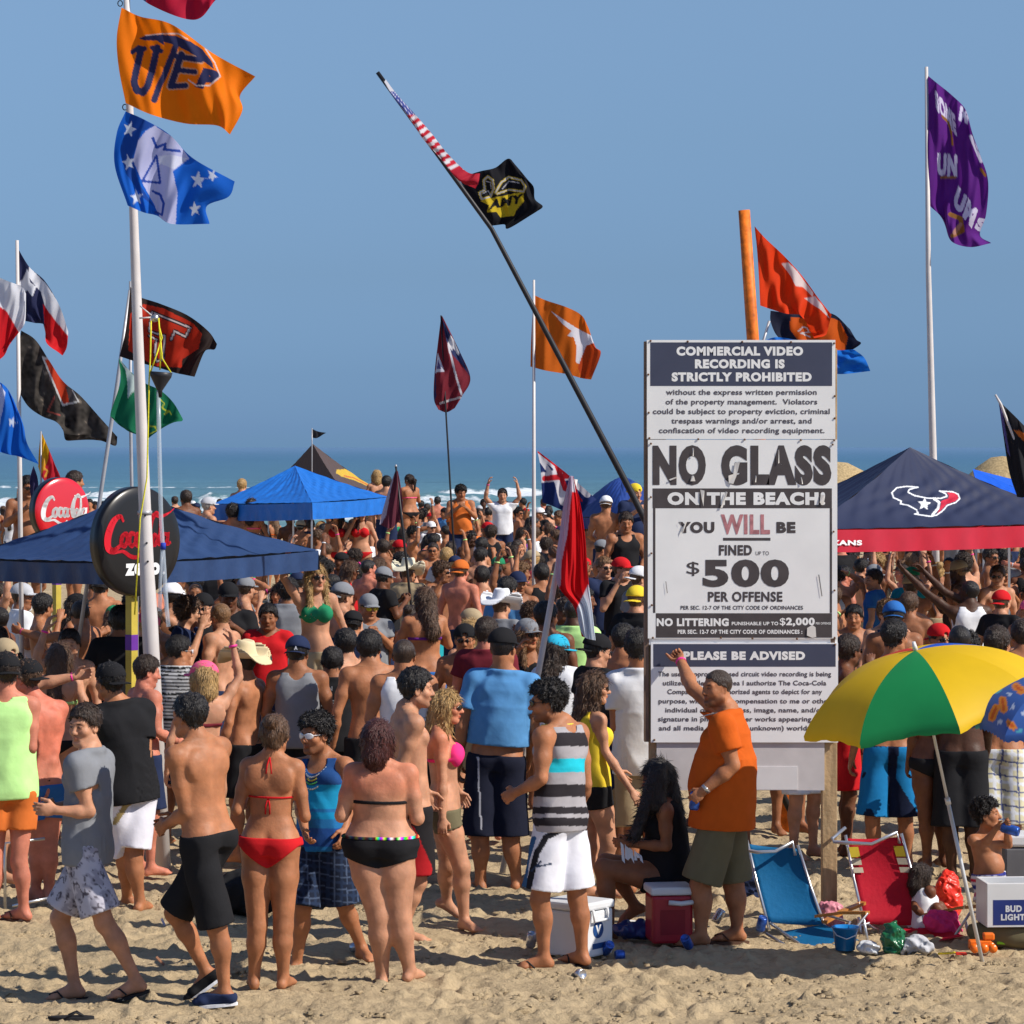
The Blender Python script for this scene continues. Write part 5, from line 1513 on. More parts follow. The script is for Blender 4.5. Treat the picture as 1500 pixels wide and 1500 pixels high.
    def art(P):
        c = base_c(P, WHT); c[in_poly(P, [(-40, 440), (0, 449), (10, 456), (26, 484), (34, 500), (-40, 560)])] = (.60, .012, .02); return c
    flag('white and red flag cut by the left edge of the picture', [[(-50, 398), (-15, 402), (12, 412), (32, 420), (38, 430)], [(-50, 450), (-15, 448), (12, 446), (30, 450), (37, 470)], [(-50, 540), (-20, 535), (4, 523), (14, 505), (30, 484)]], 165, art, ripple=(.05, 1.3, .4))
    def art(P):
        n1 = wob(P[:, 0] / 100, P[:, 1] / 100, P[:, 0] * 0, 60, 5, 8); n2 = wob(P[:, 0] / 100, P[:, 1] / 100, P[:, 0] * 0, 22, 8, 6)
        c = base_c(P, (.055, .048, .042)) * (1 + .6 * n1 + .5 * n2)[:, None]
        c[n1 + n2 > .95] = (.22, .18, .14)
        A = [K2(*a) for a in ((235, 688), (290, 702), (330, 775), (362, 790), (375, 845), (395, 870), (430, 930), (345, 950))]
        c[in_poly(P, A)] = (.58, .055, .02); c[near_line(P, A + A[:1], 2.6)] = (.66, .66, .64)
        B = [K2(*a) for a in ((362, 845), (385, 845), (425, 930), (380, 935))]; c[in_poly(P, B)] = (.10, .09, .09)
        c[near_line(P, [K2(300, 905), K2(262, 985), K2(330, 1005)], 2.2)] = (.45, .10, .08)
        return np.clip(c, .01, 1)
    flag('camouflage flag with a red T in white outline hanging at the left', [[(31, 484), (52, 498), (72, 528), (92, 558), (118, 580), (145, 610), (172, 640)], [(26, 520), (45, 535), (66, 560), (88, 590), (112, 610), (138, 635), (169, 653)], [(25, 560), (42, 580), (62, 595), (85, 612), (105, 630), (128, 641), (150, 646)], [(28, 575), (42, 596), (62, 610), (82, 618), (92, 630), (97, 645), (117, 643)]], 150, art, n=80, m=110, ripple=(.07, 1.8, .5))
    def art(P):
        c = base_c(P, (.012, .14, .60)); c[in_poly(P, [(-40, 560), (0, 562), (8, 575), (4, 600), (-5, 640), (-40, 660)])] = (.55, .60, .80)
        c[in_poly(P, star(18, 619, 8, .3))] = (.6, .68, .82); return c
    flag('blue flag with a small white star at the lower left edge', [[(-45, 548), (-10, 556), (8, 566), (20, 585)], [(-45, 590), (-10, 595), (18, 605), (34, 622)], [(-45, 640), (-15, 650), (15, 660), (40, 650)], [(-45, 652), (-10, 660), (25, 668), (57, 680)]], 165, art, ripple=(.05, 1.3, .4))
    def art(P):
        c = base_c(P, (.50, .02, .035)); c[in_poly(P, [(50, 625), (62, 628), (72, 660), (70, 675), (58, 700), (50, 690)])] = (.68, .36, .01)
        c[near_line(P, [(60, 668), (66, 676), (62, 684), (70, 690), (66, 698)], 3)] = (.7, .35, .05); return c
    flag('small yellow and red flag above the red round sign', [[(60, 631), (66, 645), (74, 664), (82, 684)], [(57, 660), (64, 672), (76, 684), (88, 698)], [(56, 684), (62, 700), (72, 708), (84, 702)]], 120, art, n=40, m=40, ripple=(.04, 1.2, .4))
    def art(P):
        return base_c(P, (.035, .03, .09))
    flag('dark blue pennant behind the man at far left', [[(49, 682), (55, 700), (57, 722)], [(44, 700), (50, 715), (56, 740)], [(44, 720), (48, 745), (54, 765)]], 120, art, n=20, m=20, ripple=(.03, 1, .4))
    def art(P):
        n2 = wob(P[:, 0] / 100, P[:, 1] / 100, P[:, 0] * 0, 26, 8, 6)
        c = base_c(P, (.50, .030, .012)) * (1 + .15 * n2)[:, None]
        edge = ~in_poly(P, [K2(*a) for a in ((790, 395), (900, 420), (1060, 500), (1110, 560), (1090, 640), (1000, 700), (1000, 745), (850, 735), (705, 650), (715, 450))])
        c[edge] = (.030, .018, .016)
        for L, w in (([(835, 440), (1045, 525), (1020, 575), (960, 545), (940, 590)], 9), ([(835, 440), (820, 545), (905, 570), (895, 700), (860, 710), (850, 660), (860, 590), (820, 570)], 8)):
            c[near_line(P, [K2(*a) for a in L], (w + 14) / 3.75)] = (.04, .02, .02); c[near_line(P, [K2(*a) for a in L], w / 3.75)] = (.60, .52, .52)
        return np.clip(c, .01, 1)
    flag('red and black flag with a double T behind the thick white pole', [[(191, 420), (203, 434), (235, 445), (275, 462), (305, 485), (318, 504)], [(188, 450), (205, 462), (235, 478), (270, 492), (298, 505), (314, 512)], [(184, 485), (205, 500), (235, 508), (262, 516), (285, 522), (300, 515)], [(175, 522), (200, 530), (230, 538), (256, 546), (270, 549), (285, 552)]], 175, art, n=90, m=110, ripple=(.06, 1.5, .4))
    def art(P):
        c = base_c(P, (.010, .16, .075)); c[in_poly(P, [K2(*a) for a in ((655, 700), (740, 790), (750, 860), (700, 910), (700, 830), (690, 760))])] = (.50, .62, .60)
        for L in ([(880, 920), (905, 940), (890, 965), (925, 990)], [(905, 1000), (930, 980), (940, 1000)], [(815, 1070), (850, 1065), (862, 1090), (820, 1110)]):
            c[near_line(P, [K2(*a) for a in L], 1.6)] = (.50, .55, .05)
        return c
    flag('green flag below the red and black one behind the thick white pole', [[(174, 525), (192, 545), (210, 560), (235, 572), (254, 590), (268, 614)], [(176, 560), (186, 580), (208, 592), (232, 600), (250, 610), (266, 617)], [(162, 605), (175, 618), (200, 628), (220, 634), (240, 625), (256, 618)], [(166, 612), (185, 630), (202, 637), (216, 642), (226, 634), (240, 622)]], 170, art, n=60, m=70, ripple=(.05, 1.3, .4))
    # flag wrapped along the leaning pole, and the black emblem flag
    Y4 = lambda x, y: (500 + x * .30667, 80 + y * .30667)
    def art(P):
        t = (P[:, 1] - 110) / 160
        st = np.floor((P[:, 1] * .9 + P[:, 0] * .55) / 6.0).astype(int) % 2
        c = np.where(st[:, None] == 0, np.array([(.55, .02, .04)]), np.array([(.70, .70, .74)]))
        bl = P[:, 1] < 168; c[bl] = (.06, .08, .30)
        sp = bl & (np.sin(P[:, 0] * 1.3) * np.sin(P[:, 1] * 1.1) > .55); c[sp] = (.65, .65, .75)
        c[P[:, 1] < 134] = (.55, .55, .60); c[P[:, 1] > 248] = (.45, .02, .04)
        return c
    flag('striped red and white flag with a blue starred end wrapped around the leaning dark pole', [[Y4(*a) for a in ((212, 118), (262, 185), (352, 285), (430, 375), (505, 470), (600, 560), (662, 568))], [Y4(*a) for a in ((205, 130), (250, 200), (345, 320), (400, 395), (470, 480), (560, 590), (655, 610))], [Y4(*a) for a in ((200, 122), (240, 190), (330, 310), (388, 400), (460, 480), (555, 596), (640, 640))]], 181, art, n=30, m=110, ripple=(.03, 3, .3),
         dys=[[0] * 7, [-.05] * 7, [0] * 7])
    def art(P):
        c = base_c(P, (.010, .010, .014)); YL = (.55, .40, .02)
        c[in_poly(P, [Y4(*a) for a in ((555, 590), (620, 575), (662, 570), (655, 620), (590, 600))])] = (.30, .02, .04)
        c[in_poly(P, [Y4(*a) for a in ((665, 700), (690, 690), (870, 655), (872, 700), (835, 745), (825, 770), (760, 778), (740, 750), (695, 755), (705, 720))])] = YL
        c[in_text(P, 'AMY', Y4(702, 742), np.array(Y4(862, 708)) - Y4(702, 742), np.array(Y4(712, 696)) - Y4(702, 742), .06)] = (.01, .01, .012)
        for L, w in (([(680, 600), (700, 582), (722, 600), (728, 640), (712, 680), (670, 690), (660, 660), (685, 645), (680, 600)], 8), ([(735, 660), (765, 610), (800, 585), (860, 600), (878, 630), (870, 655), (800, 645), (745, 665)], 7)):
            c[near_line(P, [Y4(*a) for a in L], (w + 5) * .31)] = YL; c[near_line(P, [Y4(*a) for a in L], (w - 1) * .31)] = (.45, .45, .48)
        for L in ([(690, 605), (712, 610), (716, 640)], [(672, 665), (700, 650), (712, 668)], [(770, 640), (800, 605), (850, 612)]): c[near_line(P, [Y4(*a) for a in L], 1.5)] = (.40, .40, .44)
        return c
    flag('black flag with a gold AMY emblem blowing from the leaning dark pole', [[Y4(*a) for a in ((560, 590), (660, 558), (735, 540), (803, 497), (850, 570))], [Y4(*a) for a in ((590, 640), (680, 610), (760, 600), (840, 560), (915, 625))], [Y4(*a) for a in ((640, 710), (710, 690), (780, 680), (860, 660), (925, 690))], [Y4(*a) for a in ((680, 770), (745, 770), (810, 765), (880, 745), (962, 725))], [Y4(*a) for a in ((700, 820), (740, 815), (780, 812), (800, 830), (930, 752))]], 177, art, n=110, m=110, ripple=(.05, 1.2, .5), ph=.3)
    def art(P):
        H = lambda x, y: (580 + x / 5, 440 + y / 5)
        c = base_c(P, (.20, .022, .035))
        c[in_poly(P, [H(*a) for a in ((335, 130), (400, 250), (470, 380), (545, 560), (480, 470), (415, 400), (370, 300))])] = (.03, .04, .12)
        c[in_poly(P, [H(*a) for a in ((300, 370), (270, 800), (295, 700), (290, 480))])] = (.03, .03, .10)
        c[near_line(P, [H(*a) for a in ((385, 330), (430, 520), (480, 690))], 3.0)] = (.60, .60, .66)
        c[in_poly(P, [H(*a) for a in ((400, 255), (425, 290), (465, 385), (455, 405), (420, 350), (410, 370), (378, 320))])] = (.68, .68, .72)
        A = [H(*a) for a in ((305, 380), (355, 520), (290, 530))]; c[in_poly(P, A)] = (.60, .60, .70); c[in_poly(P, [H(310, 430), H(330, 500), H(298, 505)])] = (.12, .10, .25)
        c[near_line(P, [H(*a) for a in ((325, 755), (400, 730), (470, 712))], 3.4)] = (.5, .45, .45)
        return c
    H = lambda x, y: (580 + x / 5, 440 + y / 5)
    flag('maroon flag with a white edged stripe standing on a thin rod in the middle', [[H(332, 110), H(336, 112), H(342, 120)], [H(305, 330), H(370, 330), H(465, 370)], [H(282, 540), H(400, 540), H(545, 570)], [H(278, 720), H(380, 720), H(485, 700)], [H(310, 800), H(370, 820), H(430, 790)]], 100, art, n=110, m=60, ripple=(.06, .8, 1.0))
    def art(P):
        c = base_c(P, (.62, .13, .01))
        c[in_poly(P, [Y4(*a) for a in ((1005, 1228), (1060, 1265), (1130, 1310), (1200, 1345), (1210, 1375), (1180, 1390), (1160, 1420), (1150, 1480), (1120, 1470), (1125, 1400), (1110, 1350), (1080, 1345), (1100, 1320), (1060, 1290))])] = (.70, .68, .74)
        c[in_poly(P, [Y4(*a) for a in ((1170, 1390), (1250, 1360), (1260, 1500), (1150, 1560), (1130, 1490))])] = (.52, .06, .01)
        return c
    flag('burnt orange flag with a white longhorn shape on the middle white pole', [[(782, 432), (800, 440), (830, 450), (852, 462), (862, 480)], [(780, 460), (800, 470), (830, 480), (855, 492), (872, 508)], [(778, 500), (800, 505), (830, 510), (858, 515), (880, 518)], [(777, 537), (800, 543), (830, 548), (852, 554), (866, 556)]], 120, art, n=90, m=90, ripple=(.06, 1.1, .3), ph=.2)
    X6 = lambda x, y: (660 + x / 5, 640 + y / 5)
    def art(P):
        c = base_c(P, (.015, .03, .13)); WH = (.68, .66, .70); RD = (.58, .02, .03)
        for L, w in (([(640, 110), (880, 300)], 11), ([(655, 160), (780, 330)], 7), ([(640, 300), (870, 280)], 15), ([(780, 260), (830, 470)], 14), ([(880, 300), (1000, 420)], 10)): c[near_line(P, [X6(*a) for a in L], w)] = WH
        for L, w in (([(645, 110), (880, 300)], 3.6), ([(690, 305), (870, 285)], 8), ([(780, 210), (840, 380)], 7.5), ([(900, 380), (960, 470)], 3)): c[near_line(P, [X6(*a) for a in L], w)] = RD
        return c
    flag('dark blue flag with red and white crosses left of the leaning pole foot', [[X6(*a) for a in ((635, 100), (740, 180), (860, 275), (960, 360), (1070, 460))], [X6(*a) for a in ((655, 200), (750, 290), (850, 370), (950, 440), (1040, 480))], [X6(*a) for a in ((665, 330), (740, 400), (830, 470), (930, 510), (1010, 500))], [X6(*a) for a in ((672, 480), (730, 500), (800, 530), (890, 570), (960, 560))]], 125, art, n=80, m=90, ripple=(.06, 1.3, .4))
    def art(P):
        c = base_c(P, (.15, .035, .055)); c[in_poly(P, [X6(*a) for a in ((-440, 40), (-400, 40), (-480, 500), (-520, 560), (-540, 620))])] = (.45, .40, .50)
        k = in_poly(P, [(579, 690), (573, 715), (566, 755), (557, 770), (550, 770), (565, 720)]); c[k] = (.50, .46, .56); return c
    flag('maroon cloth hanging folded from a short rod in the crowd', [[(579, 690), (581, 690), (583, 690)], [(570, 715), (580, 712), (587, 712)], [(560, 750), (574, 745), (590, 742)], [(556, 768), (572, 774), (586, 762)]], 120, art, n=50, m=30, ripple=(.04, 1.2, .2))
    def art(P):
        c = base_c(P, (.62, .010, .015))
        c[in_poly(P, [X6(*a) for a in ((840, 280), (898, 285), (888, 420), (878, 500), (855, 720), (815, 900), (806, 1080), (720, 1260), (700, 1260), (740, 900), (800, 480))])] = (.62, .50, .62)
        c[in_poly(P, [X6(*a) for a in ((1010, 1080), (960, 1180), (925, 1260), (940, 1400), (1010, 1520), (1080, 1520), (1040, 1250), (1015, 1100))])] = (.62, .68, .76)
        c[in_poly(P, [X6(*a) for a in ((895, 300), (905, 310), (915, 400), (890, 400))])] = (.62, .6, .68)
        return c
    flag('tall red and white flag draped from the leaning white plastic pole', [[X6(*a) for a in ((870, 290), (885, 285), (900, 290))], [X6(*a) for a in ((826, 500), (890, 480), (948, 480))], [X6(*a) for a in ((797, 720), (890, 720), (985, 720))], [X6(*a) for a in ((772, 900), (890, 930), (1000, 930))], [X6(*a) for a in ((785, 1085), (890, 1120), (1015, 1100))], [X6(*a) for a in ((905, 1250), (970, 1250), (1035, 1250))], [X6(*a) for a in ((960, 1460), (1010, 1480), (1062, 1490))]], 196, art, n=130, m=50, ripple=(.05, 1.4, .4))
    Z8 = lambda x, y: (1050 + x * .3, 80 + y * .3)
    def art(P):
        c = base_c(P, (.015, .02, .045)); c[in_poly(P, [Z8(*a) for a in ((360, 1280), (450, 1290), (540, 1280), (600, 1300), (640, 1380), (620, 1480), (520, 1430), (400, 1400), (355, 1340))])] = (.60, .10, .01)
        c[near_line(P, [Z8(*a) for a in ((400, 1350), (420, 1330), (440, 1335), (450, 1355), (410, 1360), (455, 1378))], 1.8)] = (.6, .62, .66); return c
    flag('dark navy and orange flag behind the plain orange one', [[Z8(*a) for a in ((262, 1250), (360, 1262), (470, 1260), (570, 1268), (650, 1340))], [Z8(*a) for a in ((262, 1300), (360, 1330), (470, 1350), (590, 1360), (680, 1390))], [Z8(*a) for a in ((285, 1360), (370, 1400), (480, 1440), (590, 1450), (703, 1412))], [Z8(*a) for a in ((320, 1400), (400, 1440), (500, 1490), (590, 1510), (640, 1455))]], 168, art, n=70, m=90, ripple=(.05, 1.2, .4))
    def art(P):
        return base_c(P, (.012, .17, .66))
    flag('bright blue flag tip showing right of the sign top', [[Z8(*a) for a in ((245, 1390), (300, 1380), (420, 1400), (560, 1440), (670, 1440))], [Z8(*a) for a in ((260, 1440), (330, 1450), (450, 1470), (600, 1500), (720, 1480))], [Z8(*a) for a in ((300, 1500), (400, 1520), (500, 1540), (600, 1560), (750, 1545))]], 172, art, n=30, m=40)
    def art(P):
        c = base_c(P, (.74, .050, .008))
        c[in_poly(P, [Z8(*a) for a in ((315, 1020), (350, 1015), (395, 1060), (430, 1110), (470, 1160), (470, 1185), (420, 1135), (385, 1130), (360, 1080))])] = (.72, .60, .58)
        c[in_poly(P, [Z8(*a) for a in ((428, 1190), (480, 1180), (520, 1230), (552, 1290), (500, 1240), (460, 1215))])] = (.72, .60, .58); return c
    flag('orange red flag with a pale shape flying from the thick orange pole', [[Z8(*a) for a in ((184, 838), (240, 900), (330, 985), (420, 1085), (500, 1195), (560, 1270))], [Z8(*a) for a in ((196, 950), (250, 1010), (330, 1080), (410, 1170), (480, 1260), (545, 1330))], [Z8(*a) for a in ((205, 1080), (260, 1130), (330, 1190), (400, 1260), (460, 1320), (530, 1370))], [Z8(*a) for a in ((212, 1225), (270, 1245), (340, 1265), (420, 1275), (445, 1330), (475, 1385))]], 170, art, n=110, m=110, ripple=(.07, 1.3, .5), ph=.6)
    def art(P):
        c = base_c(P, (.115, .016, .22)); WH = (.66, .62, .80)
        for s_, o, u, v in (('LOVE', (440, 900), (0, 0), (0, 0)),): pass
        T = lambda s_, o, ux, uy, b=.07: c.__setitem__(in_text(P, s_, Z8(*o), np.array(Z8(*ux)) - Z8(*o), np.array(Z8(*uy)) - Z8(*o), b), WH)
        T('WWE', (1085, 280), (1170, 400), (1130, 190)) if False else None
        T('SOME', (1072, 270), (1172, 400), (1062, 165)); T('UN', (1075, 590), (1172, 600), (1078, 480)); T('UM', (1150, 730), (1245, 850), (1180, 640))
        T('M', (1180, 320), (1225, 340), (1190, 250)); T('S', (1255, 850), (1300, 870), (1280, 790))
        for L, w in (([(1100, 300), (1130, 330), (1145, 380), (1150, 440)], 10), ([(1095, 600), (1165, 600)], 12), ([(1140, 780), (1190, 800), (1200, 860), (1150, 885)], 22), ([(1290, 560), (1310, 590)], 14)):
            c[near_line(P, [Z8(*a) for a in L], w * .3)] = (.30, .13, .03)
        c[near_line(P, [Z8(1160, 870), Z8(1190, 830)], 6)] = (.45, .22, .17)
        c[near_line(P, [Z8(1240, 400), Z8(1290, 520)], 5)] = WH
        return c
    flag('purple flag with white lettering on the tall white pole at right', [[Z8(*a) for a in ((1018, 92), (1070, 135), (1150, 200), (1215, 270), (1245, 380))], [Z8(*a) for a in ((1022, 250), (1080, 280), (1150, 340), (1230, 420), (1290, 500))], [Z8(*a) for a in ((1025, 420), (1090, 450), (1160, 520), (1250, 580), (1325, 620))], [Z8(*a) for a in ((1028, 600), (1095, 625), (1160, 700), (1240, 760), (1315, 780))], [Z8(*a) for a in ((1030, 722), (1090, 745), (1135, 775), (1210, 850), (1285, 880))], [Z8(*a) for a in ((1120, 800), (1120, 850), (1150, 915), (1240, 940), (1340, 920))]], 108, art, n=140, m=110, ripple=(.10, 1.2, .6), ph=.5)
    def art(P):
        c = base_c(P, (.022, .022, .026)); B = lambda x, y: (1320 + x * .12, 560 + y * .12)
        c[in_poly(P, [B(*a) for a in ((1180, 250), (1215, 250), (1250, 420), (1330, 900), (1300, 860), (1230, 500))])] = (.12, .10, .30)
        c[in_poly(P, [B(*a) for a in ((1380, 590), (1450, 590), (1520, 640), (1520, 740), (1430, 650))])] = (.60, .16, .03); return c
    flag('black pointed banner with an orange mark at the right edge', [[(1463, 590), (1468, 592), (1485, 608), (1505, 628), (1540, 660)], [(1470, 640), (1480, 640), (1500, 650), (1520, 668), (1545, 690)], [(1478, 690), (1490, 690), (1510, 695), (1530, 705), (1550, 715)], [(1490, 728), (1500, 729), (1515, 728), (1530, 730), (1550, 740)]], 175, art, ripple=(.04, 1.2, .4))
    def art(P): return base_c(P, (.03, .03, .035))
    flag('tiny black pennant on top of the brown canopy', [[(457, 628), (466, 632), (478, 634)], [(457, 634), (466, 637), (474, 636)], [(457, 641), (463, 642), (468, 640)]], 76, art, n=12, m=16, ripple=(.02, 1, .3))
flags()
# ------------------------------------------------------------ the people in front
def picxy(V, base):
    y = V[:, 1] + base.y
    return np.stack([750 + (V[:, 0] + base.x) / y * FPX, HORIZON + (CAMH - V[:, 2] - base.z) / y * FPX], 1)

def near_person(label, s, cx, jp, wears=None, **kw):
    base, J = person_joints(s, cx, jp)
    kw.setdefault('group', 'people at the front edge of the crowd')
    return make_person(label, base, J, wearf=(lambda P, I: wears(P, I, base)) if wears else None, **kw)

def solid(name, vq, colour, attr=None):
    return (name, vq, cloth(colour))
def shoe(P, info, side, off=.010, top=.085, mat_=None):
    an, fd, dn, heel, ball, lt = info['feet'][side]
    lo, hi = np.minimum(heel, ball) - .1, np.maximum(heel, ball) + .1
    reg = plane(an + dn * .018, -dn)
    return wear(P, info, reg, lo, hi, .007, off, ('foot',), None, wr=0)
def sandal(root, info, side, m, strap=True):
    an, fd, dn, heel, ball, lt = info['feet'][side]
    mb = MB(); z = dn * .026; n = 18; pts = []
    c = (heel + ball) * .5 + fd * .02
    for k in range(n):
        a = 2 * math.pi * k / n; pts.append(c + fd * math.cos(a) * .145 + lt * math.sin(a) * (.048 + .008 * math.cos(a)) + z)
    up = [Vector(p) for p in pts]; lo = [Vector(p + dn * .018) for p in pts]
    mb.poly(up[::-1]); mb.poly(lo)
    for k in range(n): mb.poly([up[k], up[(k + 1) % n], lo[(k + 1) % n], lo[k]])
    mb.build('sandal', m, root)
    if not strap: return
    t = ball + fd * .03 - lt * .012 - dn * .018
    MB().tube([c + lt * .05 + z * .4, ball - dn * .030 - fd * .02 + lt * .02, t], .006, 6).tube([c - lt * .05 + z * .4, ball - dn * .030 - fd * .02 - lt * .02, t], .006, 6).build('strap', m, root)
def wristband(root, info, side, m, w=.012):
    pc, dr, nrm, th, wr = info['hands'][side]
    c = wr - dr * .02
    MB().tube([Vector(c - dr * w / 2), Vector(c + dr * w / 2)], .037, 14).build('wristband', m, root)
def beads(root, info, m, drop, width=.085, r=.0045, name='necklace', fat=0.0):
    pts = necklace(info, drop=drop, width=width, n=72, fat=fat)
    MB().tube([Vector(p) for p in pts], [r * (1.0 if i % 2 else .45) for i in range(len(pts))], 6, False).build(name, m, root)
def string(root, info, pts, m, r=.004, name='string'):
    MB().tube([Vector(p) for p in pts], r, 6).build(name, m, root)
def can_mesh(name, parent, c, axis, m, r=.033, L=.12):
    q = Vector(axis).to_track_quat('Z', 'Y').to_matrix().to_4x4(); M = Matrix.Translation(Vector(c)) @ q
    return MB().lathe([(0, .004), (r * .80, .0), (r, .012), (r, L - .014), (r * .82, L), (r * .78, L - .003), (0, L - .004)], (0, 0, 0), 18, M).build(name, m, parent)
def held_can(label, root, c, axis):
    t = thing('can', label, 'can', root.location + c, 'drink cans'); can_mesh('body', t, (0, 0, 0), axis, CANBLUE)
CANBLUE = mat('can_blue', (.03, .10, .42), rough=.28, spec=.6, metal=.5, noise=.5, nscale=30)
CANSILV = mat('can_silver', (.55, .56, .6), rough=.25, metal=.8, noise=.3, nscale=30)
BLK = mat('rubber_black', (.02, .02, .022), rough=.7, spec=.2, noise=.1)
PINKB = mat('wristband_pink', (.85, .05, .30), rough=.5)
GOLD = mat('beads_gold', (.62, .50, .10), rough=.25, metal=.6, noise=.4, nscale=60)
SILV = mat('beads_silver', (.60, .60, .58), rough=.25, metal=.7, noise=.4, nscale=60)
GRNB = mat('beads_green', (.10, .45, .12), rough=.25, metal=.4, noise=.4, nscale=60)

def stripe_fn(base, bands, ground, var=.0):
    """bands: (y0, y1, colour) in picture rows at the garment"""
    def f(V):
        p = picxy(V, base); c = np.tile(np.array(ground, float), (len(V), 1))
        for y0, y1, k in bands: c[(p[:, 1] > y0) & (p[:, 1] <= y1)] = k
        return c
    return f
def mottled(cols, f=22, seed=3, th=(-.15, .45)):
    def g(V):
        n1 = wob(V[:, 0], V[:, 1], V[:, 2], f, seed, 7); n2 = wob(V[:, 0], V[:, 1], V[:, 2], f * 1.9, seed + 5, 7)
        c = np.tile(np.array(cols[0], float), (len(V), 1)); v = n1 * .6 + n2 * .6
        c[v > th[0]] = cols[1]; c[v > th[1]] = cols[2]
        c[np.abs(n1) < .05] = cols[2]
        return c
    return g
def plaid(base_c_, line1, line2, step=.055):
    def g(V):
        c = np.tile(np.array(base_c_, float), (len(V), 1))
        u = (V[:, 0] * .95 + V[:, 1] * .3) / step; w = (V[:, 2] + V[:, 0] * .12) / step
        c[(u % 1) < .22] = line1; c[(w % 1) < .22] = line1
        c[((u + .5) % 1) < .10] = line2; c[((w + .5) % 1) < .10] = line2
        return c
    return g

def burn(amount=(1.12, .72, .66), tmin=.62):
    def f(V, col, info):
        p0 = info['tp'](0); up = info['up']; t = ((V - p0) @ up) / info['Ln']
        m = np.clip((t - tmin) / .2, 0, 1)[:, None] * .6
        col *= 1 + (np.array(amount) - 1) * m
    return f

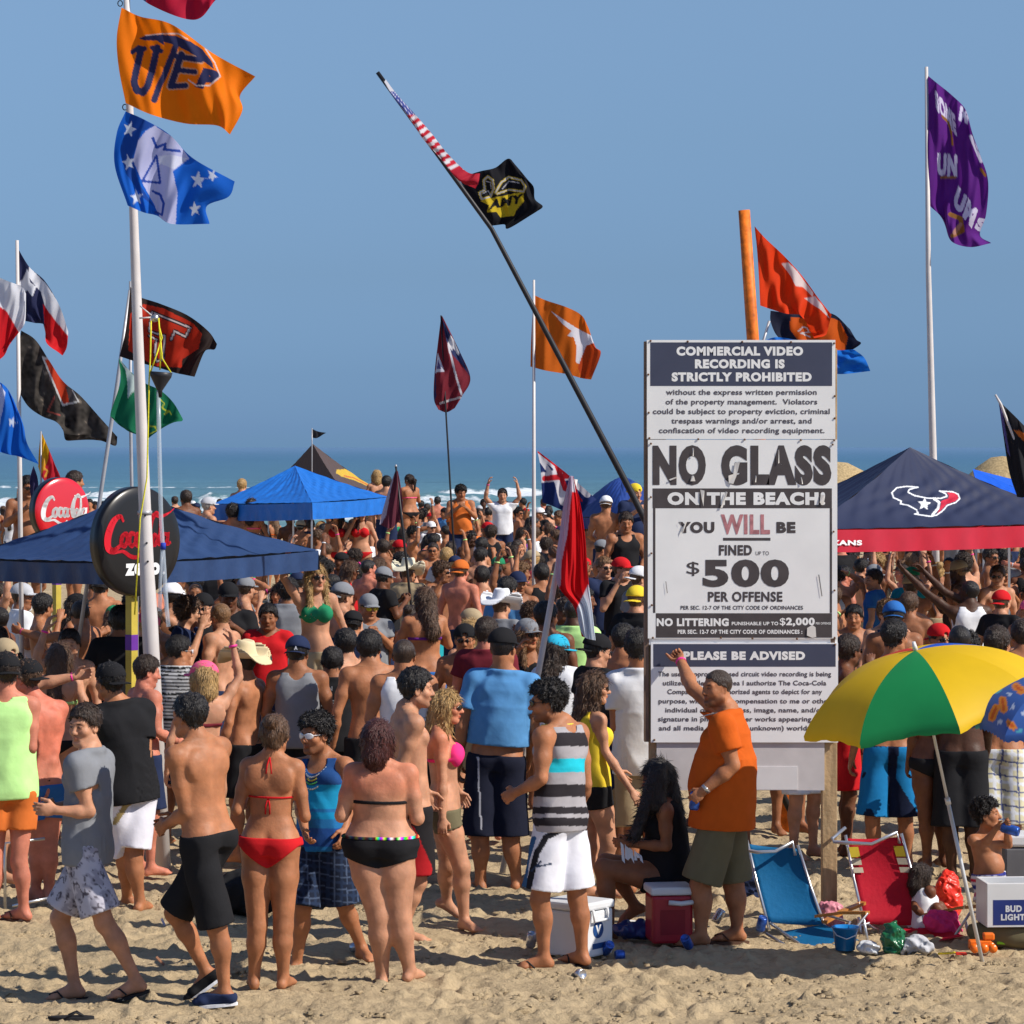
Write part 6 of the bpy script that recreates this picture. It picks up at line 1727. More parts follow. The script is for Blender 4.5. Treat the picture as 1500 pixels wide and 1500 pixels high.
def front_row():
    # woman in the red bikini, seen from behind
    def wf(P, I, b): return [('bikini_bottom', trunks(P, I, top=.165, legcut=-.035, side=.115, off=.010, h=.006), cloth('red')), ('bikini_top', band(P, I, .60, .006, h=.005), cloth('red'))]
    root, I = near_person('woman seen from behind in a red bikini with her brown hair in a bun', 248, 398, dict(head=(403, 1076, 0), neck=(399, 1112, 0), pel=(396, 1240, 0), le=(347, 1188, -.02), lw=(362, 1160, .26), re=(447, 1198, -.02), rw=(436, 1166, .26),
        lk=(377, 1356, -.03), la=(372, 1431, .02), rk=(415, 1356, -.03), ra=(415, 1431, .0), yaw=8, hyaw=22, lf=(-.15, 1, 0), rf=(.3, 1, 0)),
        wf, skn='tan', fem=True, fat=.16, size=.94, gear=[('bun', hairm('brown'))], h=.011)
    tp = I['tp']
    RB = cloth('red')
    for sx in (-1, 1): string(root, I, [tp(.62, sx * .09, -.085), tp(.90, sx * .05, -.10), tp(1.02, sx * .012, -.07)], RB, .0035) if False else None
    string(root, I, [tp(1.04, -.05, -.02), tp(1.03, 0, -.075), tp(1.04, .05, -.02)], RB, .004)
    for dx in (-.010, .014): string(root, I, [tp(1.03, 0, -.078), tp(.95, dx, -.105), tp(.86, dx * 1.4, -.112)], RB, .0045)
    for dx in (-.014, .010): string(root, I, [tp(.60, 0, -.090), tp(.52, dx, -.100), tp(.42, dx * 1.2, -.090)], RB, .0045)
    # boy in the grey t-shirt
    def wf(P, I, b): return [('shirt', tshirt(P, I, hem=-.06, seed=3, sleeve=.50), cloth('grey')),
        ('shorts', shorts(P, I, length=.86, loose=.034, flare=.04), None, mottled([(.50, .49, .56), (.34, .33, .39), (.10, .09, .11)], 62, 3, (.05, .55)))]
    root, I = near_person('young man walking left in a grey t-shirt and grey patterned board shorts, looking round', 251, 126, dict(head=(124, 1064, 0), neck=(131, 1103, .0), pel=(127, 1248, 0), le=(131, 1190, -.16), lw=(83, 1187, -.2), re=(112, 1180, .2), rw=(80, 1182, .06),
        lk=(153, 1351, -.12), la=(200, 1436, -.1), rk=(88, 1345, .1), ra=(110, 1444, .1), yaw=-72, hyaw=-148, hpitch=-2, lf=(-1, -.2, -.25), rf=(-1, -.1, -.1)),
        wf, skn='light', size=.97, gear=[('short', hairm('darkbrown'))], hh=.0045)
    sandal(root, I, 'r', BLK); sandal(root, I, 'l', BLK)
    # shirtless man with long black shorts
    def wf(P, I, b): return [('shorts', shorts(P, I, length=.98, loose=.032, flare=.018, waist=.135), cloth('black')),
        ('shoe', shoe(P, I, 'l'), cloth('navy')), ('shoe', shoe(P, I, 'r'), cloth('black'))]
    root, I = near_person('shirtless tanned man in long black shorts and boat shoes walking left', 255, 295, dict(head=(277, 1050, 0), neck=(289, 1088, .0), pel=(305, 1232, 0), le=(272, 1190, -.1), lw=(243, 1208, .05), re=(310, 1185, .2), rw=(262, 1200, .25),
        lk=(318, 1358, -.05), la=(329, 1450, -.02), rk=(256, 1337, .12), ra=(302, 1423, .2), yaw=-48, hyaw=-58, lf=(-1, .15, -.1), rf=(-.8, .1, -.6)),
        wf, skn='tan', size=1.0, mus=1.02, gear=[('short', hairm('black'))])
    for q in 'lr': sandal(root, I, q, cloth('white'), False)
    # woman in the black bikini
    def wf(P, I, b): return [('bikini_bottom', trunks(P, I, top=.185, legcut=-.02, side=.045, off=.008, h=.007), cloth('black')), ('bikini_top', band(P, I, .60, .010, h=.006), cloth('black')),
        ('waistband', band(P, I, .20, .008, h=.005, off=.012, tags=('torso', 'glute', 'leg')), None, lambda V: np.abs(np.stack([np.sin(V[:, 0] * 60), np.sin(V[:, 0] * 75 + 2), np.sin(V[:, 0] * 52 + 4)], 1)) ** 3 * (.06 + .8 * (V[:, :1] > -.02)) + .012)]
    root, I = near_person('woman seen from behind in black bikini shorts with a bright patterned waistband', 245, 556, dict(head=(554, 1083, 0), neck=(558, 1122, 0), pel=(557, 1243, 0), le=(500, 1196, -.02), lw=(512, 1168, .26), re=(612, 1200, -.02), rw=(600, 1172, .26),
        lk=(556, 1342, -.03), la=(560, 1428, .02), rk=(585, 1342, -.03), ra=(600, 1420, .0), yaw=4, hyaw=16, lf=(-.1, 1, 0), rf=(.5, 1, 0)),
        wf, skn='light', fem=True, fat=.85, size=.95, gear=[('bob', hairm('auburn'))], h=.011, paint=burn())
    # orange shirt man by the sign
    def wf(P, I, b): return [('shirt', tshirt(P, I, fat=.85, hem=-.06, seed=6, sleeve=.62, loose=.02), cloth('orange')), ('shorts', shorts(P, I, fat=.6, length=.95, loose=.026, flare=.034, waist=.12), cloth('olivecloth'))]
    root, I = near_person('stout man in an orange t-shirt and olive shorts leaning one arm on the sign', 226, 1053, dict(head=(1050, 1008, .0), neck=(1066, 1046, .0), pel=(1060, 1196, 0), le=(1074, 1122, -.22), lw=(1031, 1158, -.22), re=(1014, 1008, .38), rw=(997, 968, .70),
        lk=(1026, 1296, -.1), la=(1027, 1368, -.1), rk=(1074, 1294, .12), ra=(1080, 1362, .1), yaw=-76, hyaw=-120, lf=(-1, -.1, -.05), rf=(-1, -.1, 0), rh=dict(curl=1.35), lh=dict(curl=1.0)),
        wf, skn='tan', fat=.64, size=.97, gear=[('buzz', hairm('darkbrown'))], beard=.55, smile=True, h=.011)
    wristband(root, I, 'r', PINKB, .02)
    pc, dr, nrm, th, wr = I['hands']['l']
    MB().tube([Vector(wr - dr * .03), Vector(wr - dr * .005)], .034, 14).build('watch', mat('steel', (.5, .5, .5), metal=.8, rough=.3), root)
    held_can('blue can held by the man in the orange t-shirt', root, Vector(pc + dr * .04 + nrm * .03 - v3((0, 0, .07))), (.1, .1, 1))
    beads(root, I, SILV, .05, .095, .004, fat=.7)
    sandal(root, I, 'r', mat('sandal_brown', (.10, .05, .03))); sandal(root, I, 'l', mat('sandal_brown', (.10, .05, .03)))
    # striped tank top man
    GR = (.36, .34, .36); BK = (.028, .024, .028); TQ = (.02, .50, .62)
    def wf(P, I, b): return [('tank_top', tank(P, I, fat=.1, hem=-.02, loose=.016, seed=5, scoop=.07, strap=.075, h=.0065), None, stripe_fn(b, [(1073, 1093, BK), (1111, 1131, TQ), (1149, 1167, BK), (1182, 1192, BK), (1198, 1210, BK)], GR)),
        ('shorts', shorts(P, I, length=.86, loose=.034, flare=.036, waist=.09, h=.007), None, board)]
    def board(V):
        p = picxy(V, W(820, HORIZON + CAMH * 237, 237)); c = np.tile(np.array((.72, .72, .78)), (len(V), 1))
        c[near_line(p, [(870, 1212), (830, 1212), (800, 1226), (786, 1250), (774, 1300)], 9)] = (.02, .02, .025)
        c[near_line(p, [(870, 1204), (826, 1204), (794, 1216)], 7)] = (.08, .22, .42)
        c[near_line(p, [(782, 1228), (772, 1260), (766, 1310)], 7)] = (.04, .12, .26)
        c[near_line(p, [(778, 1276), (792, 1262), (786, 1270), (808, 1265)], 2.4)] = (.03, .05, .10)
        c[p[:, 1] > 1311] = (.10, .12, .3)
        return c
    root, I = near_person('man in a grey black and turquoise striped tank top and white board shorts', 237, 820, dict(head=(801, 1030, 0), neck=(822, 1064, .0), pel=(820, 1205, 0), le=(793, 1142, -.2), lw=(757, 1160, -.1), re=(858, 1150, .15), rw=(850, 1180, .25),
        lk=(791, 1318, -.08), la=(797, 1401, -.05), rk=(846, 1316, .06), ra=(853, 1396, .08), yaw=-52, hyaw=-92, lf=(-1, -.15, -.05), rf=(-.7, .7, 0)),
        wf, skn='tan', fat=.12, size=1.0, mus=1.1, gear=[('curly', hairm('black')), ('shades', SHADE)], beard=.5)
    sandal(root, I, 'l', BLK); sandal(root, I, 'r', BLK)
    for d, w_ in ((.02, .088), (.03, .093), (.045, .098)): beads(root, I, mat('beads_yellow', (.72, .66, .05), rough=.3), d, w_, .006)
    # white sunglasses man
    def wf(P, I, b): return [('tank_top', tank(P, I, hem=-.03, loose=.014, seed=8, scoop=.08, strap=.07, h=.007), None, stripe_fn(b, [(1085, 1108, (.02, .20, .48)), (1108, 1150, (.02, .07, .22)), (1150, 1185, (.015, .30, .55)), (1190, 1200, (.01, .25, .5)), (1213, 1240, (.02, .08, .30))], (.02, .16, .40))),
        ('shorts', shorts(P, I, length=1.0, loose=.036, flare=.04, waist=.10, h=.008), None, plaid((.014, .020, .040), (.020, .034, .075), (.07, .10, .17), .075))]
    root, I = near_person('smiling man in white sunglasses, bead necklaces and a blue tank top with dark plaid shorts', 236, 471, dict(head=(462, 1077, .0), neck=(472, 1112, .05), pel=(474, 1236, 0), le=(512, 1172, .05), lw=(505, 1215, -.1), re=(440, 1178, .0), rw=(446, 1214, -.16),
        lk=(504, 1322, -.02), la=(530, 1388, .1), rk=(444, 1328, -.05), ra=(434, 1412, .05), yaw=-150, hyaw=-140, lf=(.5, -1, 0), rf=(-.3, -1, 0)),
        wf, skn='tan', size=.98, gear=[('curly', hairm('black')), ('shades', mat('sunglass_white', (.7, .7, .72), rough=.2, noise=0))], beard=.5, smile=True)
    for d, w_, m_ in ((.12, .085, SILV), (.16, .09, GRNB), (.19, .10, SILV), (.14, .078, GOLD)): beads(root, I, m_, d, w_, .0075)
    # shirtless man in profile
    def wf(P, I, b):
        def c_(V):
            p = picxy(V, b); c = np.tile(np.array((.02, .018, .02)), (len(V), 1)); c[in_poly(p, [(560, 1200), (606, 1210), (634, 1272), (630, 1290), (560, 1290)])] = (.40, .015, .02); return c
        return [('shorts', shorts(P, I, length=.88, loose=.03, flare=.03, waist=.10), None, c_)]
    near_person('shirtless dark haired man in profile wearing black and red shorts', 225, 604, dict(head=(611, 1010, 0), neck=(596, 1044, .0), pel=(606, 1188, 0), re=(588, 1120, -.15), rw=(604, 1170, -.15), le=(600, 1120, .2), lw=(625, 1160, .25),
        rk=(612, 1292, -.06), ra=(590, 1364, -.05), lk=(594, 1296, .12), la=(566, 1362, .2), yaw=72, hyaw=84, lf=(1, .1, 0), rf=(1, -.1, 0)),
        wf, skn='light', size=1.0, gear=[('short', hairm('black'), None, 0, 0, 0, .006, 1.06)], beard=.45)
    # pink bikini woman
    def wf(P, I, b): return [('bikini_top', band(P, I, .66, .012, cups=True, h=.006), cloth('hotpink')), ('shorts', shorts(P, I, length=.30, loose=.016, flare=.008, waist=.10), cloth('olivecloth'))]
    root, I = near_person('blonde woman in profile with a bright pink bikini top and short olive shorts', 220, 655, dict(head=(656, 1036, 0), neck=(645, 1068, .0), pel=(652, 1190, 0), re=(648, 1140, -.16), rw=(648, 1198, -.20), le=(655, 1130, .18), lw=(672, 1160, .26),
        rk=(676, 1270, -.08), ra=(680, 1347, -.05), lk=(656, 1268, .10), la=(654, 1318, .25), yaw=92, hyaw=98, lf=(1, .1, -.6), rf=(.6, -.8, 0)),
        wf, skn='light', fem=True, fat=.18, size=.93, bust=1.15, gear=[('longwavy', hairm('blonde')), ('shades', SHADE)], paint=burn())
    P_ = cloth('white')
    # blue t-shirt man
    def wf(P, I, b):
        def c_(V):
            p = picxy(V, b); c = np.tile(np.array((.012, .014, .028)), (len(V), 1)); c[near_line(p, [(700, 1110), (702, 1160), (705, 1215)], 2)] = (.5, .5, .55); c[p[:, 1] < 1097] = (.45, .47, .52); return c
        return [('shirt', tshirt(P, I, fat=.2, hem=.26, seed=9, sleeve=.6, loose=.026), cloth('skyblue')), ('shorts', shorts(P, I, length=.98, fat=.1, loose=.045, flare=.04, waist=.16), None, c_)]
    near_person('big man seen from behind in a light blue t-shirt, dark cap and navy shorts', 201, 734, dict(head=(737, 950, 0), neck=(737, 988, .0), pel=(727, 1120, 0), le=(676, 1066, -.03), lw=(672, 1120, .1), re=(782, 1070, .0), rw=(776, 1110, .15),
        lk=(703, 1226, -.03), la=(704, 1290, .02), rk=(748, 1226, -.03), ra=(757, 1288, .0), yaw=4, hyaw=24, lf=(-.3, 1, 0), rf=(.3, 1, 0)),
        wf, skn='tan', fat=.22, size=1.08, mus=1.1, gear=[('buzz', hairm('black')), ('cap', cloth('black')), ('shades', SHADE)])
    # neon tank at the left edge
    def wf(P, I, b): return [('tank_top', tank(P, I, hem=.02, loose=.024, seed=4, scoop=.06, strap=.07), cloth('neongreen')), ('shorts', shorts(P, I, length=.52, loose=.03, flare=.02, waist=.10), cloth('burntorange'))]
    root, I = near_person('man at the left edge in a neon green tank top and short orange shorts', 215, 8, dict(head=(8, 985, 0), neck=(8, 1022, .0), pel=(14, 1166, 0), le=(-32, 1096, 0), lw=(-26, 1140, .2), re=(46, 1096, -.02), rw=(36, 1130, .22),
        lk=(-8, 1262, -.02), la=(-12, 1333, .02), rk=(28, 1262, -.02), ra=(35, 1332, .0), yaw=-6, hyaw=-20, lf=(-1, .5, 0), rf=(-.9, .5, 0)),
        wf, skn='pink', size=1.0, gear=[('short', hairm('darkbrown')), ('capback', cloth('black'))])
    sandal(root, I, 'r', mat('sandal_brown', (.10, .05, .03)))
    # sunburnt man
    def wf(P, I, b): return [('shorts', shorts(P, I, length=.5, loose=.026, flare=.02, waist=.13), cloth('blue'))]
    root, I = near_person('sunburnt shirtless man with pink sunglasses, a dark cap and blue shorts at left', 207, 56, dict(head=(38, 994, 0), neck=(52, 1030, .0), pel=(60, 1160, 0), le=(36, 1104, -.05), lw=(30, 1140, .1), re=(79, 1100, .0), rw=(70, 1148, -.06),
        lk=(54, 1240, -.02), la=(52, 1304, .02), rk=(72, 1240, -.02), ra=(72, 1304, .0), yaw=-30, hyaw=-66, lf=(-.8, .5, 0), rf=(-.5, 1, 0)),
        wf, skn='pink', size=1.0, fat=.1, gear=[('short', hairm('brown')), ('capback', cloth('black')), ('shades', mat('sunglass_pink', (.8, .03, .18), rough=.2, noise=0))], paint=burn((1.1, .75, .7), .3))
    wristband(root, I, 'r', cloth('black'))
    # black t-shirt man, cap backwards
    def wf(P, I, b):
        def c_(V):
            p = picxy(V, b); c = np.tile(np.array((.70, .69, .76)), (len(V), 1)); c[near_line(p, [(206, 1166), (186, 1178), (168, 1205)], 8)] = (.32, .24, .10); return c
        return [('shirt', tshirt(P, I, hem=-.02, seed=11, sleeve=.62, loose=.028), cloth('black')), ('shorts', shorts(P, I, length=.86, loose=.03, flare=.03, waist=.08), None, c_)]
    near_person('man seen from behind in a black t-shirt, white shorts and a black cap turned backwards', 211, 186, dict(head=(160, 1000, 0), neck=(172, 1034, .0), pel=(190, 1166, 0), le=(150, 1110, .05), lw=(140, 1130, .25), re=(214, 1108, .0), rw=(208, 1150, .15),
        rk=(196, 1256, -.02), ra=(205, 1320, .02), lk=(184, 1264, .05), la=(186, 1316, .25), yaw=-28, hyaw=-50, lf=(-.6, .5, -.5), rf=(.3, 1, 0)),
        wf, skn='tan', size=1.02, fat=.15, gear=[('short', hairm('black')), ('capback', cloth('black'))])
    # seated woman on the red cooler
    def wf(P, I, b): return [('dress', tank(P, I, fat=.35, hem=-.02, loose=.018, seed=12, scoop=.08, strap=.06, fem=True), cloth('black')), ('skirt', shorts(P, I, length=.42, loose=.03, flare=.012, waist=.14), cloth('black'))]
    root, I = near_person('long haired woman in a black dress sitting on the red cooler', 222, 985, dict(head=(962, 1140, 0), neck=(974, 1172, .0), pel=(984, 1286, .02), le=(977, 1240, -.16), lw=(922, 1236, -.12), re=(975, 1236, .2), rw=(925, 1232, .1),
        lk=(884, 1272, -.08), la=(893, 1364, -.04), rk=(888, 1264, .10), ra=(930, 1326, .14), yaw=-84, hyaw=-88, hpitch=-14, lf=(-1, .1, -.1), rf=(-.9, .1, -.5)),
        wf, skn='olive', fem=True, fat=.35, size=.93, gear=[('longstraight', hairm('black'), None, 0, 8, 0, .006, 1.04)])
    hp_ = Prims().cap((-.11, -.11, 1.05), (-.25, -.21, .66), .055, .035).cap((-.09, -.07, 1.10), (-.11, -.13, .85), .06, .06); D, ax = hp_.grid((-.34, -.30, .60), (0, .02, 1.2), .008); X = ax[0][:, None, None]; Y = ax[1][None, :, None]; Z = ax[2][None, None, :]
    V, Q = polygonise((D + .006 * wob(X, Y, Z, 110, 3, 6, (1, 1, .15))).astype(np.float32), ax); V, Q = add_tufts(V, Q, 900, .07, .03); mobj('hair', np_mesh('long_lock', V, Q, (hairm('black'),)), root)
    tw = MB()
    for k in range(7): tw.poly([Vector((-.35 + .02 * k + .01 * math.sin(k * 2), -.19, .62 - .012 * k)), Vector((-.33 + .02 * k, -.19, .60 - .012 * k)), Vector((-.32 + .02 * k, -.20 - .01 * (k % 2), .48 + .02 * (k % 3))), Vector((-.34 + .02 * k, -.20, .50 + .015 * (k % 2)))])
    tw.build('napkin', cloth('white'), root)
    # brunette beside the tank top man
    def wf(P, I, b): return [('tank_top', tank(P, I, hem=.10, loose=.010, seed=4, scoop=.07, fem=True), cloth('yellow')), ('shorts', shorts(P, I, length=.28, loose=.016, flare=.01, waist=.14), cloth('black'))]
    near_person('brown haired woman in sunglasses and a yellow top reaching her arm forward', 208, 868, dict(head=(872, 1008, 0), neck=(864, 1042, .0), pel=(868, 1160, 0), re=(886, 1100, -.12), rw=(925, 1158, -.2), le=(880, 1100, .15), lw=(905, 1130, .25),
        rk=(892, 1236, -.05), ra=(884, 1300, -.02), lk=(866, 1240, .08), la=(860, 1300, .1), yaw=62, hyaw=84, lf=(1, .2, 0), rf=(1, -.2, 0)),
        wf, skn='light', fem=True, size=.95, gear=[('longwavy', hairm('brown')), ('shades', SHADE)], smile=True)
    # woman with the cup
    def wf(P, I, b): return [('tank_top', tank(P, I, hem=.0, loose=.012, seed=14, scoop=.07, fem=True), cloth('navy')), ('shorts', shorts(P, I, length=.5, loose=.02, flare=.02, waist=.14), cloth('khaki'))]
    root, I = near_person('dark skinned woman with long black hair holding an orange and white cup', 200, 902, dict(head=(898, 1010, 0), neck=(896, 1042, .0), pel=(898, 1160, 0), re=(904, 1108, -.10), rw=(926, 1112, -.16), le=(910, 1100, .15), lw=(915, 1140, .2),
        rk=(906, 1232, -.05), ra=(902, 1284, -.02), lk=(890, 1232, .08), la=(886, 1284, .1), yaw=60, hyaw=40, lf=(1, .2, 0), rf=(1, -.2, 0), rh=dict(dir=(1, -.1, .1), curl=.9)),
        wf, skn='brown', fem=True, size=.95, gear=[('longstraight', hairm('black'))])
    q = Vector((0, 0, 0)); ct = thing('cup', 'orange and white paper cup with a straw held by the woman beside the sign', 'cup', W(929, 1108, 201.5))
    t = MB().lathe([(0, 0), (.032, 0), (.042, .10)], tuple(q), 20).build('cup', mat('cup_orange', (.80, .16, .06), rough=.4, noise=.02), ct)
    MB().lathe([(.0425, .065), (.044, .098), (.047, .10), (.047, .108), (0, .110)], tuple(q), 20).tube([q + Vector((.0, 0, .09)), q + Vector((.03, 0, .22))], .004, 6).build('cup_lid', mat('cup_white', (.75, .75, .74), rough=.4, noise=.02), ct)
    # white t-shirt beside the sign
    def wf(P, I, b): return [('shirt', tshirt(P, I, hem=-.02, seed=21, sleeve=.6, loose=.03), cloth('white')), ('shorts', shorts(P, I, length=.9, loose=.03, flare=.03, waist=.08), cloth('khaki'))]
    near_person('man seen from behind in a plain white t-shirt just left of the sign', 203, 938, dict(head=(935, 950, 0), neck=(938, 986, .0), pel=(940, 1124, 0), le=(902, 1066, -.03), lw=(904, 1110, .15), re=(980, 1066, .0), rw=(976, 1110, .15),
        lk=(926, 1220, -.03), la=(926, 1292, .02), rk=(954, 1220, -.03), ra=(956, 1290, .0), yaw=4, hyaw=12),
        wf, skn='tan', size=1.04, gear=[('short', hairm('black'))])
    # people under the coloured umbrella
    def wf(P, I, b):
        def c_(V):
            p = picxy(V, b); c = np.tile(np.array((.012, .18, .44)), (len(V), 1)); c[in_poly(p, [(1300, 1090), (1318, 1090), (1312, 1140), (1350, 1200), (1346, 1230), (1302, 1230)])] = (.010, .015, .04)
            n = wob(V[:, 0], V[:, 1], V[:, 2], 34, 4); c[n > .75] = (.01, .02, .05); c[p[:, 1] < 1094] = (.012, .014, .02); return c
        return [('shorts', shorts(P, I, length=.95, loose=.04, flare=.04, waist=.16), None, c_)]
    near_person('shirtless man in bright blue and black board shorts under the coloured umbrella', 192, 1304, dict(head=(1311, 934, 0), neck=(1306, 972, .0), pel=(1303, 1108, 0), le=(1262, 1050, -.03), lw=(1248, 1110, .05), re=(1348, 1050, .0), rw=(1346, 1106, .15),
        lk=(1278, 1200, -.03), la=(1282, 1262, .02), rk=(1326, 1200, -.03), ra=(1330, 1262, .0), yaw=6, hyaw=50),
        wf, skn='tan', size=1.02, gear=[('short', hairm('black'))])
    def wf(P, I, b): return [('bikini_bottom', trunks(P, I, top=.15, legcut=.0, side=.06), cloth('black')), ('bikini_top', band(P, I, .62, .012), cloth('black'))]
    near_person('woman in a black bikini seen from behind in the shade of the umbrella', 196, 1368, dict(head=(1372, 980, 0), neck=(1370, 1008, .0), pel=(1366, 1122, 0), le=(1338, 1070, -.03), lw=(1330, 1120, .1), re=(1398, 1070, .0), rw=(1400, 1110, .1),
        lk=(1356, 1196, -.03), la=(1358, 1256, .02), rk=(1378, 1196, .1), ra=(1382, 1256, .1), yaw=-10, hyaw=-20),
        wf, skn='brown', fem=True, size=.94, gear=[('ponytail', hairm('black'))])
    def wf(P, I, b): return [('shorts', shorts(P, I, length=1.0, loose=.05, flare=.05, waist=.14), cloth('black'))]
    near_person('dark skinned man in long black shorts seen from behind the umbrella pole', 197, 1410, dict(head=(1405, 940, 0), neck=(1408, 976, .0), pel=(1408, 1112, 0), le=(1370, 1056, -.03), lw=(1362, 1100, .2), re=(1448, 1056, .0), rw=(1446, 1100, .2),
        lk=(1392, 1210, -.03), la=(1394, 1276, .02), rk=(1424, 1210, -.03), ra=(1428, 1274, .0), yaw=6, hyaw=-10),
        wf, skn='dark', size=1.0, fat=.15, gear=[('buzz', hairm('black'))])
    def wf(P, I, b): return [('shorts', shorts(P, I, length=1.0, loose=.04, flare=.05, waist=.14), None, plaid((.62, .58, .40), (.66, .68, .72), (.08, .10, .22), .11))]
    near_person('shirtless man in pale yellow plaid shorts behind the toddler', 193, 1466, dict(head=(1462, 944, 0), neck=(1464, 980, .0), pel=(1464, 1108, 0), le=(1424, 1056, -.03), lw=(1430, 1100, .2), re=(1504, 1056, .0), rw=(1500, 1100, .1),
        lk=(1450, 1206, -.03), la=(1448, 1270, .02), rk=(1484, 1206, -.03), ra=(1488, 1268, .0), yaw=10, hyaw=40),
        wf, skn='tan', size=1.03, fat=.2, gear=[('short', hairm('darkbrown'))])
    # toddler drinking from a can
    def wf(P, I, b): return [('swim_trunks', shorts(P, I, length=.9, loose=.05, flare=.02, waist=.2), None, stripe_fn(b, [(1277, 1283, (.04, .05, .25)), (1287, 1292, (.6, .03, .06)), (1296, 1302, (.04, .05, .25)), (1308, 1314, (.5, .1, .2))], (.7, .68, .70)))]
    root, I = near_person('toddler in striped swim trunks drinking from a blue can', 224, 1450, dict(head=(1446, 1194, 0), neck=(1444, 1222, .0), pel=(1448, 1288, 0), le=(1440, 1240, -.07), lw=(1460, 1212, -.14), re=(1478, 1238, -.04), rw=(1474, 1212, -.14),
        lk=(1440, 1330, -.03), la=(1440, 1362, .0), rk=(1458, 1330, -.0), ra=(1458, 1362, .0), yaw=150, hyaw=110, hpitch=10, hs=.80, lh=dict(dir=(.8, -.5, .2), s=1.1), rh=dict(dir=(-.2, -.8, .4), s=1.1)),
        wf, skn='tan', size=.56, fat=.5, mus=.9, gear=[('curly', hairm('black'))], h=.008, cat='child')
    held_can('blue can held to the mouth of the toddler', root, Vector(I['hands']['l'][0]) + Vector((.0, -.02, 0)), (1, -.4, -.25))
    # child sitting behind the red chair
    def wf(P, I, b): return [('shirt', tank(P, I, hem=.0, seed=31, loose=.012, strap=.05, scoop=.06), cloth('white')), ('shorts', shorts(P, I, length=.6, loose=.02, waist=.1), cloth('hotpink'))]
    near_person('dark haired child in a white shirt sitting on the sand behind the red chair', 220, 1352, dict(head=(1350, 1284, .1), neck=(1352, 1306, .1), pel=(1352, 1362, 0), le=(1340, 1330, -.07), lw=(1358, 1345, -.04), re=(1368, 1332, .1), rw=(1376, 1345, .0),
        lk=(1372, 1330, -.06), la=(1392, 1352, -.05), rk=(1376, 1328, .06), ra=(1396, 1352, .08), yaw=70, hyaw=50, hpitch=-15, hs=.68),
        wf, skn='brown', size=.58, fat=.3, gear=[('bob', hairm('darkbrown'))], cat='child')
front_row()
# ------------------------------------------------------------ things on the sand
def umbrella(label, px, py, s, lean, rad, cols, foot, n=8, drop=.30, art=None, group='beach umbrellas', mat_=None, rot=0.0):
    """lean: unit direction of the pole (towards the top); (px, py) is the tip"""
    tip = W(px, py, s); d = Vector(lean).normalized()
    k = (tip.z + .1) / d.z; basep = tip - d * k
    t = thing('beach_umbrella', label, 'umbrella', (basep.x, basep.y, 0), group)
    o = Vector((basep.x, basep.y, 0)); q = d.to_track_quat('Z', 'Y').to_matrix().to_4x4() @ Matrix.Rotation(rot, 4, 'Z')
    M = Matrix.Translation(tip - o - d * .02) @ q
    pm = mat('umbrella_pole', (.62, .62, .62), rough=.35, metal=.3, noise=.05)
    MB().tube([tip - o, tip - o - d * (k * .48)], .0095, 12).build('pole', pm, t); MB().tube([tip - o - d * (k * .46), tip - o - d * k], .0125, 12).tube([tip - o - d * (k * .46), tip - o - d * (k * .48)], .017, 12).build('pole', pm, t)
    MB().tube([tip - o + d * .035, tip - o - d * .02], [.010, .018], 10).build('tip', mat('plastic_white', (.75, .75, .75), rough=.4), t)
    for i in range(n):
        a0 = 2 * math.pi * i / n; a1 = 2 * math.pi * (i + 1) / n; nu, nv = (40, 44) if art else (12, 16)
        V = []; 
        for v in range(nv + 1):
            f = v / nv; r = rad * math.sin(f * 1.15) / math.sin(1.15); z = -drop * (1 - math.cos(f * 1.15)) / (1 - math.cos(1.15))
            for u in range(nu + 1):
                g = u / nu; a = a0 + (a1 - a0) * g
                pinch = 1 - (1 - math.cos(math.pi / n)) * (1 - abs(2 * g - 1) ** 2) * 1.0 - .035 * math.sin(math.pi * g) * f
                zz = z + .018 * math.sin(math.pi * g) * f * (1 if f < .97 else 1)
                V.append(tuple(M @ Vector((r * pinch * math.cos(a), r * pinch * math.sin(a), zz))))
        for u in range(nu + 1):       # short hanging hem
            p = Vector(V[nv * (nu + 1) + u]); V.append(tuple(p - d * (.035 + .006 * math.sin(u * 1.7 + i))))
        V = np.array(V); I = np.arange((nv + 2) * (nu + 1)).reshape(nv + 2, nu + 1)
        Q = np.stack([I[:-1, :-1], I[1:, :-1], I[1:, 1:], I[:-1, 1:]], -1).reshape(-1, 4)
        if art: mobj('panel', np_mesh('panel', V, Q, (mat_,), True, art(V, i)), t)
        else: mobj('panel', np_mesh('panel', V, Q, (cols[i % len(cols)],), True), t)
        p0 = M @ Vector((0, 0, -.02)); p1 = M @ Vector((rad * math.cos(a0) * .99, rad * math.sin(a0) * .99, -drop - .006)); pm_ = M @ Vector((rad * math.cos(a0) * .62, rad * math.sin(a0) * .62, -drop * .33))
        MB().tube([p0, pm_ - d * .01, p1], .003, 6).build('rib', pm, t)
    return t
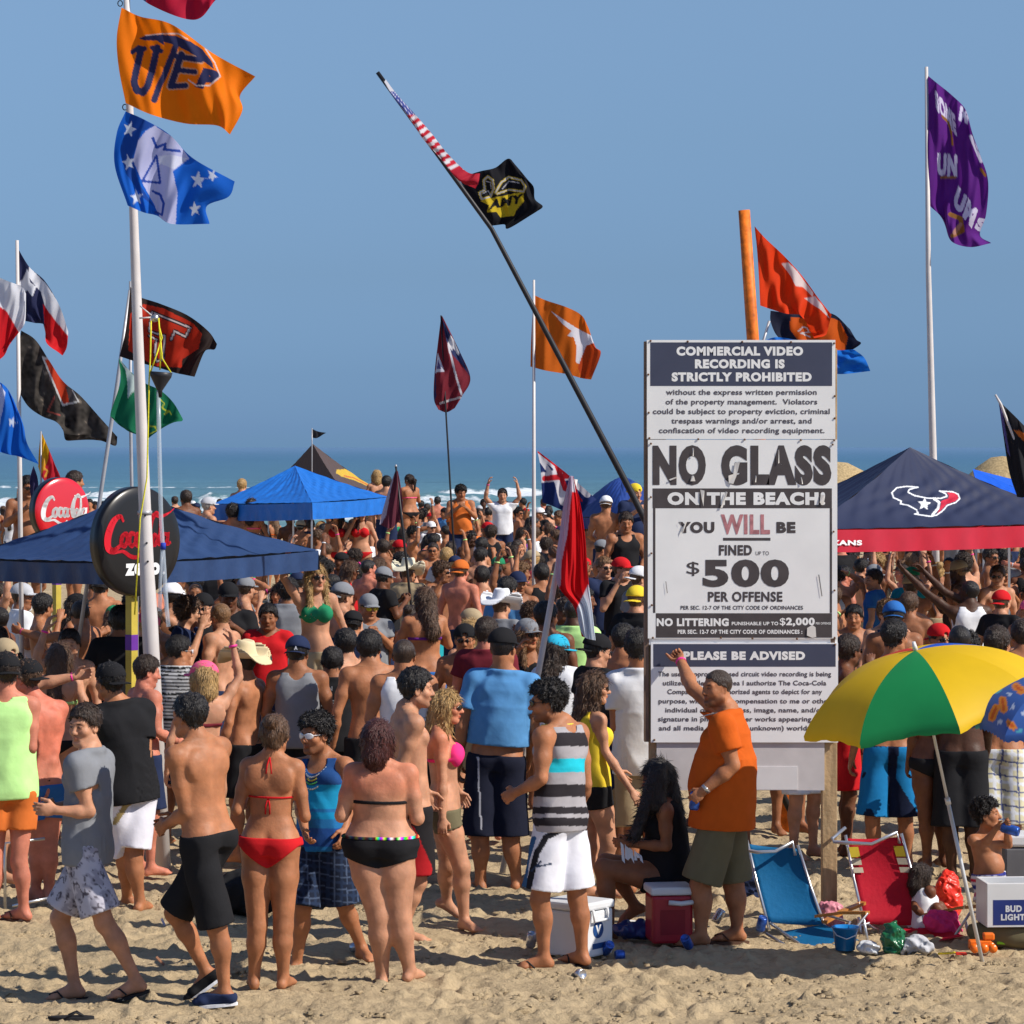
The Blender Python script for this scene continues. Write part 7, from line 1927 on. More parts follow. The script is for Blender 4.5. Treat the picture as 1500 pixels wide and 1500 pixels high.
def umbrellas():
    uy = mat('umbrella_yellow', (.78, .50, .008), rough=.6, transl=.25, noise=.03, bump=.1, bscale=6); ug = mat('umbrella_green', (.012, .26, .075), rough=.6, transl=.2, noise=.03, bump=.1, bscale=6)
    ub = mat('umbrella_blue', (.02, .10, .55), rough=.6, transl=.2, noise=.03); ur = mat('umbrella_red', (.65, .04, .02), rough=.6, transl=.2, noise=.03)
    # panels: the one at the camera is green, yellow on both sides, blue and red behind
    umbrella('yellow green blue and red beach umbrella planted beside the red chair', 1340, 948, 236, (-.22, -.10, .97), .80, [uy, ub, uy, ur, uy, uy, ug, uy], None, rot=R(26), drop=.36)
    pm = mat('umbrella_print', (1, 1, 1), rough=.6, noise=.03, attr=True, transl=.2)
    def art(V, i):
        c = np.tile(np.array((.05, .13, .42)), (len(V), 1)); p = picxy(V, Vector((UB.x, UB.y, 0)))
        for L, w_ in (([(1468, 1042), (1462, 1056)], 12), ([(1478, 1030), (1480, 1044)], 12), ([(1488, 1064), (1494, 1070)], 10), ([(1530, 1030), (1540, 1045)], 14), ([(1498, 1010), (1506, 1016)], 12)):
            c[near_line(p, L, w_)] = (.72, .24, .03); c[near_line(p, L, w_ * .35)] = (.55, .10, .02)
        for x_, y_, r_ in ((1474, 1062, 6), (1493, 1040, 6), (1488, 1022, 5), (1450, 1070, 4), (1510, 1050, 7), (1520, 1012, 6)): c[in_poly(p, star(x_, y_, r_, .2))] = (.5, .58, .75)
        for x_, y_ in ((1438, 1076), (1500, 1078), (1470, 1018), (1515, 1070)): c[near_line(p, [(x_, y_), (x_ + 5, y_ - 3)], 5)] = (.10, .45, .55)
        return c
    UB = W(1560, HORIZON, 243); UB.x -= .0
    t = umbrella('blue beach umbrella printed with orange sandals and stars at the right edge', 1560, 985, 243, (0, -.12, .99), .60, [], None, art=art, mat_=pm, drop=.28)
umbrellas()

ALU = mat('aluminium', (.62, .63, .65), rough=.28, metal=.85, noise=.05)
WOODA = mat('armrest_wood', (.50, .21, .045), rough=.4, spec=.5, noise=.15, nscale=12, coat=.3)
def beach_chair(label, s, TL, TR, BR, BL, cloth_m, arm, frame, depth=.14, stripes=None, far_arm=None, seat=None):
    base = W((BL[0] + BR[0]) / 2, HORIZON + CAMH * s, s); t = thing('beach_chair', label, 'chair', base, 'folding beach chairs')
    q = lambda p, dy=0: W(p[0], p[1], s) - base + Vector((0, dy, 0))
    n = 14
    tl, tr, br, bl = q(TL, .22), q(TR, .16), q(BR, -.06), q(BL, .0)
    V = []; m = 10
    for i in range(n + 1):
        f = i / n
        for j in range(m + 1):
            g = j / m
            p = (tl * (1 - f) + bl * f) * (1 - g) + (tr * (1 - f) + br * f) * g
            p = p + Vector((0, .05 * math.sin(math.pi * f) * 1 + .02 * math.sin(math.pi * g), -.012 * math.sin(math.pi * g) * (1 if i in (0, n) else 0))); V.append(tuple(p))
    V = np.array(V); I = np.arange((n + 1) * (m + 1)).reshape(n + 1, m + 1)
    Q = np.stack([I[:-1, :-1], I[1:, :-1], I[1:, 1:], I[:-1, 1:]], -1).reshape(-1, 4)
    o = mobj('backrest', np_mesh('backrest', V, Q, (cloth_m,), True), t); sm = o.modifiers.new('thickness', 'SOLIDIFY'); sm.thickness = .008
    if stripes:
        for (f0, f1, g0, g1, m_) in stripes:
            P4 = []
            for (f, g) in ((f0, g0), (f1, g0), (f1, g1), (f0, g1)):
                P4.append((tl * (1 - f) + bl * f) * (1 - g) + (tr * (1 - f) + br * f) * g + Vector((0, .05 * math.sin(math.pi * f) + .02 * math.sin(math.pi * g) - .0115, 0)))
            MB().poly(P4).build('stripe', m_, t)
    # frame tubes along the back and the pillow bow at the top
    for a, b in ((tl, bl), (tr, br)): MB().tube([a + Vector((0, .01, .02)), a * .5 + b * .5 + Vector((0, .06, 0)), b + (b - a).normalized() * .06], .011, 8).build('frame_tube', ALU, t)
    MB().tube([q(p, dy) for p, dy in frame], .0125, 8).build('head_bow', ALU, t)
    for A in (arm, far_arm):
        if A:
            pts, w = A
            a, b = q(pts[0][0], pts[0][1]), q(pts[1][0], pts[1][1]); mid = a * .5 + b * .5 + Vector((0, 0, .012))
            mb = MB(); dirv = (b - a).normalized(); lat = dirv.cross(Vector((0, 0, 1))).normalized() * .022
            sec = [a, a * .6 + b * .4 + Vector((0, 0, .008)), mid, b]
            for k in range(3):
                p, r_ = sec[k], sec[k + 1]
                for sgn in (1,):
                    mb.poly([p + lat, r_ + lat, r_ - lat, p - lat]); mb.poly([p - lat, r_ - lat, r_ - lat - Vector((0, 0, .02)), p - lat - Vector((0, 0, .02))]); mb.poly([p + lat, p + lat - Vector((0, 0, .02)), r_ + lat - Vector((0, 0, .02)), r_ + lat])
                    mb.poly([p - lat - Vector((0, 0, .02)), r_ - lat - Vector((0, 0, .02)), r_ + lat - Vector((0, 0, .02)), p + lat - Vector((0, 0, .02))])
            mb.poly([b + lat, b + lat - Vector((0, 0, .02)), b - lat - Vector((0, 0, .02)), b - lat])
            mb.build('armrest', WOODA, t)
    return t, q
def chairs():
    bc = mat('chair_cloth_blue', (.008, .17, .40), rough=.7, noise=.06, bump=.3, bscale=30, transl=.25); rc = mat('chair_cloth_red', (.62, .012, .035), rough=.7, noise=.08, bump=.3, bscale=30, transl=.25)
    t, q = beach_chair('blue folding beach chair with a shiny head bow and wooden armrest', 222, (1098, 1242), (1172, 1247), (1206, 1352), (1124, 1350), bc,
        (([(1195, 1338), -.05], [(1262, 1323), -.35]), 1), [((1094, 1228), .34), ((1072, 1243), .22), ((1076, 1247), .18), ((1112, 1252), .12), ((1138, 1251), .12), ((1164, 1238), .16), ((1168, 1258), .16)],
        )
    n = q((1122, 1352)); 
    seat = MB(); A, B, C_, D = q((1145, 1366), .05), q((1206, 1352), -.06), q((1248, 1362), -.42), q((1176, 1378), -.40); seat.poly([A, B, C_, D]); seat.build('seat', bc, t)
    for pts in ([(1118, 1360, 0), (1108, 1384, .1), (1100, 1388, .12)], [(1122, 1366, -.05), (1150, 1377, -.3), (1200, 1379, -.4), (1212, 1360, -.1)], [(1208, 1338, -.06), (1240, 1344, -.2), (1212, 1388, -.35)], [(1262, 1325, -.35), (1222, 1380, -.3), (1205, 1392, -.3)], [(1256, 1328, -.3), (1262, 1362, -.3), (1268, 1388, -.3)], [(1128, 1352, 0), (1196, 1392, -.4)]):
        MB().tube([q((a, b), c) for a, b, c in pts], .010, 8).build('frame_tube', ALU, t)
    cs = mat('cloth_stripe_yellow', (.55, .42, .03)); cp = mat('cloth_stripe_cream', (.55, .48, .36))
    st = []
    for f0, f1, m_ in ((.14, .30, cs), (.32, .42, cp), (.46, .54, cp)):
        for g0, g1 in ((.02, .19), (.81, .98)): st.append((f0 * .78, f1 * .78, g0, g1, m_))
    t, q = beach_chair('red folding beach chair with yellow striped edges and wooden armrests', 220, (1244, 1234), (1325, 1230), (1358, 1352), (1266, 1352), rc,
        (([(1352, 1336), -.05], [(1442, 1310), -.40]), 1), [((1246, 1222), .34), ((1224, 1235), .24), ((1226, 1239), .2), ((1280, 1240), .12), ((1318, 1224), .16), ((1322, 1240), .16)],
        stripes=st, far_arm=(([(1266, 1322), .05], [(1202, 1340), -.25]), 1))
    for pts in ([(1412, 1322, -.35), (1380, 1370, -.35), (1352, 1400, -.35)], [(1404, 1338, -.3), (1412, 1370, -.3), (1418, 1396, -.3)], [(1356, 1352, -.05), (1362, 1378, -.2), (1340, 1392, -.2)], [(1274, 1352, .0), (1240, 1362, 0), (1206, 1392, -.1)], [(1410, 1325, -.35), (1432, 1322, -.4), (1424, 1360, -.35)], [(1272, 1354, -.02), (1310, 1372, -.2), (1362, 1370, -.25)], [(1255, 1340, -.1), (1262, 1386, -.1)]):
        MB().tube([q((a, b), c) for a, b, c in pts], .010, 8).build('frame_tube', ALU, t)
    A, B, C_, D = q((1290, 1366), .0), q((1355, 1352), -.06), q((1400, 1356), -.42), q((1325, 1372), -.40); MB().poly([A, B, C_, D]).build('seat', rc, t)
chairs()

def soft_box(mb, lo, hi, M=None):
    return mb.box(lo, hi, M)
def coolers():
    wp = mat('cooler_white', (.66, .67, .68), rough=.4, spec=.4, noise=.05, nscale=4); rp = mat('cooler_red', (.36, .012, .025), rough=.35, spec=.45, noise=.06); bl = mat('label_blue', (.015, .06, .20), rough=.4)
    # white cooler behind the striped man
    b = W(843, HORIZON + CAMH * 232, 232); t = thing('cooler', 'white cooler with a blue round badge behind the striped tank top man', 'cooler', b, 'drink coolers')
    M = Matrix.Rotation(R(-38), 4, 'Z')
    MB().box((-.17, -.14, .0), (.17, .17, .29), M).build('body', wp, t, .015); MB().box((-.18, -.15, .292), (.18, .18, .345), M).build('lid', wp, t, .015)
    MB().tube([M @ Vector((.182, -.06, .30)), M @ Vector((.195, -.06, .23)), M @ Vector((.195, .09, .23)), M @ Vector((.182, .09, .30))], .009, 8).build('handle', wp, t)
    N = M @ Matrix.Translation((.1715, .01, .17)) @ Matrix.Rotation(R(90), 4, 'Y')
    MB().lathe([(0, 0), (.055, 0.0005)], (0, 0, 0), 24, N).build('badge', bl, t)
    V, T = text_tris('V', .04); w_ = V[:, 0].max(); P = [tuple(N @ Vector((-(v[1] * .06 - .03), (v[0] / w_ - .5) * .06, .0015))) for v in V]; mobj('lettering', np_mesh('lettering', np.array(P), T, (wp,), False), t)
    MB().poly([M @ Vector((.1715, -.05, .05)), M @ Vector((.1715, .09, .05)), M @ Vector((.1715, .09, .085)), M @ Vector((.1715, -.05, .085))]).build('label', bl, t)
    can = thing('can', 'blue can standing on the lid of the white cooler', 'can', b + Vector((-.02, 0, .345)), 'drink cans'); can_mesh('body', can, (0, 0, 0), (0, 0, 1), CANBLUE, .034, .13)
    # red cooler
    b = W(980, HORIZON + CAMH * 226, 226); t = thing('cooler', 'dark red cooler with a white lid and white handle under the seated woman', 'cooler', b, 'drink coolers')
    M = Matrix.Rotation(R(8), 4, 'Z')
    MB().box((-.135, -.13, .0), (.135, .13, .31), M).build('body', rp, t, .02); MB().box((-.145, -.14, .312), (.145, .14, .365), M).build('lid', wp, t, .015); MB().box((-.08, -.1325, .06), (.08, -.130, .22), M).build('panel', mat('cooler_red_dark', (.25, .01, .02), rough=.4), t)
    MB().tube([M @ Vector((-.03, -.150, .27)), M @ Vector((.05, -.152, .262)), M @ Vector((.15, -.146, .272))], .016, 10).build('handle', wp, t)
    # foam box with blue label
    b = W(1478, HORIZON + CAMH * 228, 228); t = thing('cooler', 'open white foam cooler with a blue BUD LIGHT label at the right edge', 'cooler', b, 'drink coolers')
    z0 = .14; M = Matrix.Rotation(R(4), 4, 'Z')
    x0, x1, y0, y1, h = -.18, .28, -.16, .16, .28
    for lo, hi in (((x0, y0, z0), (x1, y0 + .022, z0 + h)), ((x0, y1 - .022, z0), (x1, y1, z0 + h)), ((x0, y0 + .022, z0), (x0 + .022, y1 - .022, z0 + h)), ((x1 - .022, y0 + .022, z0), (x1, y1 - .022, z0 + h)), ((x0 + .022, y0 + .022, z0), (x1 - .022, y1 - .022, z0 + .02))):
        MB().box(lo, hi, M).build('side', wp, t, .004)
    MB().box((-.14, y0 - .0015, .155), (.10, y0 - .0002, .315), M).build('label', mat('label_deep_blue', (.02, .035, .17), rough=.35), t)
    pl = lambda x, y, d: M @ Vector((x, y0 - .003, -y)); sv = mat('label_silver', (.60, .62, .66), rough=.35)
    lettering('lettering', 'BUD', pl, -.06, .045, -.238, .042, sv, t, .05); lettering('lettering', 'LIGHT', pl, -.09, .065, -.185, .040, sv, t, .05)
    b2 = thing('bag', 'olive canvas bag lying under the white foam cooler', 'bag', b + Vector((.09, .04, 0)))
    P = Prims().ell((0, 0, .09), (.36, .17, .13)).ell((.1, -.05, .05), (.30, .14, .08)); D, ax = P.grid((-.42, -.24, -.02), (.45, .22, .26), .02)
    X = ax[0][:, None, None]; Y = ax[1][None, :, None]; Z = ax[2][None, None, :]; D = np.maximum(D + .012 * wob(X, Y, Z, 25, 4), Z - .13); V, Q = polygonise(D.astype(np.float32), ax); mobj('body', np_mesh('bag', V, Q, (cloth('olivecloth'),)), b2)
    # far cooler, dark bag, blue bag
    b = W(1495, HORIZON + CAMH * 203, 203); t = thing('cooler', 'grey and white cooler standing behind the foam cooler at the right edge', 'cooler', b, 'drink coolers')
    MB().box((-.14, -.14, 0), (.2, .14, .33)).build('body', mat('cooler_grey', (.12, .12, .13)), t, .02); MB().box((-.15, -.15, .332), (.21, .15, .42)).build('lid', wp, t, .02)
    def lump(label, px, s, rx, ry, rz, m, cat='bag', name='bag', seed=1, y=0):
        b = W(px, HORIZON + CAMH * s, s); t = thing(name, label, cat, b)
        P = Prims().ell((0, 0, rz * .6), (rx, ry, rz * .75)).ell((rx * .3, 0, rz * .3), (rx * .8, ry, rz * .5)); D, ax = P.grid((-rx * 1.4, -ry * 1.5, -.02), (rx * 1.5, ry * 1.5, rz * 1.7), max(.006, rx / 14))
        X = ax[0][:, None, None]; Y = ax[1][None, :, None]; Z = ax[2][None, None, :]; D = D + rx * .20 * wob(X, Y, Z, 6 / rx, seed, 6) + rx * .16 * np.abs(wob(X, Y, Z, 11 / rx, seed + 2, 6)) - rx * .05; V, Q = polygonise(D.astype(np.float32), ax); mobj('body', np_mesh(name, V, Q, (m,)), t); return t
    lump('crumpled dark blue bag on the sand left of the red cooler', 926, 224, .13, .09, .075, mat('bag_blue', (.02, .04, .16), rough=.35, spec=.5, noise=.3), seed=3)
    lump('dark duffel bag on the sand behind the man in black shorts', 352, 213, .22, .14, .20, cloth('black'), seed=5)
    lump('dark printed tote bag on the sand right of the olive shorts', 1095, 207, .10, .08, .17, cloth('navy'), seed=6)
    b = W(1238, HORIZON + CAMH * 230, 230); t = thing('pail', 'bright blue plastic pail standing in front of the red chair', 'pail', b); pb = mat('pail_blue', (.01, .20, .55), rough=.35, spec=.5)
    MB().lathe([(0, .0), (.062, .0), (.082, .14), (.088, .14), (.088, .148), (.078, .148), (.060, .01), (0, .01)], (0, 0, 0), 28).build('body', pb, t); MB().tube([(-.084, 0, .14), (-.06, -.06, .10), (0, -.085, .08), (.06, -.06, .10), (.084, 0, .14)], .004, 6).build('handle', wp, t)
    lump('green bottle bag lying under the red chair', 1308, 231, .075, .06, .14, mat('bag_green', (.01, .13, .05), rough=.25, spec=.6), seed=8)
    lump('clear plastic bag on the sand between the two chairs', 1272, 231, .07, .05, .05, mat('bag_clear', (.55, .57, .6), rough=.15, spec=.8, noise=.3), seed=9)
    lump('pink towel heap on the sand right of the red chair', 1378, 222, .12, .10, .11, mat('towel_pink', (.75, .04, .20), rough=.9), 'towel', 'towel', 10)
    lump('red plastic toy heap behind the red chair armrest', 1388, 214, .09, .08, .22, mat('toy_red', (.80, .04, .02), rough=.3), 'toy', 'toy', 11)
    lump('white and blue towel heap under the red chair', 1338, 231, .12, .08, .07, cloth('lightgrey'), 'towel', 'towel', 12)
    lump('pink plastic bag beside the blue chair', 1216, 219, .09, .06, .12, mat('bag_pink', (.60, .22, .28), rough=.4), seed=13)
    # toys: orange tractor shape, green water gun, shovel
    b = W(1440, HORIZON + CAMH * 231, 231); t = thing('toy_truck', 'bright orange plastic toy truck on the sand in front of the foam cooler', 'toy', b)
    op = mat('toy_orange', (.85, .17, .01), rough=.3, spec=.5, noise=.02)
    MB().box((-.09, -.04, .03), (.05, .04, .075)).build('body', op, t, .008); MB().box((.0, -.035, .077), (.07, .035, .12)).build('cab', op, t, .01)
    for x in (-.06, .0, .055):
        for y in (-.045, .045): MB().lathe([(0, -.012), (.028, -.012), (.028, .012), (0, .012)], (x, y, .028), 14, Matrix.Rotation(R(90), 4, 'X')).build('wheel', op, t)
    b = W(1488, HORIZON + CAMH * 229, 229); t = thing('water_gun', 'lime green water gun lying on the sand at the right edge', 'toy', b); gp = mat('toy_green', (.28, .72, .03), rough=.3, spec=.5, noise=.02)
    MB().tube([(-.12, 0, .03), (-.02, 0, .035), (.12, 0, .04)], [.010, .022, .028], 12).build('barrel', gp, t); MB().box((.03, -.012, .0), (.06, .012, .03)).build('grip', gp, t, .004); MB().tube([(-.02, 0, .065), (.09, 0, .07)], .018, 10).build('tank', mat('toy_yellow', (.8, .6, .02), rough=.3), t)
    b = W(1395, HORIZON + CAMH * 233, 233); t = thing('toy_shovel', 'yellow and red toy shovel lying on the sand near the red chair', 'toy', b); MB().tube([(-.09, 0, .015), (.02, .01, .02)], .007, 8).build('handle', mat('toy_yellow', (.8, .6, .02)), t); MB().box((.02, -.03, .01), (.09, .04, .02)).build('blade', mat('toy_red', (.8, .04, .02)), t, .004)
    # cans and scraps
    for i, (px, py, ax_, m_, lab) in enumerate(((885, 1398, (.35, -.6, .6), CANBLUE, 'blue and silver can tilted in the sand right of the white cooler'), (901, 1402, (1, .2, .05), CANBLUE, 'crushed blue can lying beside the tilted one'), (1010, 1390, (-.3, -.5, .6), CANBLUE, 'blue can standing in the sand in front of the red cooler'),
                               (846, 1430, (.5, -.8, .15), CANSILV, 'crushed silver can on the open sand in front of the white cooler'), (1047, 1354, (.5, .2, .8), CANSILV, 'silver can leaning in the sand behind the olive shorts'), (514, 1392, (.8, -.3, .3), CANSILV, 'small crushed silver can on the sand left of the black bikini woman'),
                               (777, 1390, (.1, -.2, .9), CANSILV, 'short silver can in the sand left of the white cooler'), (1113, 1366, (.2, -.2, .9), CANBLUE, 'red and blue can in the sand beside the blue chair'))):
        s_ = (py - HORIZON) / CAMH; c = W(px, py, s_); t = thing('can', lab, 'can', c, 'drink cans'); can_mesh('body', t, (0, 0, .012), ax_, m_, .032, .10 if i not in (1, 3, 5) else .06)
    for i, (px, py, w_, lab) in enumerate(((920, 1352, .10, 'white paper strip on the sand right of the white cooler'), (96, 1322, .05, 'small scrap of paper near the left edge'), (232, 1410, .07, 'brown cardboard scrap on the sand'), (236, 1352, .05, 'pale scrap of plastic on the sand'))):
        s_ = (py - HORIZON) / CAMH; c = W(px, py, s_); t = thing('paper_scrap', lab, 'litter', c); MB().box((-w_ / 2, -.03, .012), (w_ / 2, .03, .018), Matrix.Rotation(R(20 * i + 5), 4, 'Y')).build('scrap', mat('paper_%d' % i, ((.7, .69, .67), (.6, .6, .6), (.25, .12, .07), (.5, .48, .6))[i]), t)
    c = W(104, 1494, (1494 - HORIZON) / CAMH); t = thing('flip_flop', 'single black flip flop lying at the bottom left of the sand', 'sandal', c)
    mb = MB(); pts = [Vector((.13 * math.cos(a), .045 * math.sin(a) * (1 + .15 * math.cos(a)), .02)) for a in np.linspace(0, 2 * math.pi, 20, False)]
    mb.poly(pts); mb.poly([p - Vector((0, 0, .016)) for p in pts][::-1])
    for k in range(20): mb.poly([pts[k - 1], pts[k - 1] - Vector((0, 0, .016)), pts[k] - Vector((0, 0, .016)), pts[k]])
    mb.build('sole', BLK, t); MB().tube([(-.02, -.045, .02), (.03, -.02, .045), (.075, 0, .02)], .006, 6).tube([(-.02, .045, .02), (.03, .02, .045), (.075, 0, .02)], .006, 6).build('strap', BLK, t)
    # folded chair leg at far left
    c = W(20, HORIZON + CAMH * 211, 211); t = thing('folding_chair', 'bare metal legs of a folding chair at the left edge', 'chair', c, 'folding beach chairs')
    MB().tube([(-.06, 0, 0), (-.06, 0, .45), (.2, .1, .47)], .011, 8).build('leg', ALU, t); MB().tube([(.0, -.05, .02), (.12, -.05, .05), (.3, .1, .07)], .011, 8).build('leg', ALU, t)
coolers()
# ------------------------------------------------------------ the crowd
def std_pose(arms='down', fem=False, hy=0, pitch=0, wide=0.0):
    k = .94 if fem else 1.0
    J = dict(neck=v3((0, 0, 1.47)) * k, pel=v3((0, 0, .93)) * k, head=v3((0, .022, 1.615)) * k, hs=k, yaw=0, hyaw=hy, hpitch=pitch)
    for sd_, sx in (('l', -1), ('r', 1)):
        J[sd_ + 'k'] = v3((sx * .105, .02, .50)) * k; J[sd_ + 'a'] = v3((sx * .115, 0, .085)) * k; J[sd_ + 'f'] = v3((sx * .2, 1, 0))
        J[sd_ + 'e'] = v3((sx * (.245 + wide), -.02, 1.15)) * k; J[sd_ + 'w'] = v3((sx * (.25 + wide), .07, .90)) * k
    A = {'drink': ('r', (.245, .0, 1.15), (.17, .25, 1.22)), 'raise': ('r', (.30, .06, 1.62), (.25, .08, 1.88)), 'fist': ('r', (.33, .10, 1.50), (.25, .12, 1.76)), 'face': ('r', (.26, .10, 1.18), (.09, .17, 1.50)),
         'point': ('l', (-.30, .22, 1.40), (-.30, .48, 1.46)), 'head': ('r', (.34, .02, 1.55), (.13, -.03, 1.66))}
    if arms in A:
        sd_, e, w_ = A[arms]; J[sd_ + 'e'] = v3(e) * k; J[sd_ + 'w'] = v3(w_) * k
    if arms == 'both':
        for sd_, sx in (('l', -1), ('r', 1)): J[sd_ + 'e'] = v3((sx * .32, .06, 1.58)) * k; J[sd_ + 'w'] = v3((sx * .27, .10, 1.84)) * k
    if arms == 'phone':
        for sd_, sx in (('l', -1), ('r', 1)): J[sd_ + 'e'] = v3((sx * .25, .06, 1.19)) * k; J[sd_ + 'w'] = v3((sx * .07, .28, 1.36)) * k
    if arms == 'lap':
        for sd_, sx in (('l', -1), ('r', 1)): J[sd_ + 'e'] = v3((sx * .25, .0, 1.16)) * k; J[sd_ + 'w'] = v3((sx * .12, .24, 1.06)) * k
    if arms == 'reach':          # both arms stretched up to one side
        for sd_, sx in (('l', -1), ('r', 1)): J[sd_ + 'e'] = v3((-.33 + sx * .10, .10, 1.62)) * k; J[sd_ + 'w'] = v3((-.52 + sx * .10, .16, 1.82)) * k
    return J
VARS = {}
def variant(key, arms, fem, hy, pitch=0, fat=0.0, size=1.0, mus=1.0, smile=False, lowres=False):
    J = std_pose(arms, fem, hy, pitch, .02 + fat * .05)
    P, I = build_prims(J, fem, fat, 1.0, (.94 if fem else 1.0), mus, True, smile, True)
    I['_J'] = J
    V, Q = body_mesh(P, I, .0165, .0088, .0068, True)
    col = np.ones((len(V), 3)); col *= (1 + .06 * wob(V[:, 0], V[:, 1], V[:, 2], 9, 4, 5))[:, None]
    head_colour(V, I['hc'], I['hF'], I['hs'], col, fem, 0 if fem else .25)
    d = dict(body=np_mesh('body', V, Q, (skin('tan'),), True, col), info=I, P=P, fem=fem, fat=fat, g={}, arms=arms, hy=hy)
    VARS[key] = d
def garment(v, kind):
    if kind in v['g']: return v['g'][kind]
    P, I, fat, fem = v['P'], v['info'], v['fat'], v['fem']; h = .014
    if kind == 'tshirt': r = tshirt(P, I, fat=fat, hem=-.03, seed=hash_(kind), loose=.022, h=h)
    elif kind == 'tank': r = tank(P, I, fat=fat, hem=-.02, seed=hash_(kind), loose=.014, h=h, fem=fem)
    elif kind == 'shorts': r = shorts(P, I, fat=fat, length=.92 if not fem else .35, loose=.032 if not fem else .018, flare=.034 if not fem else .01, h=h, waist=.12)
    elif kind == 'bikini_top': r = band(P, I, .65, .013, cups=True, h=.009, off=.006)
    elif kind == 'bikini_bottom': r = trunks(P, I, h=.011, top=.14, legcut=.01, side=.09, off=.008)
    if kind == 'tshirt':
        V = r[0]; c = np.ones((len(V), 3)); me = np_mesh(kind, r[0], r[1], (cloth('black'),), True, c)
    else: me = np_mesh(kind, r[0], r[1], (cloth('black'),), True)
    v['g'][kind] = me
    return me
def hash_(s): return sum(map(ord, s))
for k_, a_ in enumerate((('down', 0), ('drink', 35), ('raise', -10), ('phone', -15), ('lap', 10), ('face', -40), ('point', 45), ('head', 20), ('both', 0), ('fist', 30))):
    variant('m%d' % k_, a_[0], False, a_[1], pitch=-8 if a_[0] in ('phone', 'lap') else 0, fat=(0, 0, .1, .25, 0, 0, .4, 0, 0, 0)[k_], mus=(1, 1.1, 1, 1, 1.15, 1, 1, 1.1, 1, 1)[k_], smile=k_ % 3 == 0)
for k_, a_ in enumerate((('down', 0), ('drink', 30), ('raise', -15), ('phone', -20), ('lap', 35), ('both', 0), ('face', -35), ('head', 10))):
    variant('f%d' % k_, a_[0], True, a_[1], pitch=-8 if a_[0] in ('phone', 'lap') else 0, fat=(0, .1, 0, .3, 0, 0, .15, 0)[k_], smile=k_ % 2 == 0)
variant('reach', 'reach', False, -40, 8)
ARMW = {'down': '', 'drink': 'one forearm bent', 'raise': 'one arm raised', 'phone': 'hands up in front', 'lap': 'hands together', 'face': 'hand at the face', 'point': 'arm held out', 'head': 'hand on the head', 'both': 'both arms raised', 'fist': 'fist raised', 'reach': 'both arms stretched up'}
HGT = 1.615
HATS = {'cap': 'cap', 'capback': 'backward cap', 'capside': 'sideways cap', 'cowboy': 'cowboy hat'}

def crowd_person(var, px, py, s, yaw, sk, hair=None, hat=None, top=None, bottom=None, shades=None, label=None, dz=None, group='people in the crowd'):
    v = VARS[var]; k = .94 if v['fem'] else 1.0
    z = CAMH - (py - HORIZON) / s
    sc = min(1.07, max(.93, z / (HGT * k))); dz = z - HGT * k * sc
    if abs(dz) < .06: dz = 0.0
    loc = W(px, HORIZON + CAMH * s, s); loc.z = dz
    root = thing('person', label, 'person', loc, group)
    root.rotation_euler = (0, 0, -R(yaw)); root.scale = (sc, sc, sc)
    mobj('body', v['body'], root, skin(sk))
    if top: mobj({'tshirt': 'shirt', 'tank': 'tank_top', 'bikini_top': 'bikini_top'}[top[0]], garment(v, top[0]), root, cloth(top[1]))
    if bottom: mobj(bottom[0], garment(v, bottom[0]), root, cloth(bottom[1]))
    if hair and not (hat and hair[0] in ('curly', 'messy', 'short')): put_gear(root, v['info'], hair[0], hairm(hair[1]), h=.0085)
    elif hair: put_gear(root, v['info'], 'crop', hairm(hair[1]), h=.0085)
    if hat: put_gear(root, v['info'], hat[0], cloth(hat[1]), h=.0085, yaw=hat[2] if len(hat) > 2 else 0, scale=1.14 if hat[0] == 'cowboy' else 1.0)
    if shades: put_gear(root, v['info'], 'shades', shades, h=.0085, scale=1.03)
    if v['arms'] in ('raise', 'fist', 'both', 'point', 'head'):
        pc, dr, nrm, th, wr = v['info']['hands']['l' if v['arms'] == 'point' else 'r']
        if 'wb' not in v: v['wb'] = MB().tube([Vector(wr - dr * .028), Vector(wr - dr * .012)], .031, 12).build('wristband', PINKB, root).data
        else: mobj('wristband', v['wb'], root, (PINKB, cloth('white'), cloth('neongreen'))[int(px) % 3])
    PEOPLE.append(root)
    return root
TAKEN = []     # (x, y) of everybody placed so far
for p_ in PEOPLE: TAKEN.append((p_.location.x, p_.location.y))
WSH = mat('sunglass_white', (.7, .7, .72)); RSH = mat('sunglass_red', (.6, .03, .05), rough=.2)
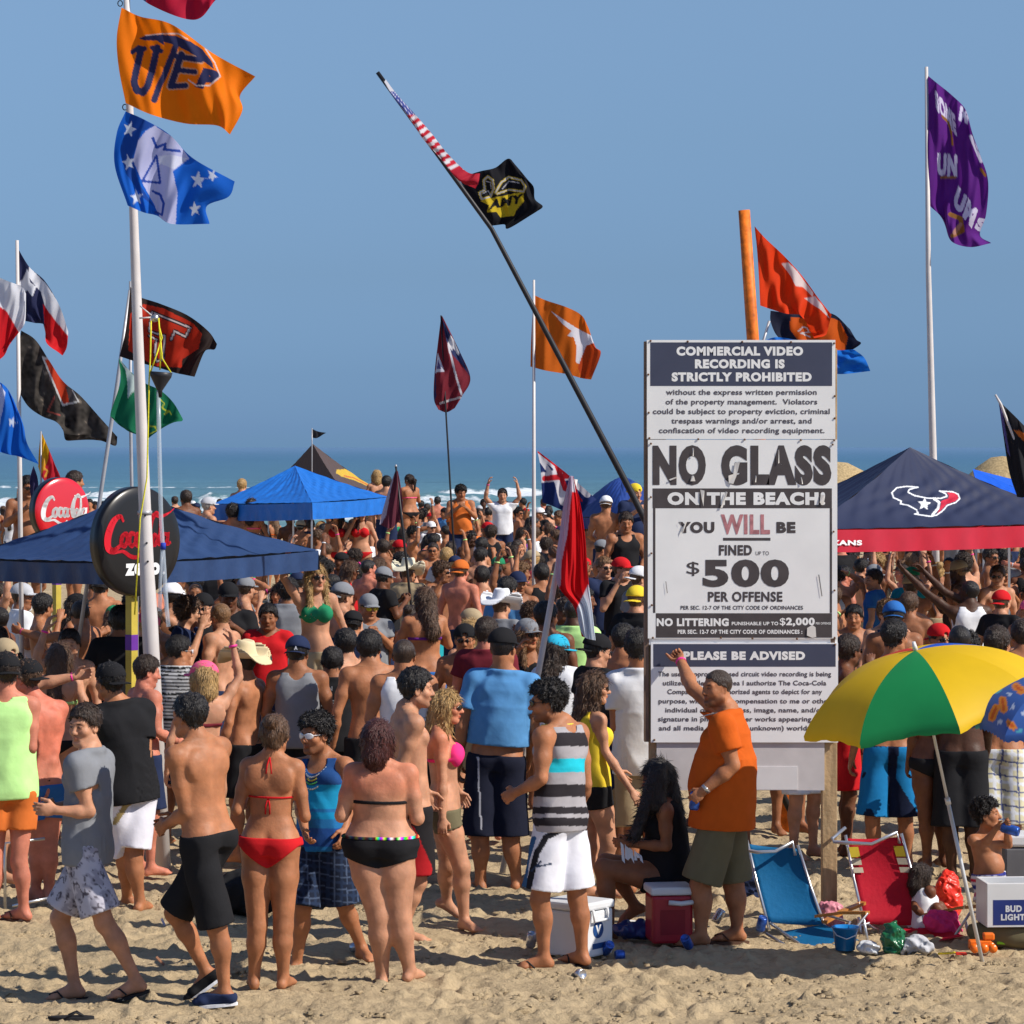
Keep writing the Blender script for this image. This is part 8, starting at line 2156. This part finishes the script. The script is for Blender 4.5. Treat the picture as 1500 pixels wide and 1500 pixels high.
NOTE = [  # var, px, py, s, yaw, skin, hair, hat, top, bottom, shades, label
 ('f2', 298, 995, 203, -20, 'light', ('bob', 'blonde'), ('cap', 'pink', -30), ('bikini_top', 'maroon'), ('bikini_bottom', 'maroon'), None, 'blonde woman in a pink cap and dark bikini seen from behind, one arm raised'),
 ('m0', 360, 972, 190, -60, 'tan', ('short', 'darkbrown'), ('cowboy', 'straw'), None, ('shorts', 'black'), None, 'shirtless man in a straw cowboy hat in front of the grey tank top'),
 ('m6', 262, 955, 183, 20, 'tan', ('short', 'black'), None, ('tshirt', 'black'), ('shorts', 'navy'), WSH, 'man in a narrow striped t-shirt with white sunglasses behind the pink cap'),
 ('m4', 436, 958, 190, 2, 'olive', ('short', 'black'), ('capback', 'navy'), ('tank', 'grey'), ('shorts', 'black'), None, 'man in a grey tank top with a navy cap turned backwards'),
 ('m3', 486, 972, 187, 8, 'olive', ('short', 'black'), None, ('tshirt', 'black'), ('shorts', 'black'), None, 'person in a dark t-shirt with white back lettering beside the grey tank top'),
 ('m1', 543, 950, 193, -20, 'tan', ('short', 'black'), None, None, ('shorts', 'black'), None, 'tall shirtless man with curly black hair behind the black bikini woman'),
 ('m7', 508, 945, 180, -55, 'light', ('short', 'black'), None, None, ('shorts', 'blue'), None, 'shirtless dark haired man turning left, hand on his head, beside the dark t-shirt'),
 ('m4', 592, 962, 199, 0, 'tan', ('buzz', 'darkbrown'), None, ('tank', 'white'), ('shorts', 'black'), None, 'man with cropped hair in a white sleeveless shirt left of the man in profile'),
 ('f3', 622, 880, 158, -15, 'tan', ('longstraight', 'brown'), None, ('bikini_top', 'purple'), ('shorts', 'blue'), None, 'woman with long straight brown hair and a purple strapless top, higher than the crowd'),
 ('f2', 462, 846, 165, 165, 'light', ('longfront', 'blonde'), None, ('bikini_top', 'green'), ('shorts', 'khaki'), SHADE, 'blonde woman in sunglasses and a green bikini top with a raised arm above the crowd'),
 ('m4', 733, 890, 147, 30, 'light', ('short', 'brown'), ('cowboy', 'white'), ('tshirt', 'grey'), ('shorts', 'khaki'), None, 'man in a white cowboy hat behind the man in the light blue t-shirt'),
 ('m0', 706, 846, 122, 10, 'light', ('short', 'black'), None, None, ('shorts', 'blue'), None, 'tall shirtless man with short black hair above the white cowboy hat'),
 ('f6', 773, 930, 172, 178, 'tan', ('longfront', 'lightbrown'), ('cap', 'grey'), ('bikini_top', 'black'), ('shorts', 'black'), SHADE, 'woman in sunglasses and a grey cap, hand at her face, facing the camera'),
 ('m0', 681, 938, 176, 180, 'tan', ('short', 'black'), ('capback', 'black'), None, ('shorts', 'black'), SHADE, 'man in dark sunglasses and a black cap facing the camera'),
 ('m4', 712, 930, 180, 15, 'pink', ('short', 'darkbrown'), None, ('tshirt', 'maroon'), ('shorts', 'khaki'), None, 'man with reddish brown hair in a dull maroon t-shirt behind the light blue t-shirt'),
 ('f4', 816, 955, 184, 10, 'olive', ('longwavy', 'darkbrown'), ('capside', 'turquoise'), ('tshirt', 'white'), ('shorts', 'blue'), None, 'person with wavy hair, a cap with a turquoise bill and a white t-shirt'),
 ('m4', 872, 955, 190, 60, 'light', ('short', 'black'), ('capback', 'black'), ('tshirt', 'black'), ('shorts', 'black'), SHADE, 'man in sunglasses and a black cap worn backwards, in profile left of the sign'),
 ('m0', 912, 938, 178, 40, 'tan', ('short', 'black'), None, None, ('shorts', 'navy'), None, 'shirtless dark haired man between the backward cap and the white t-shirt'),
 ('m0', 932, 880, 150, 30, 'light', ('short', 'brown'), ('capback', 'yellow'), ('tshirt', 'black'), ('shorts', 'navy'), None, 'man in a yellow cap at the left edge of the sign'),
 ('m4', 935, 848, 132, 60, 'light', ('short', 'brown'), ('capback', 'white'), ('tshirt', 'grey'), ('shorts', 'navy'), None, 'man in a white cap touching the left edge of the sign'),
 ('m5', 910, 828, 122, 160, 'light', ('short', 'brown'), ('cap', 'red'), ('tshirt', 'black'), ('shorts', 'navy'), None, 'man in a bright red cap below the black tank top'),
 ('m0', 884, 832, 118, 150, 'light', ('short', 'lightbrown'), None, ('tshirt', 'navy'), ('shorts', 'navy'), SHADE, 'fair haired man in dark sunglasses looking down beside the red cap'),
 ('m4', 916, 766, 112, 165, 'tan', ('short', 'darkbrown'), None, ('tank', 'black'), ('shorts', 'navy'), None, 'man in a black tank top facing the camera left of the sign'),
 ('m0', 674, 838, 122, 30, 'pink', ('short', 'brown'), ('capback', 'burntorange'), None, ('shorts', 'navy'), None, 'pale shirtless man in an orange cap'),
 ('m3', 560, 848, 124, 60, 'brown', ('short', 'black'), ('cap', 'grey'), ('tshirt', 'black'), ('shorts', 'navy'), None, 'dark skinned man in a pale grey cap in profile'),
 ('m4', 597, 840, 118, 20, 'tan', ('short', 'brown'), ('cowboy', 'cream'), ('tshirt', 'khaki'), ('shorts', 'navy'), None, 'man in a cream cowboy hat right of the pale grey cap'),
 ('m3', 540, 890, 146, 170, 'tan', ('short', 'black'), ('cap', 'grey'), ('tshirt', 'grey'), ('shorts', 'navy'), mat('sunglass_yellow', (.7, .6, .05)), 'man in yellow sunglasses and a dark grey cap facing the camera'),
 ('m4', 517, 916, 158, 0, 'tan', ('short', 'black'), ('capback', 'black'), ('tshirt', 'navy'), ('shorts', 'navy'), None, 'man in a black cap and navy shirt in front of the yellow sunglasses'),
 ('m0', 1466, 884, 142, 40, 'light', ('short', 'brown'), ('capback', 'red'), ('tshirt', 'black'), ('shorts', 'navy'), None, 'man in a bright red cap at the right side under the navy canopy'),
 ('reach', 1420, 868, 140, -10, 'dark', ('buzz', 'black'), None, ('tank', 'white'), ('shorts', 'navy'), None, 'dark skinned man in a white tank top stretching both arms up to the left'),
 ('m7', 1250, 905, 150, 170, 'tan', ('short', 'black'), None, None, ('shorts', 'navy'), None, 'shirtless man with a hand behind his head just right of the sign'),
 ('m5', 1282, 850, 122, -70, 'light', ('short', 'darkbrown'), None, ('tshirt', 'blue'), ('shorts', 'navy'), None, 'man in profile in a blue shirt right of the sign below the red valance'),
 ('f4', 494, 752, 88, 180, 'light', ('longfront', 'darkbrown'), None, ('bikini_top', 'red'), ('bikini_bottom', 'red'), SHADE, 'dark haired woman in a red top in front of the bright blue canopy'),
 ('f6', 528, 752, 88, 180, 'light', ('longfront', 'auburn'), None, ('bikini_top', 'red'), ('bikini_bottom', 'red'), SHADE, 'auburn haired woman in a red top beside the dark haired one'),
 ('f3', 600, 704, 72, -30, 'tan', ('ponytail', 'darkbrown'), None, ('bikini_top', 'pink'), ('bikini_bottom', 'black'), None, 'woman in a pink bikini top standing above the crowd against the surf'),
 ('f0', 552, 698, 74, -20, 'light', ('bob', 'blonde'), None, ('bikini_top', 'black'), ('bikini_bottom', 'black'), None, 'blonde woman above the crowd at the edge of the brown canopy'),
 ('m0', 566, 708, 76, 20, 'light', ('short', 'black'), None, None, ('shorts', 'navy'), None, 'dark haired person beside the blonde at the edge of the brown canopy'),
 ('m3', 675, 722, 78, 175, 'tan', ('messy', 'black'), None, ('tank', 'burntorange'), ('shorts', 'navy'), None, 'man in an orange vest above the crowd in front of the surf'),
 ('m8', 736, 726, 73, 178, 'light', ('short', 'darkbrown'), None, ('tshirt', 'white'), ('shorts', 'navy'), None, 'person in a white shirt with both arms raised in front of the surf'),
 ('m3', 930, 722, 92, 160, 'light', ('short', 'brown'), ('capback', 'yellow'), ('tshirt', 'navy'), ('shorts', 'navy'), None, 'person in a yellow cap next to the foot of the leaning pole'),
 ('m4', 888, 740, 92, 0, 'tan', ('short', 'brown'), ('capback', 'white'), None, ('shorts', 'navy'), None, 'shirtless man in a white cap left of the leaning pole foot'),
 ('m3', 40, 714, 118, 165, 'olive', ('short', 'black'), None, None, ('shorts', 'navy'), SHADE, 'shirtless man in sunglasses above the navy canopy at far left'),
 ('m0', 108, 706, 112, 60, 'tan', ('short', 'darkbrown'), None, None, ('shorts', 'navy'), None, 'shirtless person behind the red round sign'),
 ('f0', 368, 742, 92, 10, 'tan', ('longwavy', 'darkbrown'), None, ('bikini_top', 'pink'), ('bikini_bottom', 'pink'), None, 'long haired woman seen from behind left of the bright blue canopy'),
 ('m4', 341, 752, 92, 10, 'tan', ('messy', 'black'), None, None, ('shorts', 'navy'), None, 'black haired person beside the long haired woman left of the blue canopy'),
 ('m0', 273, 731, 88, -30, 'brown', ('short', 'darkbrown'), None, None, ('shorts', 'navy'), None, 'dark haired person just above the right slope of the navy canopy'),
 ('m0', 304, 742, 92, 60, 'light', ('short', 'grey'), ('cap', 'lightgrey'), None, ('shorts', 'navy'), None, 'grey haired person in a pale cap above the navy canopy'),
 ('m0', 354, 712, 72, 20, 'light', ('short', 'blonde'), None, None, ('shorts', 'navy'), None, 'fair haired head at the left edge of the bright blue canopy'),
 ('m5', 60, 890, 150, 80, 'tan', ('short', 'black'), None, None, ('shorts', 'navy'), None, 'black haired man in profile below the navy canopy at left'),
 ('m6', 120, 900, 156, -60, 'tan', ('crop', 'darkbrown'), None, None, ('shorts', 'navy'), None, 'crop haired shirtless man below the navy canopy left of the yellow post'),
 ('m0', 176, 912, 172, 0, 'olive', ('short', 'black'), None, ('tshirt', 'black'), ('shorts', 'navy'), None, 'black haired man directly in front of the yellow sign post'),
 ('m5', 272, 898, 160, 100, 'light', ('curly', 'brown'), None, ('tshirt', 'navy'), ('shorts', 'navy'), SHADE, 'curly brown haired man in sunglasses right of the clear tube'),
 ('m9', 100, 945, 178, 150, 'light', ('short', 'darkbrown'), None, None, ('shorts', 'navy'), None, 'shirtless man raising a fist at left behind the black t-shirt'),
 ('f0', 86, 965, 190, 10, 'light', ('longstraight', 'brown'), None, ('bikini_top', 'neongreen'), ('bikini_bottom', 'black'), None, 'woman with long brown hair between the sunburnt man and the boy in grey'),
 ('m4', 212, 985, 196, 60, 'pink', ('short', 'darkbrown'), None, None, ('shorts', 'navy'), None, 'reddened shirtless man looking down left of the striped t-shirt'),
 ('m3', 335, 875, 148, 180, 'brown', ('short', 'black'), ('cap', 'black'), ('tshirt', 'black'), ('shorts', 'navy'), None, 'person in a black cap facing the camera above the straw cowboy hat'),
 ('m4', 325, 905, 160, -60, 'light', ('crop', 'lightbrown'), None, None, ('shorts', 'navy'), None, 'man with very short fair hair above the straw cowboy hat'),
 ('m0', 393, 905, 156, 180, 'olive', ('short', 'black'), None, ('tshirt', 'red'), ('shorts', 'navy'), None, 'person in a red t-shirt right above the straw cowboy hat'),
 ('m0', 421, 868, 140, 0, 'olive', ('messy', 'black'), None, ('tshirt', 'grey'), ('shorts', 'navy'), None, 'shaggy black haired person left of the blonde in green'),
 ('m4', 500, 872, 150, 40, 'light', ('crop', 'brown'), ('capback', 'grey'), None, ('shorts', 'navy'), None, 'person in a light grey cap right of the blonde in green'),
 ('m1', 800, 905, 166, 10, 'brown', ('short', 'black'), None, None, ('shorts', 'navy'), None, 'dark haired man at the foot of the white plastic pole'),
 ('m4', 840, 898, 160, 20, 'dark', ('buzz', 'black'), None, ('tshirt', 'neongreen'), ('shorts', 'navy'), None, 'dark skinned man in a lime shirt beneath the red and white flag'),
 ('m4', 1310, 905, 165, 0, 'olive', ('short', 'black'), ('capback', 'blue'), None, ('shorts', 'navy'), None, 'black haired man with a blue cap over the coloured umbrella'),
]
def notables():
    for n in NOTE:
        var, px, py, s, yaw, sk, hair, hat, top, bot, sh, lab = n
        r = crowd_person(var, px, py, s, yaw, sk, hair, hat, top, bot, sh, lab, group='people in the crowd')
        TAKEN.append((r.location.x, r.location.y))
        if 'narrow striped' in lab:
            o = [c for c in r.children if c.name.startswith('shirt')][0]
            me = o.data.copy(); V = np.zeros(len(me.vertices) * 3); me.vertices.foreach_get('co', V); V = V.reshape(-1, 3)
            c = np.ones((len(V), 4)); st = np.sin(V[:, 2] * 210) > .1; c[:, :3] = np.where(st[:, None], .62, .02); me.color_attributes['Col'].data.foreach_set('color', c.ravel()); o.data = me; o.material_slots[0].link = 'OBJECT'; o.material_slots[0].material = PRINT
        if 'back lettering' in lab:
            for i, (s_, w_, z_) in enumerate((('RUN', .11, 1.40), ('FOR', .11, 1.345), ('LIFE', .13, 1.27))):
                lettering('lettering', s_, lambda x, y, d: Vector((x, -.172, y)), -.07, -.07 + w_, z_, -.038 if i < 2 else -.052, cloth('lightgrey'), r, .02)
        if 'navy cap turned' in lab:
            lettering('lettering', 'A', lambda x, y, d: Vector((x, -.132, y)), -.014, .014, 1.655, -.03, cloth('white'), r, .04)
        if 'red t-shirt right' in lab:
            pass
notables()

def fill_crowd():
    r = random.Random(21); out = []
    s = 210.0; row = 0
    FORB = [(1083, 217, .9), (219, 193, .35), (200, 186, .25)]
    while s > 52:
        y = FPX / s; half = (750 / s) + .8; pitch = .50 + .10 * (s < 110)
        n = int(2 * half / pitch)
        for i in range(n + 1):
            x = -half + (i + .5 * (row % 2)) * pitch + r.uniform(-.13, .13); yy = y + r.uniform(-.4, .4) * (1 + (130 < s) * 0) * y / 30
            ss = FPX / yy; px = 750 + x * ss
            # open sand in front of the crowd
            front = np.interp(px, [-100, 200, 560, 650, 860, 1000, 1230, 1600], [211, 210, 209, 200, 199, 190, 190, 190])
            if ss > front: continue
            if any((x - a) ** 2 + ((yy - b) * .8) ** 2 < .36 ** 2 for a, b in TAKEN): continue
            if any(abs(px - n[1]) < .26 * n[3] and n[3] < ss < n[3] * 1.2 for n in NOTE): continue
            if any((x - (a - 750) / b) ** 2 + (yy - FPX / b) ** 2 < c ** 2 for a, b, c in FORB): continue
            if 955 < px < 1210 and ss > 100 and not (ss > 168): continue        # hidden behind the sign
            # hidden completely under the near canopies
            if px < 430 and 62 < ss < 116: continue
            if px > 1240 and 66 < ss < 90: continue
            if 330 < px < 545 and ss < 67: continue
            TAKEN.append((x, yy)); out.append((ss, px, yy))
        s *= .942; row += 1
    out.sort(reverse=True)
    for i, (px, ss) in enumerate(((478, 98), (500, 102), (520, 99), (541, 103), (560, 98), (470, 108), (512, 111), (555, 110), (660, 84), (690, 86), (720, 83), (748, 86), (604, 82), (626, 85), (575, 88), (590, 78), (880, 100), (900, 98), (400, 66), (425, 70), (450, 66), (470, 72), (440, 75), (386, 70), (484, 66))): out.append((ss, px, FPX / ss))
    return out
CROWD = fill_crowd()
LAND = [(20, 900, 'the navy canopy edge at far left'), (215, 900, 'the thick white pole'), (160, 960, 'the black t-shirt man'), (300, 990, 'the pink cap'), (360, 960, 'the straw cowboy hat'), (436, 950, 'the grey tank top'), (463, 845, 'the blonde in green'), (540, 940, 'the tall curly haired man'),
        (622, 880, 'the long straight brown hair'), (735, 950, 'the light blue t-shirt'), (733, 888, 'the white cowboy hat'), (830, 830, 'the red and white flag'), (800, 740, 'the crossed flag'), (570, 745, 'the hanging maroon cloth'), (430, 780, 'the bright blue canopy'), (660, 740, 'the maroon flag rod'), (905, 745, 'the leaning pole foot'), (930, 890, 'the left edge of the sign'), (870, 950, 'the backward black cap'),
        (1250, 900, 'the right edge of the sign'), (1340, 810, 'the red valance'), (1340, 945, 'the umbrella tip'), (1465, 880, 'the red cap at right'), (1450, 940, 'the blue umbrella panel'), (1090, 1180, 'the board under the sign'), (350, 850, 'the right corner of the navy canopy'), (700, 850, 'the orange cap')]
SKINW = {'light': 'fair skinned', 'tan': 'tanned', 'pink': 'sunburnt', 'olive': 'olive skinned', 'brown': 'brown skinned', 'dark': 'dark skinned'}
GARW = {'tshirt': 't-shirt', 'tank': 'tank top', 'bikini_top': 'bikini top'}
def place_crowd():
    r = random.Random(4)
    males = ['m%d' % i for i in range(10)]; fems = ['f%d' % i for i in range(8)]
    mw = [5, 4, 1.2, 2.5, 4, 1.5, 1.4, 1, .5, .9]; fw = [4, 3, .9, 2, 3, .5, 1.2, .8]
    entries = []
    for idx, (s, px, yy) in enumerate(CROWD):
        fem = r.random() < .34
        var = r.choices(fems if fem else males, [a * (2.2 if j in (2, 5, 6, 7, 8, 9) and s < 165 else 1) for j, a in enumerate(fw if fem else mw)])[0]
        yaw = r.choice([0, 0, 25, -25, -50, 50, 80, -80, 100, -100, 150, 180, -150]) + r.uniform(-18, 18)
        sk = r.choices(['tan', 'light', 'pink', 'olive', 'brown', 'dark'], [5, 3, 1.0, 3.4, 1.6, .6])[0]
        hc = r.choices(['black', 'darkbrown', 'brown', 'lightbrown', 'blonde', 'auburn'], [7, 4.5, 2.0, .8, .8, .3] if not fem else [4.5, 4, 3, 1.2, 1.8, .5])[0]
        if fem: hair = (r.choices(['longstraight', 'longwavy', 'ponytail', 'bun', 'bob'], [4, 3, 1.5, 1.3, 1])[0], hc)
        else: hair = (r.choices(['short', 'crop', 'messy', 'curly', 'buzz'], [6, 2, 1.4, 1.2, 1.6])[0], hc)
        hat = None
        if r.random() < (.36 if not fem else .10): hat = (r.choices(['capback', 'cap', 'capside', 'cowboy'], [5, 4, 1, .5])[0], r.choices(['black', 'navy', 'grey', 'white', 'red', 'khaki', 'green', 'burntorange', 'lightgrey', 'pink'], [6, 4, 3, 3, 2.6, 1.2, .8, 1, 1.2, .7])[0])
        if hat and hat[0] == 'cowboy': hat = ('cowboy', r.choice(['straw', 'white', 'cream']))
        top = None
        if fem: top = (r.choices(['bikini_top', 'tank'], [6, 2])[0], r.choice(['black', 'hotpink', 'turquoise', 'white', 'navy', 'red', 'yellow', 'green', 'purple', 'maroon', 'orange']))
        elif r.random() < .36: top = (r.choice(['tshirt', 'tank', 'tshirt']), r.choices(['black', 'white', 'grey', 'navy', 'red', 'lightgrey', 'teal', 'green', 'burntorange', 'skyblue', 'maroon'], [5, 3, 3, 3, 1.4, 2, .8, .6, .4, .8, .6])[0])
        bot = ('bikini_bottom' if fem and r.random() < .6 else 'shorts', r.choice(['black', 'navy', 'blue', 'khaki', 'red', 'white', 'grey', 'teal', 'black', 'olivecloth']))
        if s < 150 and bot[0] == 'shorts' and not (px > 1200 or px < 0): pass
        sh = SHADE if r.random() < (.45 if abs(((yaw + 180) % 360) - 180) > 60 else .15) else None
        hgt = HGT * (.94 if fem else 1) * r.uniform(.95, 1.06)
        py = HORIZON + (CAMH - hgt) * s
        entries.append(dict(i=idx, var=var, px=px, py=py, s=s, yaw=yaw, sk=sk, hair=hair, hat=hat, top=top, bot=bot, sh=sh))
    HIDDEN = set(HID)
    live = [e for e in entries if e['i'] not in HIDDEN]; live = [e for e in live if e['i'] >= len(CROWD) - 25] + [e for e in live if e['i'] < len(CROWD) - 25]
    near = live[:MAXNEAR]; far = live[MAXNEAR:]
    for e in near:
        best = min(LAND, key=lambda L: (L[0] - e['px']) ** 2 + (L[1] - e['py']) ** 2)
        dx, dy = e['px'] - best[0], e['py'] - best[1]; dist = math.hypot(dx, dy)
        rel = ('right beside' if dist < 30 else ('just ' if dist < 70 else 'well ') + (('right of' if dx > 0 else 'left of') if abs(dx) > abs(dy) else ('below' if dy > 0 else 'above')))
        t_ = ('%s %s' % (e['top'][1], GARW[e['top'][0]])) if e['top'] else 'no shirt'
        h_ = '%s %s' % (e['hat'][1], HATS[e['hat'][0]]) if e['hat'] else '%s %s hair' % ({'longstraight': 'long', 'longwavy': 'wavy', 'ponytail': 'ponytailed', 'bun': 'pinned up', 'bob': 'chin length', 'short': 'short', 'crop': 'cropped', 'messy': 'tousled', 'curly': 'curly', 'buzz': 'shaved'}[e['hair'][0]], e['hair'][1].replace('darkbrown', 'dark').replace('lightbrown', 'light'))
        t_ = t_.replace('skyblue', 'sky blue').replace('burntorange', 'burnt orange').replace('lightgrey', 'light grey').replace('hotpink', 'hot pink'); h_ = h_.replace('burntorange', 'burnt orange').replace('lightgrey', 'light grey')
        e['core'] = ('%s person, %s, %s' % (SKINW[e['sk']], t_, h_), ARMW[VARS[e['var']]['arms']], '%s %s' % (rel, best[2]))
    seen = set()
    for e in near:
        a, b, c = e['core']; cand = [a + ', ' + c, a + (', ' + b if b else '') + ', ' + c, a + (', sunglasses' if e['sh'] else ', bare eyed') + ', ' + c, a + ', half hidden, ' + c, a + ', ' + ('facing the camera' if abs(((e['yaw'] + 180) % 360) - 180) > 110 else 'facing the sea') + ', ' + c,
               a + ', ' + e['bot'][1] + ' shorts, ' + c, a + ', nearer, ' + c, a + ', farther, ' + c]
        cand += ['%s person in %s shorts, %s, %s' % (SKINW[e['sk']], e['bot'][1], h_, c) for h_ in [a.split(', ')[-1]]] + ['%s person in %s shorts, %s' % (SKINW[e['sk']], e['bot'][1], c)]
        cand = [x for x in cand if len(x.split()) <= 16] or [' '.join(cand[0].split()[:16])]
        lab = next((x for x in cand if x not in seen), cand[-1]); seen.add(lab)
        e['lab'] = lab
    from collections import Counter
    cn = Counter(e['lab'] for e in near)
    for lab in [k for k, v in cn.items() if v > 1]:
        for w_, e in zip(('left one', 'right one', 'farthest right'), sorted([e for e in near if e['lab'] == lab], key=lambda e: e['px'])): e['lab'] = ' '.join(lab.split()[:14]) + ', ' + w_
    for e in near:
        lab = e['lab']; r_ = crowd_person(e['var'], e['px'], e['py'], e['s'], e['yaw'], e['sk'], e['hair'], e['hat'], e['top'], e['bot'], e['sh'], lab)
        r_['ci'] = e['i']
    # everyone beyond: one mass
    if far:
        mats = []; mi = {}; Vs = []; Fs = []; Ms = []; Cs = []; off = 0; cache = {}
        def arr(me):
            if me.name in cache: return cache[me.name]
            V = np.zeros(len(me.vertices) * 3, np.float32); me.vertices.foreach_get('co', V); L = np.zeros(len(me.loops), np.int32); me.loops.foreach_get('vertex_index', L)
            c = np.ones((len(me.vertices), 4), np.float32)
            if 'Col' in me.color_attributes: me.color_attributes['Col'].data.foreach_get('color', c.ravel())
            cache[me.name] = (V.reshape(-1, 3), L.reshape(-1, 4)); return cache[me.name]
        def put(me, M, m):
            nonlocal off
            V, Q = arr(me); A = np.array(M); V2 = V @ A[:3, :3].T + A[:3, 3]
            if m.name not in mi: mi[m.name] = len(mats); mats.append(m)
            Vs.append(V2); Fs.append(Q + off); Ms.append(np.full(len(Q), mi[m.name], np.int32)); off += len(V)
        for e in far:
            v = LOW['f' if e['var'][0] == 'f' else 'm'][0 if e['var'][1] not in '258' else 1]
            k = .94 if v['fem'] else 1.0; z = CAMH - (e['py'] - HORIZON) / e['s']; sc = z / (HGT * k)
            loc = W(e['px'], HORIZON + CAMH * e['s'], e['s']); M = Matrix.Translation((loc.x, loc.y, 0)) @ Matrix.Rotation(-R(e['yaw']), 4, 'Z') @ Matrix.Scale(sc, 4)
            put(v['body'], M, skin(e['sk']))
            HM = M @ head_matrix(v['info'])
            put(gear_mesh(*(('longstraight', .018) if v['fem'] else ('short', .014))), HM, hairm(e['hair'][1]))
            if e['hat']: put(gear_mesh(e['hat'][0], .016), HM, cloth(e['hat'][1]))
            if e['top']: put(v['g']['tank'] if e['top'][0] != 'bikini_top' else v['g']['bikini_top'], M, cloth(e['top'][1]))
            put(v['g']['shorts'], M, cloth(e['bot'][1]))
        me = np_mesh('distant_crowd', np.concatenate(Vs), np.concatenate(Fs), mats, True, np.ones((off, 3)), np.concatenate(Ms))
        tag(mobj('distant_crowd', me), 'mass of people farthest back below the surf line', None, None, 'stuff')
HID = [0,1,2,8,10,11,12,15,16,20,21,22,24,27,29,34,37,38,41,45,51,54,55,66,71,73,78,83,84,87,88,93,95,100,105,112,114,116,136,138,141,143,145,149,153,159,160,162,165,166,168,169,171,172,173,174,178,179,180,183,185,187,188,189,191,192,194,197,199,200,203,204,205,206,211,212,215,216,219,220,221,222,223,225,226,227,228,231,234,235,236,237,238,239,240,243,244,247,248,249,250,251,252,254,255,257,259,260,261,265,267,268,270,272,274,275,276,277,281,282,283,284,285,286,288]
MAXNEAR = 300 - 64 - 21
LOW = {}
def low_variants():
    for key, fem in (('m', False), ('f', True)):
        LOW[key] = []
        for arms in ('lap', 'raise'):
            J = std_pose(arms, fem, 10); P, I = build_prims(J, fem, 0, 1.0, .94 if fem else 1.0, 1, False, False, False); I['_J'] = J
            V, Q = body_mesh(P, I, .034, .02, .02, False)
            V2, Q2 = tank(P, I, hem=0, h=.03, fem=fem); V3, Q3 = shorts(P, I, length=.8, h=.034); V4, Q4 = band(P, I, .68, .04, h=.02, off=.008)
            LOW[key].append(dict(body=np_mesh('low', V, Q, (skin('tan'),)), info=I, fem=fem, g=dict(tank=np_mesh('lowt', V2, Q2), shorts=np_mesh('lows', V3, Q3), bikini_top=np_mesh('lowb', V4, Q4))))
low_variants()
place_crowd()
print('PEOPLE', len(PEOPLE), 'CROWD', len(CROWD))
